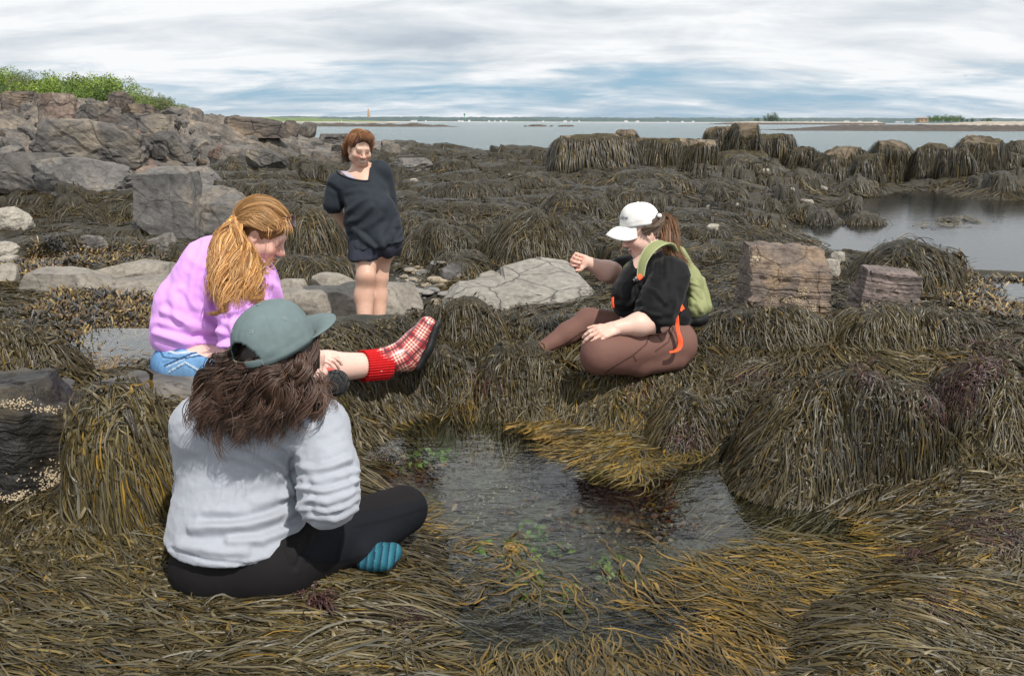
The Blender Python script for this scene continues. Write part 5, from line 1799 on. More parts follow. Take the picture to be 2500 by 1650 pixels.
def locks(specs, K=26):
    """hair: spec = dict(path[k,3], n, r0, r1, w, curl, freq, cols, view) -> strands as fine tented ribbons"""
    Vs, Fs, Cs, off = [], [], [], 0
    for sp in specs:
        n = sp['n']
        C0 = catmull(sp['path'], K)
        T = nrm(np.gradient(C0, axis=0))
        s1 = nrm(np.cross(T, (.3, -.8, .5))); s2 = np.cross(T, s1)
        s = np.linspace(0, 1, K)
        a = rng.uniform(0, 6.28, n); rr = np.sqrt(rng.random(n))
        rad = np.interp(s, np.linspace(0, 1, len(sp['r'])), sp['r'])
        ox, oy = rr * np.cos(a), rr * np.sin(a)
        cl = np.interp(s, [0, .25, 1], [0, .5, 1]) * sp.get('curl', 0)
        ph0 = rng.uniform(0, 6.28)
        ph = ph0 + rng.normal(0, sp.get('phv', .7), n)
        fq = sp.get('freq', 3) * rng.uniform(.85, 1.15, n)
        cx_ = cl[None] * np.cos(ph[:, None] + 6.28 * fq[:, None] * s[None]); cy_ = cl[None] * np.sin(ph[:, None] + 6.28 * fq[:, None] * s[None])
        fr = rng.normal(0, sp.get('fly', .002), (n, 2)) ; frs = s ** 1.5
        P = C0[None] + s1[None] * (ox[:, None] * rad[None] + cx_ + fr[:, :1] * frs[None])[..., None] + s2[None] * (oy[:, None] * rad[None] + cy_ + fr[:, 1:] * frs[None])[..., None]
        ln = rng.uniform(sp.get('short', .8), 1.0, n)
        idx = ln[:, None] * s[None] * (K - 1)
        i0 = np.clip(idx.astype(int), 0, K - 2); f = (idx - i0)[..., None]
        P = np.take_along_axis(P, i0[..., None].repeat(3, 2), 1) * (1 - f) + np.take_along_axis(P, (i0 + 1)[..., None].repeat(3, 2), 1) * f
        Nv = nrm(CAM - P) if sp.get('face', True) else np.broadcast_to(s2[None], P.shape)
        Wd = sp['w'] * .5 * rng.uniform(.6, 1.3, (n, 1)) * np.clip((1.03 - s) / .3, .15, 1)[None]
        V, Fq = strip_mesh(P, Wd, Nv, .55, rng.normal(0, .5, (n, 1)) + np.zeros((n, K)))
        cs = np.array(sp['cols']); c = cs[rng.integers(0, len(cs), n)] * rng.uniform(.75, 1.25, (n, 1))
        tipc = np.array(sp.get('tip', cs[0]))
        Cc = c[:, None] * (1 - .5 * s[None, :, None]) + tipc[None, None] * .5 * s[None, :, None]
        Vs.append(V); Fs.append(Fq + off); Cs.append(np.repeat(Cc.reshape(-1, 3), 3, 0)); off += len(V)
    return np.concatenate(Vs), np.concatenate(Fs), np.concatenate(Cs)


HAIRM = colmat('hair', rough=.48, spec=.35)
SKINM = colmat('skin', rough=.5, spec=.4, var=.06, scale=60, sss=.12, bump=.12, bscale=500, bdist=.001)


def skin_cols(V, base):
    n = fbm(V * 14, 3)[:, None]; n2 = fbm(V * 60, 2)[:, None]
    return np.array(base)[None] * (1 + .10 * n * np.array([.4, 1, 1]) + .05 * n2)


def cap_hat(root, h, fabric, inner, opening=True, size=(.090, .103, .112), base=.028, tiltb=0.0, brim=(.075, .088), name='cap', droop=.03, strap=None, buckle=None, lz=.3, arcw=1.0):
    """baseball cap in a head frame; returns crown parts"""
    nt, nph = 96, 30
    th = np.linspace(0, 2 * np.pi, nt, endpoint=False)      # 0 = forward (+y), pi = back
    ph = np.linspace(0, 1, nph)
    T, Pp = np.meshgrid(th, ph)
    rr = np.sin(np.clip(Pp, 0, 1) * np.pi / 2) ** .86
    zz = np.cos(Pp * np.pi / 2) ** .80
    x = size[0] * rr * np.sin(T); y = size[1] * rr * np.cos(T) - .012; z = base + size[2] * zz
    # front panel stands a little higher, cloth sits uneven
    z += .008 * np.clip(np.cos(T), 0, 1) * np.sin(np.pi * Pp) * lz
    seam = np.abs(((T + np.pi / 6) % (np.pi / 3)) - np.pi / 6)
    sc_ = 1 - .020 * np.exp(-(seam / .035) ** 2) * np.sin(np.pi * np.clip(Pp, .02, 1))
    wr = 1 + .030 * fbm(p3(x * 26, y * 26, z * 26), 3) * sstep(.25, .6, Pp) + .012 * np.sin(z * 260 + 3 * np.cos(T * 2)) * sstep(.80, .9, Pp)
    x, y = x * sc_ * wr, y * sc_ * wr
    V = np.stack([h.p(0, 0, 0) + 0 * x[..., None], ], 0)[0]
    V = h.c + h.s * (x[..., None] * h.l + y[..., None] * h.f + z[..., None] * h.u)
    i = np.arange(V.shape[0] * V.shape[1]).reshape(V.shape[:2])
    Fc = []
    for a in range(nph - 1):
        for b in range(nt):
            b2 = (b + 1) % nt
            if opening:
                tm = (th[b] + np.pi / nt) - np.pi
                u = tm / .58
                if abs(u) < 1 and ph[a + 1] > 1 - .30 * math.sqrt(1 - u * u): continue
            Fc.append((int(i[a, b]), int(i[a + 1, b]), int(i[a + 1, b2]), int(i[a, b2])))
    crown = mesh_obj('crown', V.reshape(-1, 3), Fc, fabric, None)
    md = crown.modifiers.new('thickness', 'SOLIDIFY'); md.thickness = .0022; md.offset = 0
    put_under(crown, root)
    crown.name = 'cap'
    # brim
    ns, ntt = 40, 14
    sA = np.linspace(-1, 1, ns); tA = np.linspace(0, 1, ntt)
    Sg, Tg = np.meshgrid(sA, tA)
    ang = Sg * 1.12 * arcw
    ex = np.sqrt(np.clip(1 - np.abs(Sg) ** 2.6, 0, 1))
    bx = (size[0] - .002) * np.sin(ang) + brim[0] * Tg * ex * np.sin(ang) * .35
    by = (size[1] - .002) * np.cos(ang) - .012 + brim[0] * Tg * ex * (.35 * np.cos(ang) + .65)
    bz = base + .004 - droop * (bx / .09) ** 2 * (.35 + .65 * Tg) + (tiltb - .016) * Tg + .010 * np.sin(np.pi * Tg) * (1 - Sg ** 2)
    V = h.c + h.s * (bx[..., None] * h.l + by[..., None] * h.f + bz[..., None] * h.u)
    i = np.arange(ns * ntt).reshape(ntt, ns)
    Fq = np.stack([i[:-1, :-1], i[:-1, 1:], i[1:, 1:], i[1:, :-1]], -1).reshape(-1, 4)
    br = mesh_obj('brim', V.reshape(-1, 3), Fq, fabric)
    md = br.modifiers.new('thickness', 'SOLIDIFY'); md.thickness = .004; md.offset = 0
    put_under(br, crown)
    # button and eyelets
    Vb, Fb = rock_shape(3, (.014, .014, .008), 2, 0, 0, 3)
    bt = mesh_obj('button', (h.c + h.s * (Vb[:, :1] * h.l + (Vb[:, 1:2] - .012) * h.f + (Vb[:, 2:] + base + size[2] + .001) * h.u)), Fb, fabric); put_under(bt, crown)
    for k in range(6):
        a = np.pi / 6 + k * np.pi / 3
        pp = .56
        r1 = math.sin(pp * math.pi / 2) ** .86
        c = np.array([size[0] * r1 * math.sin(a), size[1] * r1 * math.cos(a) - .012, base + size[2] * math.cos(pp * math.pi / 2) ** .8])
        nl = nrm(np.array([math.sin(a) * .8, math.cos(a) * .8, .62]))
        cw = h.p(*(c + nl * .0012)); nw = nl[0] * h.l + nl[1] * h.f + nl[2] * h.u
        s = nrm(np.cross(nw, h.u)); u = np.cross(nw, s)
        V, Fe = tube([cw + .0042 * (math.cos(q) * s + math.sin(q) * u) for q in np.linspace(0, 6.2, 14)], .0013, 6)
        e = mesh_obj('eyelet', V, Fe, inner); put_under(e, crown)
    if strap is not None:
        pts, nn = [], []
        for a in np.linspace(np.pi - .64, np.pi + .64, 9):
            pts.append(h.p((size[0] + .001) * math.sin(a), (size[1] + .001) * math.cos(a) - .012, base + .011)); nn.append(math.sin(a) * h.l + math.cos(a) * h.f)
        V, Fs_ = band(pts, .018, .0025, nn); so_ = mesh_obj('strap', V, Fs_, fabric); put_under(so_, crown)
        if buckle is not None:
            pts2 = pts[2:4]; V, Fs_ = band([p_ + .0018 * n_ for p_, n_ in zip(pts2, nn[2:4])], .021, .003, nn[2:4], 6); b1 = mesh_obj('buckle', V, Fs_, buckle[0]); put_under(b1, crown)
            V, Fs_ = band([p_ + .0014 * n_ for p_, n_ in zip(pts[3:6], nn[3:6])], .0185, .0025, nn[3:6], 8); b2 = mesh_obj('leather_tab', V, Fs_, buckle[1]); put_under(b2, crown)
    return crown


def clothmat(name, col, var=.12, weave=900, rough=.85, bump=.25, fuzz=.0, heather=0.0, extra=None):
    m = NT(name); co = m.geo()
    base = m.attr('Col') if col is None else None
    n1 = m.noise(co, 35, 4, .6); n2 = m.noise(co, weave, 2)
    f = m.math('ADD', m.math('MULTIPLY', n1, 2 * var), 1 - var)
    if heather: f = m.math('ADD', f, m.math('MULTIPLY', m.math('SUBTRACT', m.noise(co, 420, 2, .8), .5), heather))
    s = m.n('ShaderNodeVectorMath', operation='SCALE'); m.l(f, s.inputs['Scale'])
    if base is not None: m.l(base, s.inputs[0])
    else: s.inputs[0].default_value = col
    m.l(s.outputs[0], m.b.inputs['Base Color'])
    m.setb(Roughness=rough); m.b.inputs['Specular IOR Level'].default_value = .15
    if fuzz:
        m.b.inputs['Sheen Weight'].default_value = fuzz
        m.b.inputs['Sheen Roughness'].default_value = .5
    m.bump(m.math('ADD', m.math('MULTIPLY', n1, .8), m.math('MULTIPLY', n2, .3)), bump, .003)
    return m.m


def person(name_loc, label):
    return empty('person', name_loc, label, 'person')


def surf(name, prims, vox, mat, root, fl=(), gen=None, cols=None, smooth=2, post=None):
    V, Fq = sdf_mesh(prims, vox, smooth)
    if fl or gen is not None: V = folds(V, Fq, fl, gen)
    if post is not None: V, Fq = post(V, Fq)
    C = cols(V, Fq) if callable(cols) else cols
    return mesh_obj(name, V, Fq, mat, root, cols=C)


def multi(name, groups, mat, root, cols, smooth=1):
    """one continuous-looking body mesh whose head and hands carry a finer surface"""
    Vs, Fs, o = [], [], 0
    for prims, vox in groups:
        V, Fq = sdf_mesh(prims, vox, smooth)
        Vs.append(V); Fs.append(Fq + o); o += len(V)
    V, Fq = np.concatenate(Vs), np.concatenate(Fs)
    return mesh_obj(name, V, Fq, mat, root, cols=cols(V, Fq))
# ---------------------------------------------------------------- shared fabrics
M_heather = clothmat('heather_grey_fleece', (.305, .322, .362), .07, 700, .95, .35, .15, .22)
M_blackleg = clothmat('black_legging_knit', None, .10, 900, .8, .12)
M_pink = clothmat('lilac_cotton', (.64, .32, .74), .06, 800, .9, .25, .1)
M_denim = clothmat('blue_denim', None, .18, 600, .9, .4)
M_blacktop = clothmat('black_jersey', (.0045, .0045, .0054), .15, 900, .7, .2, .05)
M_brown = clothmat('brown_legging_knit', None, .06, 900, .7, .12)
M_navy = clothmat('charcoal_jersey', (.019, .024, .031), .14, 900, .75, .2, .04)
M_short = clothmat('dark_short_fabric', (.024, .026, .038), .12, 900, .8, .2)
M_sock = clothmat('striped_sock_knit', None, .08, 500, .95, .5)
M_capgrey = clothmat('washed_grey_green_cotton', (.125, .165, .168), .16, 700, .9, .35)
M_capwhite = clothmat('white_cotton_twill', (.70, .69, .66), .03, 900, .9, .2)
M_green = clothmat('olive_green_nylon', (.23, .245, .115), .08, 700, .6, .25)
M_blackny = clothmat('black_nylon', (.010, .010, .011), .15, 700, .6, .3)
M_orange = plain('orange_webbing', (.80, .085, .015), .6, .4, .06, 60)
M_plastic = plain('black_buckle_plastic', (.012, .012, .013), .35, .5)
M_brass = plain('dull_brass', (.30, .24, .15), .4, .5, .1, 60, metallic=.8)
M_leather = plain('brown_leather', (.045, .022, .012), .6, .4)
M_gold = plain('gold_hair_tie', (.62, .33, .07), .35, .6, .2, 60, metallic=.6)
M_boot = colmat('tartan_rubber', rough=.32, spec=.5, var=.05, coat=.15)
M_knit = clothmat('red_rib_knit', (.42, .012, .014), .1, 500, .95, .4)
M_sole = plain('black_rubber', (.014, .014, .015), .6, .4, .25, 40, .4, 90, .004)
M_red = plain('red_rubber', (.40, .05, .035), .4)
M_strap_top = clothmat('lilac_grey_strap', (.36, .32, .38), .05, 800, .9, .2)
M_whiteb = plain('white_bead', (.8, .8, .78), .4)
M_lens = plain('brown_tinted_lens', (.035, .018, .03), .08, .7)
M_frame = plain('tortoise_frame', (.10, .03, .012), .25, .5, .5, 150)
M_paper = plain('white_card', (.78, .78, .77), .8, .2, .02)
M_ink = plain('orange_print', (.7, .25, .08), .8)
SK_S, SK_R, SK_P = (.53, .335, .25), (.62, .40, .325), (.64, .42, .35)

# ================================================================ near woman in the grey sweatshirt
base = W(600, 1440, 2.3)
N_ = person((base[0], base[1], .3), 'woman seen from behind in grey sweatshirt, black leggings and grey-green cap, cross-legged')
hN = Head(W(700, 888, 2.14), (.75, .62, -.12), (.02, 0, 1), 1.04, 1.1)
body = hN.prims() + [cap(hN.p(0, -.03, -.05), W(655, 1010, 2.26), .06, .07, .04), cap(W(520, 1040, 2.29), W(770, 1045, 2.25), .06, .06, .05),
                     ell(W(610, 1130, 2.36), (.17, .10, .17), .05), ell(W(590, 1290, 2.35), (.16, .12, .16), .06), ell(W(590, 1375, 2.35), (.16, .13, .10), .06),
                     cap(W(775, 1050, 2.25), W(800, 1205, 2.18), .055, .05, .04), cap(W(800, 1205, 2.18), W(790, 1150, 2.52), .045, .034, .03),
                     cap(W(500, 1050, 2.3), W(500, 1200, 2.52), .055, .05, .04), cap(W(500, 1200, 2.52), W(640, 1160, 2.75), .045, .034, .03),
                     cap(W(680, 1375, 2.33), W(985, 1242, 2.62), .09, .06, .05), cap(W(985, 1250, 2.62), W(900, 1340, 2.42), .05, .03, .02),
                     cap(W(510, 1375, 2.42), W(720, 1190, 3.0), .09, .06, .05), cap(W(720, 1190, 3.0), W(900, 1290, 2.8), .05, .035, .03), cap(W(900, 1290, 2.8), W(960, 1290, 2.75), .035, .03, .03)]
body += hand(W(790, 1150, 2.52), (-.3, .9, -.2), (0, -.2, -1), 1, (.5, .5, .5, .5), .4)
def skN(V, Fq):
    C = skin_cols(V, SK_P); return hN.paint(V, C)
surf('body', body, .006, SKINM, N_, cols=skN)

hem_z = .345
sw = [cap(W(500, 1035, 2.28), W(770, 1040, 2.235), .088, .086, .06), ell(W(612, 1120, 2.34), (.205, .135, .19), .06), ell(W(592, 1235, 2.35), (.195, .155, .17), .06),
      ell(W(588, 1335, 2.32), (.208, .185, .19), .06), cap(W(655, 985, 2.22), W(655, 1010, 2.24), .075, .09, .05),
      cap(W(778, 1050, 2.235), W(800, 1140, 2.19), .082, .080, .035), cap(W(800, 1140, 2.19), W(802, 1212, 2.16), .080, .076, .02), cap(W(802, 1212, 2.16), W(795, 1155, 2.46), .074, .055, .03),
      cap(W(495, 1050, 2.29), W(490, 1200, 2.5), .08, .07, .04), cap(W(490, 1200, 2.5), W(600, 1180, 2.7), .07, .06, .04),
      half((0, 0, hem_z), (0, .05, -1), .012)]
flN = [  # sleeve bunching
    ([(733, 1165), (780, 1172), (830, 1160), (868, 1148)], .006, 9), ([(735, 1190), (790, 1200), (845, 1185), (872, 1172)], .0065, 7), ([(738, 1218), (800, 1226), (850, 1208), (874, 1196)], .005, 8),
    ([(742, 1240), (800, 1250), (850, 1232), (872, 1215)], .0055, 6), ([(760, 1262), (820, 1268), (866, 1240)], .005, 7), ([(735, 1140), (770, 1148), (820, 1135), (850, 1118)], .007, 10), ([(850, 1120), (868, 1150), (866, 1175)], .006, 7),
    # back
    ([(560, 1075), (620, 1095), (680, 1130), (705, 1145)], .011, 11), ([(590, 1062), (650, 1085), (715, 1120)], -.007, 10), ([(540, 1105), (610, 1118), (690, 1165)], .006, 13),
    ([(470, 1290), (560, 1285), (650, 1268), (735, 1235)], .012, 13), ([(500, 1265), (600, 1268), (690, 1240)], -.008, 11), ([(560, 1320), (640, 1318), (720, 1285), (750, 1255)], .010, 11), ([(440, 1330), (520, 1345), (600, 1345)], .007, 13),
    ([(700, 1270), (735, 1240), (755, 1215)], .008, 8), ([(690, 1215), (730, 1200), (745, 1180)], .008, 8), ([(620, 1225), (690, 1210), (725, 1180)], .006, 12),
    # seams: arm hole and hem band
    ([(775, 1000), (745, 1050), (715, 1110), (708, 1140), (722, 1190), (735, 1240)], -.006, 5), ([(414, 1337), (500, 1367), (600, 1378), (690, 1358), (752, 1318)], -.004, 4),
]
def genN(V):
    return .0040 * fbm(V * np.array([9, 9, 22]), 3) + .006 * ridged(V * np.array([11, 11, 26]) + 9, 2) * np.exp(-(np.linalg.norm(V - W(805, 1195, 2.12), axis=1) / .13) ** 2) + .0035 * ridged(V * np.array([7, 7, 16]) + 3, 2) * sstep(.75, .45, V[:, 2]) + .0022 * fbm(V * 45, 2)
surf('sweatshirt', sw, .0055, M_heather, N_, flN, genN, smooth=1)

lg = [ell(W(592, 1362, 2.34), (.196, .170, .112), .05), ell(W(525, 1380, 2.28), (.115, .105, .10), .05), ell(W(650, 1385, 2.26), (.12, .105, .10), .05),
      cap(W(690, 1365, 2.30), W(985, 1243, 2.60), .118, .078, .05), cap(W(985, 1248, 2.60), W(885, 1345, 2.40), .066, .048, .025),
      cap(W(510, 1370, 2.42), W(720, 1185, 3.0), .11, .075, .05), cap(W(720, 1185, 3.0), W(905, 1290, 2.8), .066, .045, .03)]
def colN(V, Fq):
    px, py, d = proj(V)
    C = np.tile(np.array([.0085, .0076, .0080]), (len(V), 1))
    inset = inpoly(px, py, [(770, 1310), (860, 1250), (960, 1232), (1056, 1215), (1050, 1240), (1030, 1300), (960, 1345), (880, 1370), (800, 1375), (735, 1350)])
    C[inset] = (.0058, .0066, .0095)
    for pl in ([(735, 1352), (775, 1372), (830, 1372), (900, 1355), (970, 1335)], [(830, 1318), (820, 1372)], [(860, 1287), (950, 1268), (1050, 1238)]):
        C[seg_dist(px, py, pl) < 3.5] = (.004, .004, .006)
    return C
surf('leggings', lg, .006, M_blackleg, N_, [([(700, 1340), (720, 1385)], -.003, 7), ([(760, 1310), (745, 1360)], .004, 7), ([(725, 1330), (718, 1370)], .004, 5)], lambda V: .0015 * fbm(V * 20, 2), colN)
sk = [cap(W(868, 1352, 2.44), W(925, 1358, 2.40), .034, .038, .02), cap(W(925, 1358, 2.40), W(958, 1348, 2.39), .038, .030, .02), cap(W(890, 1370, 2.38), W(940, 1372, 2.36), .026, .026, .02)]
def colsock(V, Fq):
    px, py, d = proj(V)
    s = px + .12 * py
    pal = np.array([(.012, .07, .10), (.02, .12, .16), (.008, .03, .065), (.016, .09, .13), (.05, .14, .17)])
    return pal[(np.floor(s / 3.4).astype(int) * 7) % 5]
surf('sock', sk, .004, M_sock, N_, cols=colsock)
# cap
hatN = Head(W(695, 874, 2.13), (.52, .83, .24), (-.25, -.14, .95), 1.13)
cap_hat(N_, hatN, M_capgrey, plain('thread_grey', (.2, .24, .24), .8), True, (.086, .100, .112), .030, brim=(.078, .09), droop=.004, strap=True, buckle=(M_brass, M_leather), lz=.6, tiltb=.022)
# hair
LN = []
DK = [(.040, .022, .016), (.060, .033, .023), (.026, .015, .012), (.085, .048, .032)]
nl = 40
for i in range(nl):
    for layer in (0, 1, 2):
        a = np.clip((i + rng.uniform(-.6, .6)) / (nl - 1), 0, 1)
        e = abs(a - .5) * 2
        sx, sy = 572 + 196 * a, 858 + 22 * math.sin(math.pi * a) - 34 * sstep(.7, 1.0, a)
        sx += rng.normal(0, 6)
        x1, y1 = 516 + 246 * a + rng.normal(0, 11), 925 + rng.normal(0, 14)
        x2 = 480 + 312 * a + rng.normal(0, 16)
        y2 = 1048 + 30 * math.sin(math.pi * min(1, a * 1.4)) - 34 * sstep(.62, 1, a) + rng.normal(0, 30) - 22 * (2 - layer) * (layer < 2)
        o = .028 * layer
        dd0, dd1, dd2 = 2.035 + .09 * e ** 2, 2.03 + .10 * e ** 2, 2.075 + .07 * e ** 2
        xm, ym = x2 * .8 + x1 * .2 + rng.normal(0, 10), y2 * .6 + y1 * .4
        LN.append(dict(path=[W(sx, sy - 16, dd0 + .02 + o), W((sx + x1) / 2, (sy + y1) / 2, dd0 - .012 + o), W(x1, y1, dd1 + o + rng.normal(0, .012)), W(xm, ym, (dd1 + dd2) / 2 + o), W(x2, y2, dd2 + o + rng.normal(0, .01))],
                       n=40, r=[.008, .011, .009, .007, .003], w=.0024, curl=rng.uniform(.016, .032), freq=rng.uniform(1.2, 1.9), phv=.30, cols=[np.array(c) * rng.uniform(.5, 1.2) for c in DK], tip=(.12, .065, .042), fly=.006, short=.82))
    if i % 3 == 0:
        LN.append(dict(path=[W(sx, sy, dd0), W(x1, y1, dd1), W(x2 + rng.normal(0, 14), y2 + 12, dd2 - .01)], n=6, r=[.01, .02, .016], w=.0022, curl=.02, freq=2, cols=DK, fly=.02))
V, Fq, C = locks(LN)
hv = [ell(hN.p(0, -.02, .03), (.088, .108, .10), .02, hN.R), ell(W(655, 930, 2.16), (.135, .07, .085), .05), ell(W(655, 985, 2.17), (.155, .055, .06), .05)]
V2, F2 = sdf_mesh(hv, .008, 2)
V2 = V2 + vnormals(V2, F2) * (.006 * fbm(V2 * np.array([60, 60, 14]), 2))[:, None]
mesh_obj('hair', np.concatenate([V, V2]), np.concatenate([Fq, F2 + len(V)]), HAIRM, N_, cols=np.concatenate([C, np.tile((.018, .010, .008), (len(V2), 1))]))

# ================================================================ woman in pink
bP = W(465, 926, 3.4)
P_ = person((bP[0], bP[1], .54), 'ginger-haired woman in lilac shirt and denim shorts bent over her outstretched leg')
hP = Head(W(640, 572, 3.4), (.86, -.02, -.50), (.5, 0, .86), 1.04, 1.12)
bodyh = hP.prims() + [cap(hP.p(0, -.03, -.05), W(575, 640, 3.44), .06, .075, .05)]
body = [cap(hP.p(0, -.03, -.05), W(575, 640, 3.44), .06, .075, .05), ell(W(540, 680, 3.47), (.14, .16, .13), .06), ell(W(490, 745, 3.47), (.14, .16, .12), .06), ell(W(470, 825, 3.45), (.138, .168, .11), .06),
                     cap(W(605, 705, 3.24), W(590, 805, 3.17), .06, .052, .04), cap(W(590, 808, 3.17), W(735, 878, 3.24), .05, .032, .03),
                     cap(W(620, 690, 3.66), W(650, 800, 3.7), .06, .05, .04), cap(W(650, 800, 3.7), W(750, 862, 3.5), .048, .032, .03),
                     ell(W(470, 880, 3.44), (.14, .16, .10), .06), cap(W(500, 885, 3.55), W(742, 893, 3.52), .09, .074, .05),
                     cap(W(742, 893, 3.52), W(800, 897, 3.62), .070, .074, .03), cap(W(800, 897, 3.62), W(930, 889, 3.79), .072, .052, .03), cap(W(930, 889, 3.79), W(990, 866, 3.85), .045, .04, .03),
                     cap(W(990, 866, 3.85), W(1040, 800, 3.85), .035, .03, .03),
                     cap(W(500, 895, 3.32), W(700, 890, 3.22), .09, .068, .05), cap(W(700, 890, 3.22), W(770, 930, 3.28), .06, .045, .03)]
body += hand(W(735, 878, 3.24), (.9, .3, .05), (.1, .3, -.9), -1, (.35, .4, .45, .5), .3) + hand(W(750, 862, 3.5), (.8, -.4, -.1), (0, -.3, -.9), 1, (.35, .4, .45, .5), .3)
def skP(V, Fq):
    C = skin_cols(V, SK_P); C = hP.paint(V, C)
    q = hP.local(V)
    m = (np.linalg.norm(q, axis=1) < .16)
    C[m] *= (.98, .86, .80)
    return C
multi('body', [(body, .006), (bodyh, .0032)], SKINM, P_, skP)
sp = [ell(W(536, 668, 3.46), (.165, .20, .165), .06), ell(W(484, 742, 3.46), (.172, .205, .15), .07), ell(W(470, 806, 3.45), (.165, .20, .125), .06), ell(W(618, 712, 3.46), (.112, .17, .15), .06),
      cap(W(606, 705, 3.24), W(596, 760, 3.19), .092, .096, .05), cap(W(596, 760, 3.19), W(590, 815, 3.16), .094, .088, .02), cap(W(620, 690, 3.66), W(650, 790, 3.7), .08, .08, .05),
      cap(W(585, 640, 3.42), W(600, 655, 3.42), .085, .10, .05), half(W(470, 876, 3.32), (.06, 0, -1), .012),
      sub(ell(hP.p(0, .03, -.12), (.062, .075, .06), .02, hP.R), .015)]
flP = [([(430, 650), (415, 730), (440, 780)], .006, 9), ([(560, 620), (530, 680), (535, 740)], .007, 8), ([(480, 830), (540, 838), (575, 845)], .007, 6), ([(600, 735), (610, 770), (600, 800)], .007, 7), ([(570, 720), (585, 760), (575, 810)], -.006, 7), ([(470, 600), (440, 680), (430, 760), (470, 810)], .008, 12), ([(500, 590), (470, 670), (465, 740), (520, 800)], .008, 10), ([(520, 640), (500, 700), (510, 755), (560, 800)], .009, 10),
       ([(400, 760), (460, 790), (540, 810)], .010, 9), ([(390, 800), (460, 818), (550, 828)], -.008, 8), ([(380, 815), (450, 836), (545, 842)], .008, 8), ([(545, 770), (600, 752), (668, 740)], .006, 5),
       ([(545, 700), (548, 750), (560, 830)], -.010, 9), ([(640, 680), (670, 700), (690, 740)], .010, 9), ([(615, 670), (650, 690), (665, 730)], -.007, 8), ([(440, 720), (470, 760), (540, 785)], -.007, 9),
       ([(555, 790), (600, 780), (640, 770)], .006, 8)]
surf('shirt', sp, .0065, M_pink, P_, flP, lambda V: .0045 * fbm(V * np.array([9, 9, 12]), 3) + .005 * ridged(V @ np.array([[.8, 0, .6], [0, 1, 0], [-.6, 0, .8]]) * np.array([5, 5, 13]), 2))
jn = [ell(W(470, 882, 3.43), (.160, .19, .125), .05), cap(W(500, 890, 3.33), W(690, 892, 3.24), .112, .092, .05), cap(W(500, 882, 3.55), W(690, 890, 3.55), .105, .092, .05),
      half(W(460, 829, 3.4), (.16, .0, 1), .008)]
def colD(V, Fq):
    px, py, d = proj(V)
    n = fbm(V * 8, 3); n2 = fbm(V * np.array([60, 60, 8]), 2)
    C = np.array([.10, .22, .40])[None] * (1 + .3 * n + .25 * n2)[:, None]
    C += np.clip(.5 - np.abs(px - 450) / 160, 0, 1)[:, None] * np.array([.10, .13, .14])
    for pl, w, c in (([(412, 862), (455, 845), (520, 836)], 2.2, (.03, .07, .15)), ([(402, 893), (470, 862), (540, 846)], 2.4, (.03, .07, .16)), ([(405, 896), (472, 866), (545, 850)], 1.3, (.45, .55, .65)),
                     ([(412, 908), (452, 884), (505, 915), (495, 940)], 2.2, (.42, .52, .62)), ([(412, 911), (451, 888), (500, 917)], 1.4, (.03, .08, .17)), ([(380, 822), (392, 852), (430, 862), (540, 850)], 2.6, (.45, .52, .58)),
                     ([(382, 842), (400, 872), (440, 876), (540, 860)], 2.0, (.035, .08, .16))):
        C[seg_dist(px, py, pl) < w] = c
    return C
surf('shorts', jn, .005, M_denim, P_, [([(400, 880), (450, 866), (540, 852)], .003, 4)], lambda V: .003 * fbm(V * 14, 3), colD)
# tartan boot
def boot_axis(px, py):
    pts_ = [(880, 892), (945, 888), (985, 868), (1020, 832), (1055, 780)]
    s0, bs, bt, bd = 0, np.zeros(px.shape), np.zeros(px.shape), np.full(px.shape, 1e9)
    for (x1, y1), (x2, y2) in zip(pts_[:-1], pts_[1:]):
        dx, dy = x2 - x1, y2 - y1; L = math.hypot(dx, dy)
        t = ((px - x1) * dx + (py - y1) * dy) / L
        tc_ = np.clip(t, 0, L)
        dist = np.hypot(px - x1 - tc_ * dx / L, py - y1 - tc_ * dy / L)
        sd_ = (-(px - x1) * dy + (py - y1) * dx) / L
        m = dist < bd
        bd = np.where(m, dist, bd); bs = np.where(m, s0 + tc_, bs); bt = np.where(m, sd_, bt); s0 += L
    return bs, bt
def colB(V, Fq):
    px, py, d = proj(V)
    s, t = boot_axis(px, py)
    C = np.tile(np.array([.33, .022, .030]), (len(V), 1))
    def stripes(u, per):
        q = (u % per) / per
        fine = ((u % 7.6) < 3.9) & (q < .62)
        dark = (np.abs(q - .82) < .055)
        return fine, dark
    f1, k1 = stripes(s + 4, 44.); f2, k2 = stripes(t + 60, 42.)
    C[f1 ^ f2] = (.50, .24, .20)
    C[f1 & f2] = (.72, .60, .50)
    C[k1 | k2] = (.085, .03, .035)
    C[(k1 | k2) & (f1 | f2)] = (.16, .05, .05)
    return C
bt_ = [cap(W(915, 889, 3.77), W(985, 868, 3.85), .068, .066, .03), cap(W(985, 868, 3.85), W(1012, 840, 3.86), .066, .064, .03), cap(W(1012, 840, 3.86), W(1042, 796, 3.86), .058, .047, .03), ell(W(1002, 880, 3.86), (.05, .05, .045), .03)]
bo = surf('boot', bt_, .0032, M_boot, P_, cols=colB)
nsole = nrm(_r * .86 - _u * .42)
so_ = [cap(W(1012, 886, 3.86) + nsole * .026, W(1036, 846, 3.86) + nsole * .026, .042, .044, .02, (nsole, .42)), cap(W(1036, 846, 3.86) + nsole * .026, W(1054, 797, 3.86) + nsole * .022, .046, .044, .02, (nsole, .42))]
V, Fq = sdf_mesh(so_, .005, 2); sole = mesh_obj('sole', V, Fq, M_sole); put_under(sole, bo)
def knit(V):
    px, py, d = proj(V)
    return .0032 * np.sin(py * 6.283 / 6.2 + px * .1)
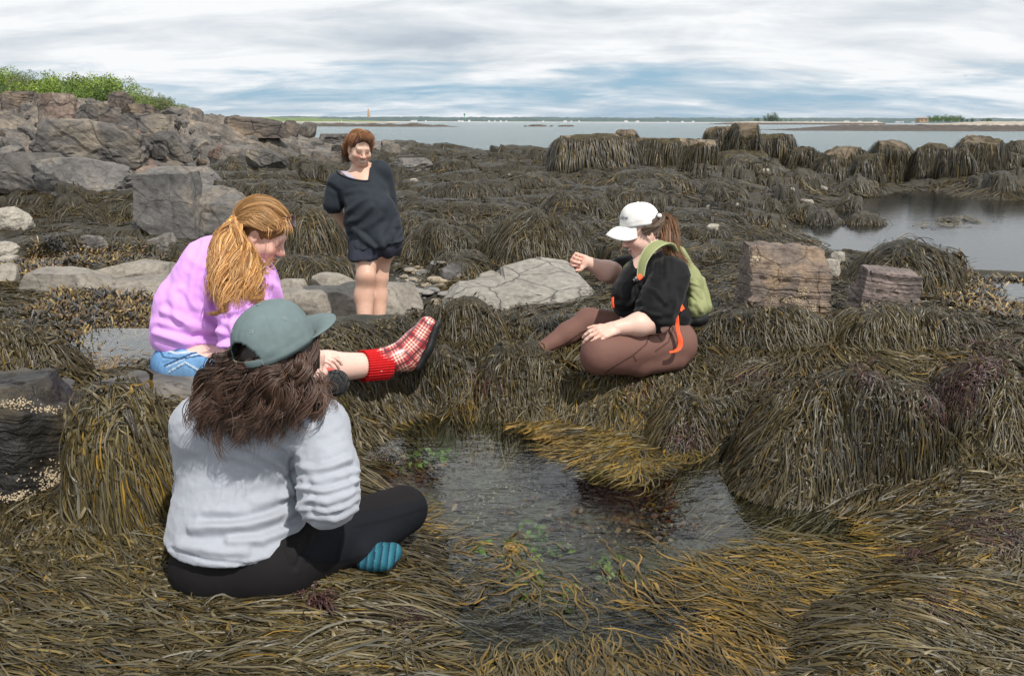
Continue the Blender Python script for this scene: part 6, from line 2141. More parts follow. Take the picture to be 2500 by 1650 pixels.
V, Fq = sdf_mesh([cap(W(884, 893, 3.735), W(940, 889, 3.80), .076, .074, .01), half(W(884, 893, 3.73), W(800, 897, 3.6) - W(940, 889, 3.8), .006), half(W(944, 889, 3.81), W(940, 889, 3.8) - W(800, 897, 3.6), .006)], .0032, 1)
V = V + vnormals(V, Fq) * knit(V)[:, None]
cu = mesh_obj('cuff', V, Fq, M_knit); put_under(cu, bo)
bl = []
for k in range(3):
    c0 = W(925 + k * 2.2, 893 + k * 5.0, 3.715)
    bl.append(tube([W(922 + k * 1.5, 895 + k * 5, 3.716), W(926 + k * 1.5, 892 + k * 5, 3.714), W(925 + k * 1.5, 898 + k * 5, 3.713), W(930 + k * 1.5, 895 + k * 5, 3.714)], .0011, 5))
V, Fc = merge(bl); em = mesh_obj('stitched_mark', V, Fc, M_whiteb); put_under(em, cu)
# second boot, sole towards the viewer
V, Fq = sdf_mesh([cap(W(770, 926, 3.26), W(800, 930, 3.20), .05, .048, .03), cap(W(800, 930, 3.2), W(822, 930, 3.19), .048, .042, .03)], .006, 2)
b2 = mesh_obj('boot', V, Fq, M_red, P_)
V, Fq = sdf_mesh([cap(W(792, 942, 3.12), W(822, 934, 3.105), .054, .052, .03, (_f, .34))], .004, 2)
px, py, d = proj(V); Nn = vnormals(V, Fq)
groove = .006 * sstep(-.2, .4, np.sin((px * .95 + py * .35) * 6.283 / 11.)) + .004 * (seg_dist(px, py, [(770, 935), (790, 912), (825, 912), (838, 930), (826, 955), (795, 962), (772, 950), (770, 935)]) < 2.5)
V = V - _f * 0 - Nn * (groove * (Nn @ -_f > .4))[:, None]
s2 = mesh_obj('sole', V, Fq, M_sole); put_under(s2, b2)
# hair
GI = [(.42, .20, .062), (.30, .13, .040), (.52, .29, .115), (.19, .080, .026), (.46, .235, .080), (.58, .37, .18)]
def dv(x): return float(np.interp(x, [540, 600, 660, 720, 770], [3.33, 3.27, 3.20, 3.13, 3.10]))
LP = []
def lockP(p, n, r, w=.0026, curl=.02, freq=2.2, tip=(.42, .21, .065), dz=0, **k):
    tone = rng.uniform(.55, 1.3)
    LP.append(dict(path=[W(x, y, dv(y) + dz + rng.normal(0, .006)) for x, y in p], n=n, r=r, w=w, curl=curl, freq=freq, cols=[np.array(c) * tone for c in GI], tip=np.array(tip) * tone, **k))
main = [[(562, 543), (532, 575), (522, 640), (530, 700), (548, 745)], [(562, 545), (545, 590), (548, 650), (562, 710), (575, 752)], [(568, 545), (566, 600), (582, 660), (592, 705), (604, 748)], [(558, 545), (522, 572), (512, 640), (512, 700), (520, 735)],
        [(570, 548), (585, 610), (602, 668), (615, 720), (622, 745)], [(560, 550), (540, 610), (530, 680), (545, 730), (560, 762)], [(565, 548), (560, 620), (570, 690), (585, 740)], [(570, 550), (596, 600), (618, 650), (628, 700), (618, 742)]]
for p in main:
    for q in range(10):
        lockP([(580 + (x - 572) * .82 + rng.normal(0, 7), y + rng.normal(0, 7)) for x, y in p], 46, [.008, .014, .013, .010, .005], curl=rng.uniform(.020, .040), freq=rng.uniform(1.3, 2.4), dz=rng.uniform(-.035, .05), fly=.014, short=.7, phv=.32)
for q in range(8):
    lockP([(575 + rng.normal(0, 4), 550), (592 + rng.normal(0, 6), 595), (618, 632 + rng.normal(0, 6)), (644, 652 + rng.normal(0, 9)), (668, 640 + rng.normal(0, 14))], 16, [.010, .016, .018, .018, .020], w=.0018, curl=.012, freq=1.4, fly=.015, dz=.02)
lockP([(545, 700), (552, 745), (530, 764), (500, 768)], 30, [.012, .012, .008, .003], curl=.004, freq=1)
cc, cr = np.array([0, -.015, .035]), np.array([.081, .101, .092])
tie = hP.local(W(566, 544, 3.345)[None])[0]
def arc(h, p0, p1, off=.004, n=9, lift=0.0):
    d0, d1 = nrm((np.array(p0) - cc) / cr), nrm((np.array(p1) - cc) / cr)
    if lift:
        mid = nrm(nrm(d0 + d1) + np.array([0, 0, lift]))
        return [h.p(*(cc + nrm(q) * (cr + off))) for q in catmull([d0, nrm(d0 * .6 + mid), mid, nrm(d1 * .6 + mid), d1], n)]
    om = math.acos(np.clip(d0 @ d1, -1, 1)); out = []
    for t in np.linspace(0, 1, n):
        q = (math.sin((1 - t) * om) * d0 + math.sin(t * om) * d1) / math.sin(om) if om > 1e-3 else d0
        out.append(h.p(*(cc + q * (cr + off))))
    return out
for i in range(110):
    a = rng.uniform(-1.7, 1.9)
    p0 = (-.078 * math.sin(a), .066 * math.cos(a) * .9 + .006, .102 - .060 * abs(math.sin(a)))
    pts_ = arc(hP, p0, tie, rng.uniform(.009, .017), 9, (rng.uniform(.25, 1.3) * (1.15 - min(1, a / 1.9)) + .05) if a > 0 else rng.uniform(1.0, 2.2))
    LP.append(dict(path=pts_, n=36, r=[.007, .013, .013, .006], w=.0027, curl=.002, freq=.8, cols=[(.36, .19, .07), (.27, .135, .045), (.44, .26, .11), (.18, .085, .03)], tip=(.33, .17, .06), fly=.003, short=.9))
for i in range(14):
    x0 = rng.uniform(640, 700)
    LP.append(dict(path=[W(x0 - 20, 530 + .4 * (x0 - 640), 3.33), W(x0 + 4, 545 + rng.normal(0, 8), 3.31), W(x0 + rng.uniform(0, 18), 575 + rng.normal(0, 12), 3.31)], n=5, r=[.006, .01, .014], w=.0016, curl=.004, freq=1, cols=GI, fly=.02))
V, Fq, C = locks(LP)
hv = [ell(hP.p(*cc), cr + .004, .02, hP.R), sub(ell(hP.p(0, .10, -.05), (.075, .075, .105), .02, hP.R), .02), ell(W(548, 600, 3.33), (.045, .04, .07), .03), ell(W(555, 660, 3.27), (.055, .035, .07), .04), ell(W(570, 715, 3.19), (.05, .03, .05), .04)]
V2, F2 = sdf_mesh(hv, .007, 2); V2 = V2 + vnormals(V2, F2) * (.006 * fbm(V2 * 40, 2))[:, None]
mesh_obj('hair', np.concatenate([V, V2]), np.concatenate([Fq, F2 + len(V)]), HAIRM, P_, cols=np.concatenate([C, np.tile((.20, .095, .034), (len(V2), 1))]))
V, Fc = tube([W(566 + 5 * math.cos(a), 541 + 9 * math.sin(a), 3.31 + .025 * math.cos(a)) for a in np.linspace(0, 6.1, 22)], .0085, 8)
V = V + nrm(V - V.mean(0)) * (.006 * fbm(V * 110, 2))[:, None]
mesh_obj('hair_tie', V, Fc, M_gold, P_)
# sunglasses pushed up on her hair
gc = hP.p(0, .070, .096)
sg = empty('sunglasses', gc, 'dark tortoise sunglasses pushed up on the ginger hair of the woman in pink', 'sunglasses')
gf = nrm(hP.f * .75 + hP.u * .66); gu = np.cross(gf, hP.l); fr, ls = [], []
for s in (-1, 1):
    c = gc + hP.l * .036 * s + gf * .013 - gu * .0
    ring = [c + hP.l *   .031 * math.cos(a) + gu * .026 * math.sin(a) for a in np.linspace(0, 6.28, 28)]
    fr.append(tube(ring, .0032, 7))
    e = mesh_obj('lens', np.array([c - gf * .001] + [c + (p - c) * .97 + gf * .001 for p in ring[:-1]] + [c - gf * .003] + [c + (p - c) * .97 - gf * .001 for p in ring[:-1]]),
                 [(0, 1 + j, 1 + (j + 1) % 27) for j in range(27)] + [(28, 29 + (j + 1) % 27, 29 + j) for j in range(27)], M_lens); put_under(e, sg)
    ar = mesh_obj('temple', *tube([c + hP.l * .028 * s, c + hP.l * .040 * s - gf * .02 - gu * .004, hP.p(.088 * s, -.005, .05), hP.p(.086 * s, -.04, .035)], .0032, 7), M_frame); put_under(ar, sg)
fr.append(tube([gc + hP.l * .010 + gf * .013 + gu * .004, gc + gf * .016 + gu * .008, gc - hP.l * .010 + gf * .013 + gu * .004], .003, 7))
V, Fc = merge(fr); e = mesh_obj('frame', V, Fc, M_frame); put_under(e, sg)
# card in her hand
q = [W(748, 852, 3.36), W(788, 872, 3.30), W(768, 884, 3.22), W(730, 866, 3.28)]
nrm_c = nrm(np.cross(q[1] - q[0], q[3] - q[0]))
V = np.array(q + [p + nrm_c * .0015 for p in q]); cr_ = mesh_obj('printed_card', V, [(3, 2, 1, 0), (4, 5, 6, 7), (0, 1, 5, 4), (1, 2, 6, 5), (2, 3, 7, 6), (3, 0, 4, 7)], M_paper, smooth=False)
tag(cr_, 'white printed card held in the lap of the woman in pink', 'card')
qq = np.array(q); ce = qq.mean(0); up_ = nrm_c if nrm_c[2] > 0 else -nrm_c
V = np.array([ce + (p - ce) * np.array([.6]) + up_ * (.0035 if nrm_c[2] > 0 else .0015) for p in q]); e = mesh_obj('printed_picture', V, [(0, 1, 2, 3)], M_ink, smooth=False); put_under(e, cr_)
# ================================================================ woman in the white cap
bR = W(1600, 868, 4.1)
R__ = person((bR[0], bR[1], .44), 'woman in black top, brown leggings and white cap, sitting with one fist held out')
hR = Head(W(1571, 569, 4.15), (-.955, -.13, -.27), (-.25, 0, .97), 1.05, 1.16)
bodyh = hR.prims(.3) + [cap(hR.p(0, -.025, -.05), W(1592, 640, 4.17), .060, .075, .04)]
body = [ell(hR.p(0, .02, -.085), (.048, .045, .030), .03, hR.R), cap(hR.p(0, -.025, -.05), W(1592, 640, 4.17), .060, .075, .04), cap(W(1630, 665, 3.98), W(1560, 660, 4.36), .065, .062, .06), ell(W(1580, 700, 4.17), (.13, .14, .16), .05), ell(W(1585, 775, 4.17), (.14, .15, .12), .05), ell(W(1605, 830, 4.15), (.15, .17, .12), .05),
        cap(W(1632, 675, 3.97), W(1604, 780, 3.86), .068, .062, .04), cap(W(1604, 782, 3.86), W(1560, 792, 3.81), .064, .054, .03), cap(W(1560, 792, 3.81), W(1503, 801, 3.77), .054, .034, .03),
        cap(W(1558, 655, 4.38), W(1506, 668, 4.38), .066, .058, .04), cap(W(1506, 668, 4.38), W(1480, 662, 4.32), .060, .054, .03), cap(W(1480, 662, 4.32), W(1431, 640, 4.24), .053, .031, .03),
        cap(W(1640, 845, 4.05), W(1462, 866, 3.78), .09, .058, .03), cap(W(1462, 872, 3.78), W(1560, 885, 3.95), .055, .045, .03), cap(W(1560, 885, 3.95), W(1640, 880, 4.0), .045, .035, .03),
        cap(W(1600, 815, 4.28), W(1432, 785, 4.32), .09, .062, .05), cap(W(1432, 787, 4.32), W(1322, 854, 4.2), .052, .026, .02), cap(W(1322, 854, 4.2), W(1300, 868, 4.18), .028, .022, .02)]
fdir = nrm(W(1400, 632, 4.2) - W(1431, 640, 4.24))
body += hand(W(1433, 641, 4.24), fdir, (.1, -.95, .05), 1, (1.25, 1.3, 1.35, 1.4), .55, 1.0, .10, (.75, .55, .55))
hd2 = nrm(W(1468, 812, 3.73) - W(1503, 801, 3.77))
body += hand(W(1505, 800, 3.77), hd2, (-.15, .55, -.8), 1, (.42, .40, .40, .42), .2, 1.02, .2, (.7, .6, .3))
def skR(V, Fq):
    C = skin_cols(V, SK_R); C = hR.paint(V, C, .3)
    px, py, d = proj(V)
    for c0 in ((1402, 640), (1470, 812)):
        m = np.hypot(px - c0[0], py - c0[1]) < 26
        C[m] *= (1.0, .92, .90)
    return C
multi('body', [(body, .0042), (bodyh, .0032)], SKINM, R__, skR)
tp = [cap(W(1632, 668, 3.98), W(1560, 662, 4.37), .082, .078, .06), ell(W(1582, 705, 4.17), (.155, .17, .17), .06), ell(W(1528, 722, 4.12), (.075, .13, .085), .05), ell(W(1575, 770, 4.17), (.165, .175, .12), .06), ell(W(1595, 800, 4.16), (.165, .185, .10), .05), ell(W(1638, 772, 4.10), (.10, .14, .09), .04),
      cap(W(1636, 680, 3.96), W(1607, 745, 3.88), .098, .104, .04), cap(W(1607, 745, 3.88), W(1600, 765, 3.86), .104, .100, .01), cap(W(1556, 656, 4.38), W(1518, 660, 4.39), .085, .074, .04),
      cap(W(1588, 640, 4.16), W(1590, 650, 4.16), .085, .10, .05),
      half(W(1640, 800, 4.05), (-.2, 0, -1), .012),
      sub(cap(W(1560, 618, 4.12), W(1546, 664, 4.03), .05, .012, .015), .012)]
tp += [sub(cap(W(1574, 600, 4.14), W(1580, 630, 4.15), .074, .074, .02), .015)]
flR = [([(1565, 698), (1600, 712), (1625, 740)], .006, 6), ([(1562, 752), (1590, 768), (1612, 772)], .004, 5), ([(1500, 745), (1530, 748), (1560, 735)], .006, 8), ([(1500, 765), (1530, 770), (1565, 758)], .006, 7), ([(1555, 690), (1558, 730), (1562, 755)], -.008, 6),
       ([(1530, 660), (1510, 690), (1502, 720)], .005, 8), ([(1600, 640), (1595, 680)], .005, 6), ([(1612, 632), (1610, 670)], -.004, 5), ([(1625, 632), (1628, 675)], .004, 6), ([(1640, 700), (1645, 740), (1640, 768)], .006, 8), ([(1610, 790), (1650, 785)], .008, 7), ([(1620, 805), (1655, 800)], -.007, 7)]
surf('top', tp, .0055, M_blacktop, R__, flR, lambda V: .003 * fbm(V * 12, 3) + .0035 * ridged(V * np.array([7, 7, 15]), 2))
lgR = [ell(W(1612, 835, 4.13), (.165, .19, .125), .05), ell(W(1650, 838, 4.06), (.105, .12, .115), .05), cap(W(1630, 838, 4.05), W(1466, 860, 3.77), .108, .090, .05), ell(W(1458, 868, 3.77), (.072, .08, .080), .03), cap(W(1458, 876, 3.77), W(1560, 888, 3.93), .07, .06, .03), cap(W(1560, 888, 3.93), W(1650, 880, 4.0), .06, .05, .03),
       cap(W(1600, 812, 4.28), W(1436, 783, 4.32), .098, .068, .05), cap(W(1436, 784, 4.32), W(1385, 815, 4.27), .066, .058, .03), cap(W(1385, 815, 4.27), W(1318, 856, 4.2), .058, .037, .03), cap(W(1318, 856, 4.2), W(1290, 872, 4.17), .037, .036, .02)]
def colR(V, Fq):
    px, py, d = proj(V)
    C = np.tile(np.array([.145, .075, .060]), (len(V), 1))
    for pl in ([(1591, 803), (1578, 840), (1545, 868), (1500, 895), (1478, 910)], [(1643, 800), (1632, 835), (1600, 858)], [(1545, 868), (1552, 880)], [(1330, 862), (1380, 840), (1420, 812), (1462, 808)], [(1592, 803), (1615, 830)], [(1640, 795), (1655, 830), (1650, 860)]):
        C[seg_dist(px, py, pl) < 1.9] = (.06, .03, .025)
    return C
surf('leggings', lgR, .0052, M_brown, R__, [([(1590, 806), (1630, 800)], .004, 5), ([(1600, 812), (1640, 812)], -.003, 4), ([(1430, 815), (1455, 808)], -.004, 5)], lambda V: .0012 * fbm(V * 18, 2), colR)
# white cap
hatR = Head(W(1558, 563, 4.15), (-.975, -.16, -.14), (-.14, 0, .99), 1.05, 1)
crownR = cap_hat(R__, hatR, M_capwhite, plain('thread_white', (.6, .6, .58), .8), True, (.083, .099, .106), .030, brim=(.080, .09), droop=.040, lz=.8, strap=True, tiltb=-.016)
def lettering(txt, size, ang0, z0, mat_, steps):
    parts = []
    for i, ch in enumerate(txt):
        cu_ = bpy.data.curves.new('lettering', 'FONT'); cu_.body = ch; cu_.size = size; cu_.extrude = .0004; cu_.resolution_u = 3
        ob = bpy.data.objects.new('lettering', cu_); COL.objects.link(ob)
        me = bpy.data.meshes.new_from_object(ob.evaluated_get(bpy.context.evaluated_depsgraph_get()))
        v = np.array([q.co[:] for q in me.vertices]); f = [tuple(p.vertices) for p in me.polygons]
        bpy.data.objects.remove(ob); bpy.data.curves.remove(cu_); bpy.data.meshes.remove(me)
        if not len(v): continue
        a = ang0 + (steps[i] if not isinstance(steps, float) else steps * i)          # + = her left, read from outside left to right
        out = []
        for x, y, z in v:
            aa = a + x / .095
            zz = z0 + y
            t = np.clip((zz - .030) / .106, 0, 1); pp = 2 / math.pi * math.acos(min(1, t ** (1 / .80))); rr = math.sin(pp * math.pi / 2) ** .86 + .035
            out.append(hatR.p(.083 * rr * math.sin(aa), .099 * rr * math.cos(aa) - .012, zz + .008 * math.cos(aa) * math.sin(math.pi * pp) * .8))
        parts.append((np.array(out), f))
    V, Fc = merge(parts); o = mesh_obj('lettering', V, Fc, mat_, smooth=False); put_under(o, crownR)
bluei = plain('navy_thread', (.012, .03, .09), .8); bluel = plain('light_blue_thread', (.10, .22, .45), .8)
lettering('elow', .030, .055, .066, bluei, [0, .18, .26, .445])
lettering('. . . . . .', .014, .06, .052, bluel, .085)
# hair: sides under the cap and pony tail
BR = [(.085, .042, .020), (.12, .058, .026), (.055, .028, .015), (.17, .085, .038)]
LR = []
ptR = W(1610, 528, 4.15)
for i in range(22):
    a = rng.uniform(1.2, 2.4)
    p0 = hR.p(.080 * math.sin(a), .09 * math.cos(a) - .012 + .015, .012 + rng.uniform(-.012, .03) - .035 * sstep(1.5, 2.3, a))
    LR.append(dict(path=[p0, hR.p(.084 * math.sin(a + .5), .1 * math.cos(a + .5) - .012, .03), hR.p(.05, -.10, .055), ptR], n=36, r=[.006, .010, .008, .006], w=.0024, cols=[(.07, .043, .026), (.10, .062, .036), (.05, .03, .02)], curl=.001, short=.9, fly=.002))
pony = [[(1612, 527), (1636, 535), (1650, 580), (1658, 620), (1690, 655)], [(1612, 530), (1628, 550), (1636, 600), (1648, 620), (1672, 640)], [(1610, 533), (1618, 560), (1622, 590), (1630, 612), (1640, 622)], [(1612, 527), (1640, 540), (1652, 590), (1656, 615), (1680, 640)], [(1611, 530), (1622, 560), (1638, 590), (1650, 612)]]
for p in pony:
    for q in range(4):
        LR.append(dict(path=[W(x + rng.normal(0, 2.5), y + rng.normal(0, 2.5), d_ + rng.normal(0, .012)) for (x, y), d_ in zip(p, (4.15, 4.12, 4.06, 4.02, 4.02))], n=40, r=[.008, .016, .016, .012, .004], w=.0026, cols=BR + [(.20, .095, .045)], tip=(.22, .11, .05), curl=.004, freq=1.2, fly=.008, short=.75))
V, Fq, C = locks(LR)
V2, F2 = sdf_mesh([ell(hR.p(0, -.018, .035), (.079, .098, .085), .02, hR.R), sub(ell(hR.p(0, .105, -.05), (.09, .075, .12), .02, hR.R), .01), sub(ell(hR.p(.09, .02, -.045), (.06, .06, .05), .02, hR.R), .01)], .006, 2)
mesh_obj('hair', np.concatenate([V, V2]), np.concatenate([Fq, F2 + len(V)]), HAIRM, R__, cols=np.concatenate([C, np.tile((.05, .03, .02), (len(V2), 1))]))
V, Fq = rock_shape(4, (.024, .024, .024), 2, 0, .02, 3); mesh_obj('hair_bead', V + W(1610, 527, 4.08), Fq, M_whiteb, R__)
V, Fq = rock_shape(5, (.007, .007, .007), 2, 0, .02, 2); mesh_obj('earring', V + hR.p(.086, -.006, -.038), Fq, M_whiteb, R__)

# backpack
bk_ = empty('backpack', W(1680, 785, 4.12), 'olive green backpack with orange straps worn by the woman in the white cap', 'backpack')
pk = [cap(W(1650, 625, 4.17), W(1672, 690, 4.19), .055, .085, .04), cap(W(1672, 690, 4.19), W(1685, 752, 4.19), .085, .080, .03), ell(W(1690, 745, 4.16), (.075, .13, .07), .03), half((0, 0, W(1690, 776, 4.12)[2]), (0, 0, -1), .01)]
flB = [([(1665, 660), (1680, 700), (1690, 740)], .007, 6), ([(1650, 640), (1668, 690)], .006, 6), ([(1675, 690), (1700, 735)], -.006, 6), ([(1680, 705), (1712, 760)], .006, 5), ([(1672, 684), (1700, 690)], .006, 3)]
pb = surf('pack_body', pk, .005, M_green, bk_, flB, lambda V: .004 * ridged(V * np.array([14, 14, 7]), 2))
V, Fq = sdf_mesh([cap(W(1692, 700, 4.10), W(1702, 755, 4.10), .040, .048, .02, (_r, .8)), half((0, 0, W(1690, 770, 4.06)[2]), (0, 0, -1), .01)], .005, 2)
V = folds(V, Fq, [([(1685, 690), (1712, 700)], .004, 3), ([(1690, 720), (1715, 755)], .006, 5)], lambda V: .004 * ridged(V * 14, 2))
mesh_obj('side_pocket', V, Fq, M_green, bk_)
V, Fq = sdf_mesh([cap(W(1706, 690, 4.2), W(1718, 748, 4.2), .036, .042, .02)], .006, 2); V = folds(V, Fq, [], lambda V: .004 * ridged(V * 14, 2)); mesh_obj('front_pocket', V, Fq, M_green, bk_)
V, Fq = sdf_mesh([ell(W(1692, 772, 4.17), (.075, .12, .045), .03), ell(W(1660, 782, 4.12), (.05, .09, .035), .03)], .006, 2); V = folds(V, Fq, [], lambda V: .006 * ridged(V * 18, 2)); mesh_obj('base_panel', V, Fq, M_blackny, bk_)
V, Fq = sdf_mesh([cap(W(1650, 650, 4.08), W(1666, 750, 4.08), .03, .035, .02)], .007, 2); mesh_obj('back_panel', V, Fq, M_blackny, bk_)
pts_ = [W(1652, 622, 4.05), W(1634, 596, 3.99), W(1610, 595, 3.93), W(1586, 612, 3.90), W(1570, 640, 3.895), W(1564, 676, 3.90)]
nn_ = [_r * .5 + _u * .8, _u * 1. - _f * .35, _u * .9 - _f * .6, _u * .5 - _f - _r * .3, -_f - _r * .5, -_f - _r * .5]
V, Fc = band(pts_, [.05, .058, .056, .05, .042, .034], .011, nn_); st = mesh_obj('shoulder_strap', V, Fc, M_green, bk_)
S_ = nrm(np.gradient(catmull(pts_, 40), axis=0)); Np = nrm(catmull(nn_, 40)); sid = nrm(np.cross(S_, Np))
w_ = np.interp(np.linspace(0, 1, 40), np.linspace(0, 1, 6), [.05, .058, .056, .05, .042, .034]) / 2
ctr = catmull(pts_, 40)
V, Fc = merge([tube(ctr + sid * (w_ * k)[:, None] + np.cross(sid, S_) * -.0 + Np * .004, .0032, 6) for k in (-.96, .96)]); e = mesh_obj('strap_piping', V, Fc, plain('pale_green_piping', (.34, .38, .2), .7)); put_under(e, st)
V, Fc = band([W(1548, 622, 4.42), W(1536, 628, 4.36), W(1530, 650, 4.30), W(1527, 675, 4.28)], .05, .01, [_u - _r * .3, _u - _f - _r * .5, -_r - _f, -_r - _f]); mesh_obj('shoulder_strap', V, Fc, M_green, bk_)
V, Fc = band([W(1566, 672, 3.893), W(1561, 677, 3.888), W(1556, 680, 3.884)], .026, .005, [-_f, -_f, -_f], 8); mesh_obj('webbing_tab', V, Fc, M_orange, bk_)
V, Fc = merge([band([W(1557, 680, 3.878), W(1550, 684, 3.874)], [.030, .026], .011, [-_f, -_f], 5), band([W(1550, 684, 3.874), W(1546, 686, 3.872)], [.016, .020], .009, [-_f, -_f], 4)]); mesh_obj('buckle', V, Fc, M_plastic, bk_)
V, Fc = band([W(1668, 748, 3.99), W(1661, 753, 3.96), W(1658, 757, 3.95)], .03, .004, [-_f, -_f, -_f], 10); mesh_obj('webbing_tab', V, Fc, M_orange, bk_)
V, Fc = band([W(1649, 756, 3.90), W(1652, 780, 3.885), W(1655, 806, 3.88), W(1661, 832, 3.878), W(1659, 848, 3.875), W(1648, 857, 3.87), W(1634, 860, 3.86)], [.022, .022, .02, .024, .024, .016, .012], .003, [-_f, -_f - _r * .5, -_f + _r * .4, -_f - _r * .3, -_f + _u * .4, -_f + _u, _u - _f]); mesh_obj('webbing_strap', V, Fc, M_orange, bk_)
V, Fc = band([W(1496, 726, 4.02), W(1495.5, 738, 4.01), W(1497, 752, 4.01)], .014, .004, [-_r - _f, -_r - _f, -_r - _f], 10); mesh_obj('hip_strap', V, Fc, M_orange, bk_)
V, Fc = tube([W(1704, 745, 4.07), W(1710, 765, 4.07), W(1716, 770, 4.08)], .004, 6); mesh_obj('zip_pull', V, Fc, M_plastic, bk_)

# ================================================================ standing woman
dS = 6.2
gS = samp(GB, np.array([W(905, 845, dS)[0]]), np.array([W(905, 845, dS)[1]]))[0]
S__ = person((W(905, 845, dS)[0], W(905, 845, dS)[1], float(gS)), 'standing woman in dark v-neck shirt and shorts, auburn hair, hands behind her back')
hS = Head(W(878, 364, 6.12), (.46, -.85, -.28), (.14, -.18, .97), 1.04, 1.08)
zg = float(gS)
def foot(px, d):
    p = W(px, 845, d); p[2] = zg + .07; return p
f1, f2 = foot(893, 6.15), foot(926, 6.32)
bodyh = hS.prims(1.0) + [cap(hS.p(0, -.04, -.05), W(886, 436, 6.29), .055, .072, .02)]
body = [cap(hS.p(0, -.05, -.06), W(886, 436, 6.29), .053, .070, .03), cap(W(832, 448, dS), W(928, 416, 6.24), .070, .070, .07), ell(W(888, 465, 6.22), (.16, .12, .15), .06), ell(W(908, 535, 6.22), (.20, .16, .18), .07), ell(W(920, 600, 6.22), (.18, .15, .13), .06),
        cap(W(822, 445, 6.2), W(815, 505, 6.24), .062, .056, .04), cap(W(815, 507, 6.24), W(850, 556, 6.42), .052, .036, .03), cap(W(935, 425, 6.28), W(952, 505, 6.40), .058, .05, .04), cap(W(952, 505, 6.40), W(920, 560, 6.46), .05, .036, .03),
        cap(W(896, 600, 6.18), W(893, 676, 6.13), .100, .070, .05), ell(W(895, 672, 6.105), (.060, .062, .062), .025), cap(W(892, 680, 6.14), W(889, 722, 6.17), .066, .074, .04), cap(W(889, 722, 6.17), f1 + np.array([0, 0, .03]), .074, .045, .03), cap(f1, f1 + np.array([.04, -.16, -.03]), .042, .032, .03),
        cap(W(932, 600, 6.26), W(927, 676, 6.28), .095, .064, .05), cap(W(927, 680, 6.28), W(924, 722, 6.31), .060, .068, .04), cap(W(924, 722, 6.31), f2 + np.array([0, 0, .03]), .07, .045, .03), cap(f2, f2 + np.array([.05, -.15, -.03]), .042, .032, .03)]
body += hand(W(850, 556, 6.42), (.8, .2, -.4), (0, 1, 0), 1, (.5,) * 4, .4) + hand(W(920, 560, 6.46), (-.8, .2, -.4), (0, 1, 0), -1, (.5,) * 4, .4)
def skS(V, Fq):
    C = skin_cols(V, SK_S); C = hS.paint(V, C, 1.0)
    px, py, d = proj(V)
    C[(np.hypot(px - 899, py - 674) < 9)] *= (1.0, .93, .91)
    n = fbm(V * 22, 2); lowr = V[:, 2] < zg + .75
    C[lowr] *= (1 - .10 * np.clip(n[lowr], 0, 1))[:, None] * np.array([1, .96, .94])
    return C
multi('body', [(body, .0055), (bodyh, .0030)], SKINM, S__, skS)
ss = [cap(W(830, 450, dS), W(925, 416, 6.24), .086, .082, .07), ell(W(885, 468, 6.22), (.20, .15, .15), .06), ell(W(903, 505, 6.14), (.185, .13, .12), .06), ell(W(910, 545, 6.22), (.222, .185, .20), .07), ell(W(924, 600, 6.22), (.218, .195, .21), .05),
      cap(W(824, 452, 6.2), W(814, 498, 6.23), .080, .078, .03), cap(W(935, 428, 6.28), W(950, 505, 6.38), .076, .07, .05),
      half(W(900, 611, 6.0), np.array([.20, -.05, -1.0]), .012)]
NECK = []
def neck_hole(poly, dmax):
    def f(V, Fq):
        px, py, d = proj(V)
        m = inpoly(px, py, poly) & (d < dmax)
        for x, y in catmull(np.array(poly[:7] if len(poly) > 7 else poly, float), 40):
            near_ = np.where(np.hypot(px - x, py - y) < 5)[0]
            if len(near_): NECK.append(W(x, y, d[near_].min() + .004))
        return V, Fq[~(m[Fq].sum(1) >= 2)]
    return f
flS = [([(845, 520), (870, 500), (900, 478)], .010, 6), ([(840, 545), (875, 535), (905, 505)], .010, 7), ([(850, 470), (880, 465), (905, 470)], .006, 6), ([(862, 560), (890, 580), (915, 605)], .011, 6), ([(855, 575), (880, 595), (905, 612)], -.009, 6), ([(960, 570), (955, 595), (965, 608)], .012, 6), ([(975, 560), (970, 585), (985, 575)], -.009, 5),
       ([(900, 560), (925, 530), (950, 480)], .006, 10), ([(880, 560), (900, 550), (930, 530)], .006, 8), ([(935, 600), (955, 575), (970, 540)], .008, 7), ([(838, 500), (842, 530), (855, 570)], -.007, 6), ([(805, 455), (825, 470), (835, 505)], -.008, 6), ([(872, 590), (874, 610)], .010, 4)]
surf('shirt', ss, .0065, M_navy, S__, flS, lambda V: .004 * fbm(V * np.array([7, 7, 5]), 3) + .004 * ridged(V @ np.array([[.7, 0, .7], [0, 1, 0], [-.7, 0, .7]]) * np.array([3, 3, 8]), 2) + .012 * np.sin(V[:, 0] * 38 + 2 * np.sin(V[:, 1] * 20)) * sstep(zg + .98, zg + .80, V[:, 2]), post=neck_hole([(820, 412), (828, 424), (846, 433), (870, 440), (898, 442), (902, 432), (905, 410), (909, 376), (880, 370), (835, 390)], 6.3))
shp = [ell(W(921, 600, 6.22), (.198, .165, .13), .05), cap(W(893, 605, 6.18), W(886, 640, 6.15), .122, .122, .04), cap(W(940, 605, 6.26), W(946, 640, 6.28), .125, .125, .04), half(W(916, 636, 6.05), np.array([.05, 0, -1.0]), .01)]
nk = np.array(NECK)
for _ in range(3): nk[1:-1] = (nk[:-2] + nk[1:-1] * 2 + nk[2:]) / 4
mesh_obj('neckband', *tube(nk, .0075, 8), M_navy, S__)
def flare(V):
    return .010 * np.sin(V[:, 0] * 45 + np.sin(V[:, 1] * 30)) * sstep(zg + .85, zg + .70, V[:, 2]) + .003 * fbm(V * 15, 2)
surf('shorts', shp, .006, M_short, S__, [([(914, 615), (912, 640)], -.012, 5)], flare)
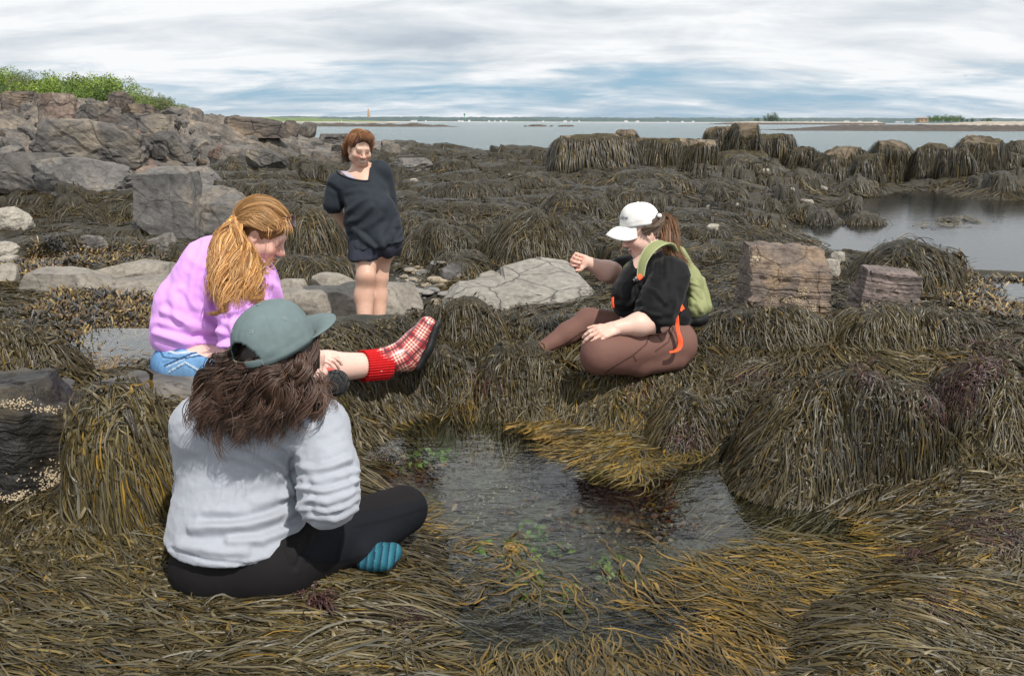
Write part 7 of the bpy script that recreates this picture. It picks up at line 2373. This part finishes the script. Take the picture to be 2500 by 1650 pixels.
pts_ = [W(831, 420, 6.26), W(838, 419, 6.18), W(850, 428, 6.12), W(864, 440, 6.09)]
V, Fc = band(pts_, .035, .006, [_u, _u - _f * .5, -_f + _u * .5, -_f], 20); mesh_obj('camisole_strap', V, Fc, M_strap_top, S__)
AU = [(.135, .052, .024), (.20, .080, .034), (.085, .034, .018), (.28, .13, .055)]
LS = []
for i in range(46):
    a = rng.uniform(-2.6, 2.6)
    c0 = (.01 * rng.normal(), -.02 + .015 * rng.normal(), .128)
    zz = .045 - .12 * sstep(1.0, 2.2, abs(a)) + rng.normal(0, .01)
    p1 = (.090 * math.sin(a), .106 * math.cos(a) - .012, zz)
    if abs(a) < .9: p1 = (.098 * math.sin(a + .35), .098 * math.cos(a + .35), .102 - .03 * abs(a + .35) + rng.normal(0, .007))
    mid = (np.array(c0) + np.array(p1)) / 2; mid = cc + nrm((mid - cc) / cr) * (cr + .013)
    LS.append(dict(path=[hS.p(*c0), hS.p(*mid), hS.p(*p1)], n=34, r=[.008, .016, .012], w=.0042, curl=.004, freq=1, cols=AU, tip=(.24, .11, .045), fly=.012, short=.8))
for i in range(10):   # fringe swept to her left and a lock at the nape
    y0 = 331 + rng.normal(0, 3)
    LS.append(dict(path=[W(850 + rng.normal(0, 3), y0 + 6, 6.09), W(862, y0 - 6, 6.045), W(880, y0 - 7, 6.03), W(904 + rng.normal(0, 3), y0 + 5 + rng.normal(0, 4), 6.06)], n=26, r=[.010, .014, .012, .006], w=.004, curl=.003, freq=1, cols=[(.26, .115, .04), (.20, .08, .03), (.33, .16, .06)], tip=(.34, .17, .07), fly=.01))
for i in range(16):
    LS.append(dict(path=[W(848 + rng.normal(0, 4), 352, 6.2), W(845 + rng.normal(0, 5), 372, 6.2), W(849 + rng.normal(0, 5), 384, 6.18), W(854 + rng.normal(0, 4), 394, 6.16)], n=26, r=[.01, .016, .014, .006], w=.004, curl=.008, freq=1.5, cols=[(.06, .025, .016), (.09, .035, .02), (.04, .018, .012)], fly=.01))
for i in range(16):   # flying wisps
    x0, y0 = rng.uniform(850, 900), 332 + rng.normal(0, 4)
    LS.append(dict(path=[W(x0, y0, 6.15), W(x0 + rng.normal(6, 8), y0 - rng.uniform(4, 12), 6.15), W(x0 + rng.normal(14, 12), y0 + rng.uniform(-12, 12), 6.15)], n=3, r=[.004, .008, .014], w=.0018, curl=.004, cols=AU, fly=.02))
V, Fq, C = locks(LS, 18)
V2, F2 = sdf_mesh([ell(hS.p(0, -.018, .042), np.array([.083, .10, .090]) * 1.04, .02, hS.R), sub(ell(hS.p(0, .11, -.030), np.array([.080, .085, .118]) * 1.04, .02, hS.R), .015), sub(ell(hS.p(-.02, -.02, -.16), (.2, .2, .1), .02, hS.R), .015)], .008, 2)
V2 = V2 + vnormals(V2, F2) * (.008 * fbm(V2 * 30, 2))[:, None]
mesh_obj('hair', np.concatenate([V, V2]), np.concatenate([Fq, F2 + len(V)]), HAIRM, S__, cols=np.concatenate([C, np.tile((.075, .03, .017), (len(V2), 1))]))
# ---------------------------------------------------------------- sun, sky, camera
SUN_EL, SUN_AZ = R_(57), R_(142)      # azimuth measured from +Y (view direction) clockwise towards +X
sd = np.array([math.cos(SUN_EL) * math.sin(SUN_AZ), math.cos(SUN_EL) * math.cos(SUN_AZ), math.sin(SUN_EL)])
sl = bpy.data.lights.new('sun', 'SUN')
sl.energy = 4.7; sl.angle = R_(1.2); sl.color = (1, .955, .89)
so = bpy.data.objects.new('sun', sl)
so.rotation_euler = Vector(-sd).to_track_quat('-Z', 'Y').to_euler()
so.location = (4, -4, 12)
COL.objects.link(so)

wd = bpy.data.worlds.new("World")
scene.world = wd
wd.use_nodes = True
t = wd.node_tree
bgn = t.nodes['Background']
def wn(typ, **kw):
    n = t.nodes.new(typ)
    for k, v in kw.items(): setattr(n, k, v)
    return n
def wm_(op, a, b=None, c=None):
    n = wn('ShaderNodeMath', operation=op)
    for i, v in enumerate((a, b, c)):
        if v is None: continue
        if isinstance(v, (int, float)): n.inputs[i].default_value = v
        else: t.links.new(v, n.inputs[i])
    return n.outputs[0]
def wmix(f, a, b):
    n = wn('ShaderNodeMix', data_type='RGBA')
    for s, v in ((n.inputs[0], f), (n.inputs[6], a), (n.inputs[7], b)):
        if isinstance(v, (int, float)): s.default_value = v
        elif isinstance(v, tuple): s.default_value = (*v, 1)
        else: t.links.new(v, s)
    return n.outputs[2]
def wramp(f, stops):
    r = wn('ShaderNodeValToRGB')
    el = r.color_ramp.elements
    while len(el) < len(stops): el.new(.5)
    for e, (p, c) in zip(el, stops): e.position = p; e.color = (c, c, c, 1) if not isinstance(c, tuple) else (*c, 1)
    t.links.new(f, r.inputs[0]); return r.outputs[0]
sky = wn('ShaderNodeTexSky', sky_type='NISHITA', sun_disc=False)
sky.sun_elevation = SUN_EL; sky.sun_rotation = SUN_AZ
sky.air_density = 1.0; sky.dust_density = .6
tc = wn('ShaderNodeTexCoord')
sp = wn('ShaderNodeSeparateXYZ'); t.links.new(tc.outputs['Generated'], sp.inputs[0])
zc = wm_('MAXIMUM', sp.outputs[2], 0.0)
den = wm_('ADD', zc, .16)
cu = wm_('DIVIDE', sp.outputs[0], den); cv = wm_('DIVIDE', sp.outputs[1], den)
cx = wn('ShaderNodeCombineXYZ'); t.links.new(cu, cx.inputs[0]); t.links.new(cv, cx.inputs[1])
def wnoise(scale, detail, rough, sx=1, off=0, dist=0.4):
    mp = wn('ShaderNodeMapping'); mp.inputs['Scale'].default_value = (sx, 1, 1); mp.inputs['Location'].default_value = (off, off * .7, off)
    t.links.new(cx.outputs[0], mp.inputs[0])
    n = wn('ShaderNodeTexNoise'); n.inputs['Scale'].default_value = scale; n.inputs['Detail'].default_value = detail
    n.inputs['Roughness'].default_value = rough; n.inputs['Distortion'].default_value = dist
    t.links.new(mp.outputs[0], n.inputs[0]); return n.outputs[0]
big = wnoise(.55, 8, .58, .45, 3.1)
fine = wnoise(2.3, 9, .6, .6, 9.2)
shade = wnoise(.7, 7, .55, .55, 21.4)
hi = wramp(zc, [(0.0, .0), (.03, -.0), (.16, 1.0)])
bias = wm_('ADD', wm_('MULTIPLY', hi, .30), wm_('MULTIPLY', wm_('ABSOLUTE', sp.outputs[0]), .10))
cov = wm_('ADD', wm_('ADD', wm_('MULTIPLY', big, .80), wm_('MULTIPLY', fine, .45)), bias)
mask = wramp(cov, [(.55, 0.0), (.72, 1.0)])
ccol = wramp(wm_('ADD', wm_('MULTIPLY', shade, .6), wm_('MULTIPLY', fine, .4)), [(.36, (.47, .535, .61)), (.46, (.69, .735, .775)), (.55, (.91, .925, .94))])
skyc = wn('ShaderNodeVectorMath', operation='SCALE'); skyc.inputs['Scale'].default_value = .10
t.links.new(sky.outputs[0], skyc.inputs[0])
blue = wmix(.8, skyc.outputs[0], (.245, .45, .64))
gain = wramp(zc, [(.16, .43), (.27, .90), (.46, .90), (.62, .30), (.85, .16)])
gain = wm_('MULTIPLY', gain, 2.3)
cg = wn('ShaderNodeVectorMath', operation='SCALE'); t.links.new(ccol, cg.inputs[0]); t.links.new(gain, cg.inputs['Scale'])
t.links.new(wmix(mask, blue, cg.outputs[0]), bgn.inputs['Color'])
bgn.inputs['Strength'].default_value = 1.0

cd = bpy.data.cameras.new('camera')
cd.sensor_width = 36; cd.lens = F / 2500 * 36
cd.clip_start = .05; cd.clip_end = 40000
cam = bpy.data.objects.new('camera', cd)
M = Matrix(((_r[0], _u[0], -_f[0], CAM[0]), (_r[1], _u[1], -_f[1], CAM[1]), (_r[2], _u[2], -_f[2], CAM[2]), (0, 0, 0, 1)))
cam.matrix_world = M
COL.objects.link(cam)
scene.camera = cam
vs = scene.view_settings
vs.view_transform = 'Standard'; vs.look = 'None'; vs.exposure = .1; vs.gamma = 1
cy = scene.cycles
cy.max_bounces = 8; cy.diffuse_bounces = 3; cy.glossy_bounces = 3; cy.transparent_max_bounces = 12; cy.transmission_bounces = 4
cy.use_denoising = True
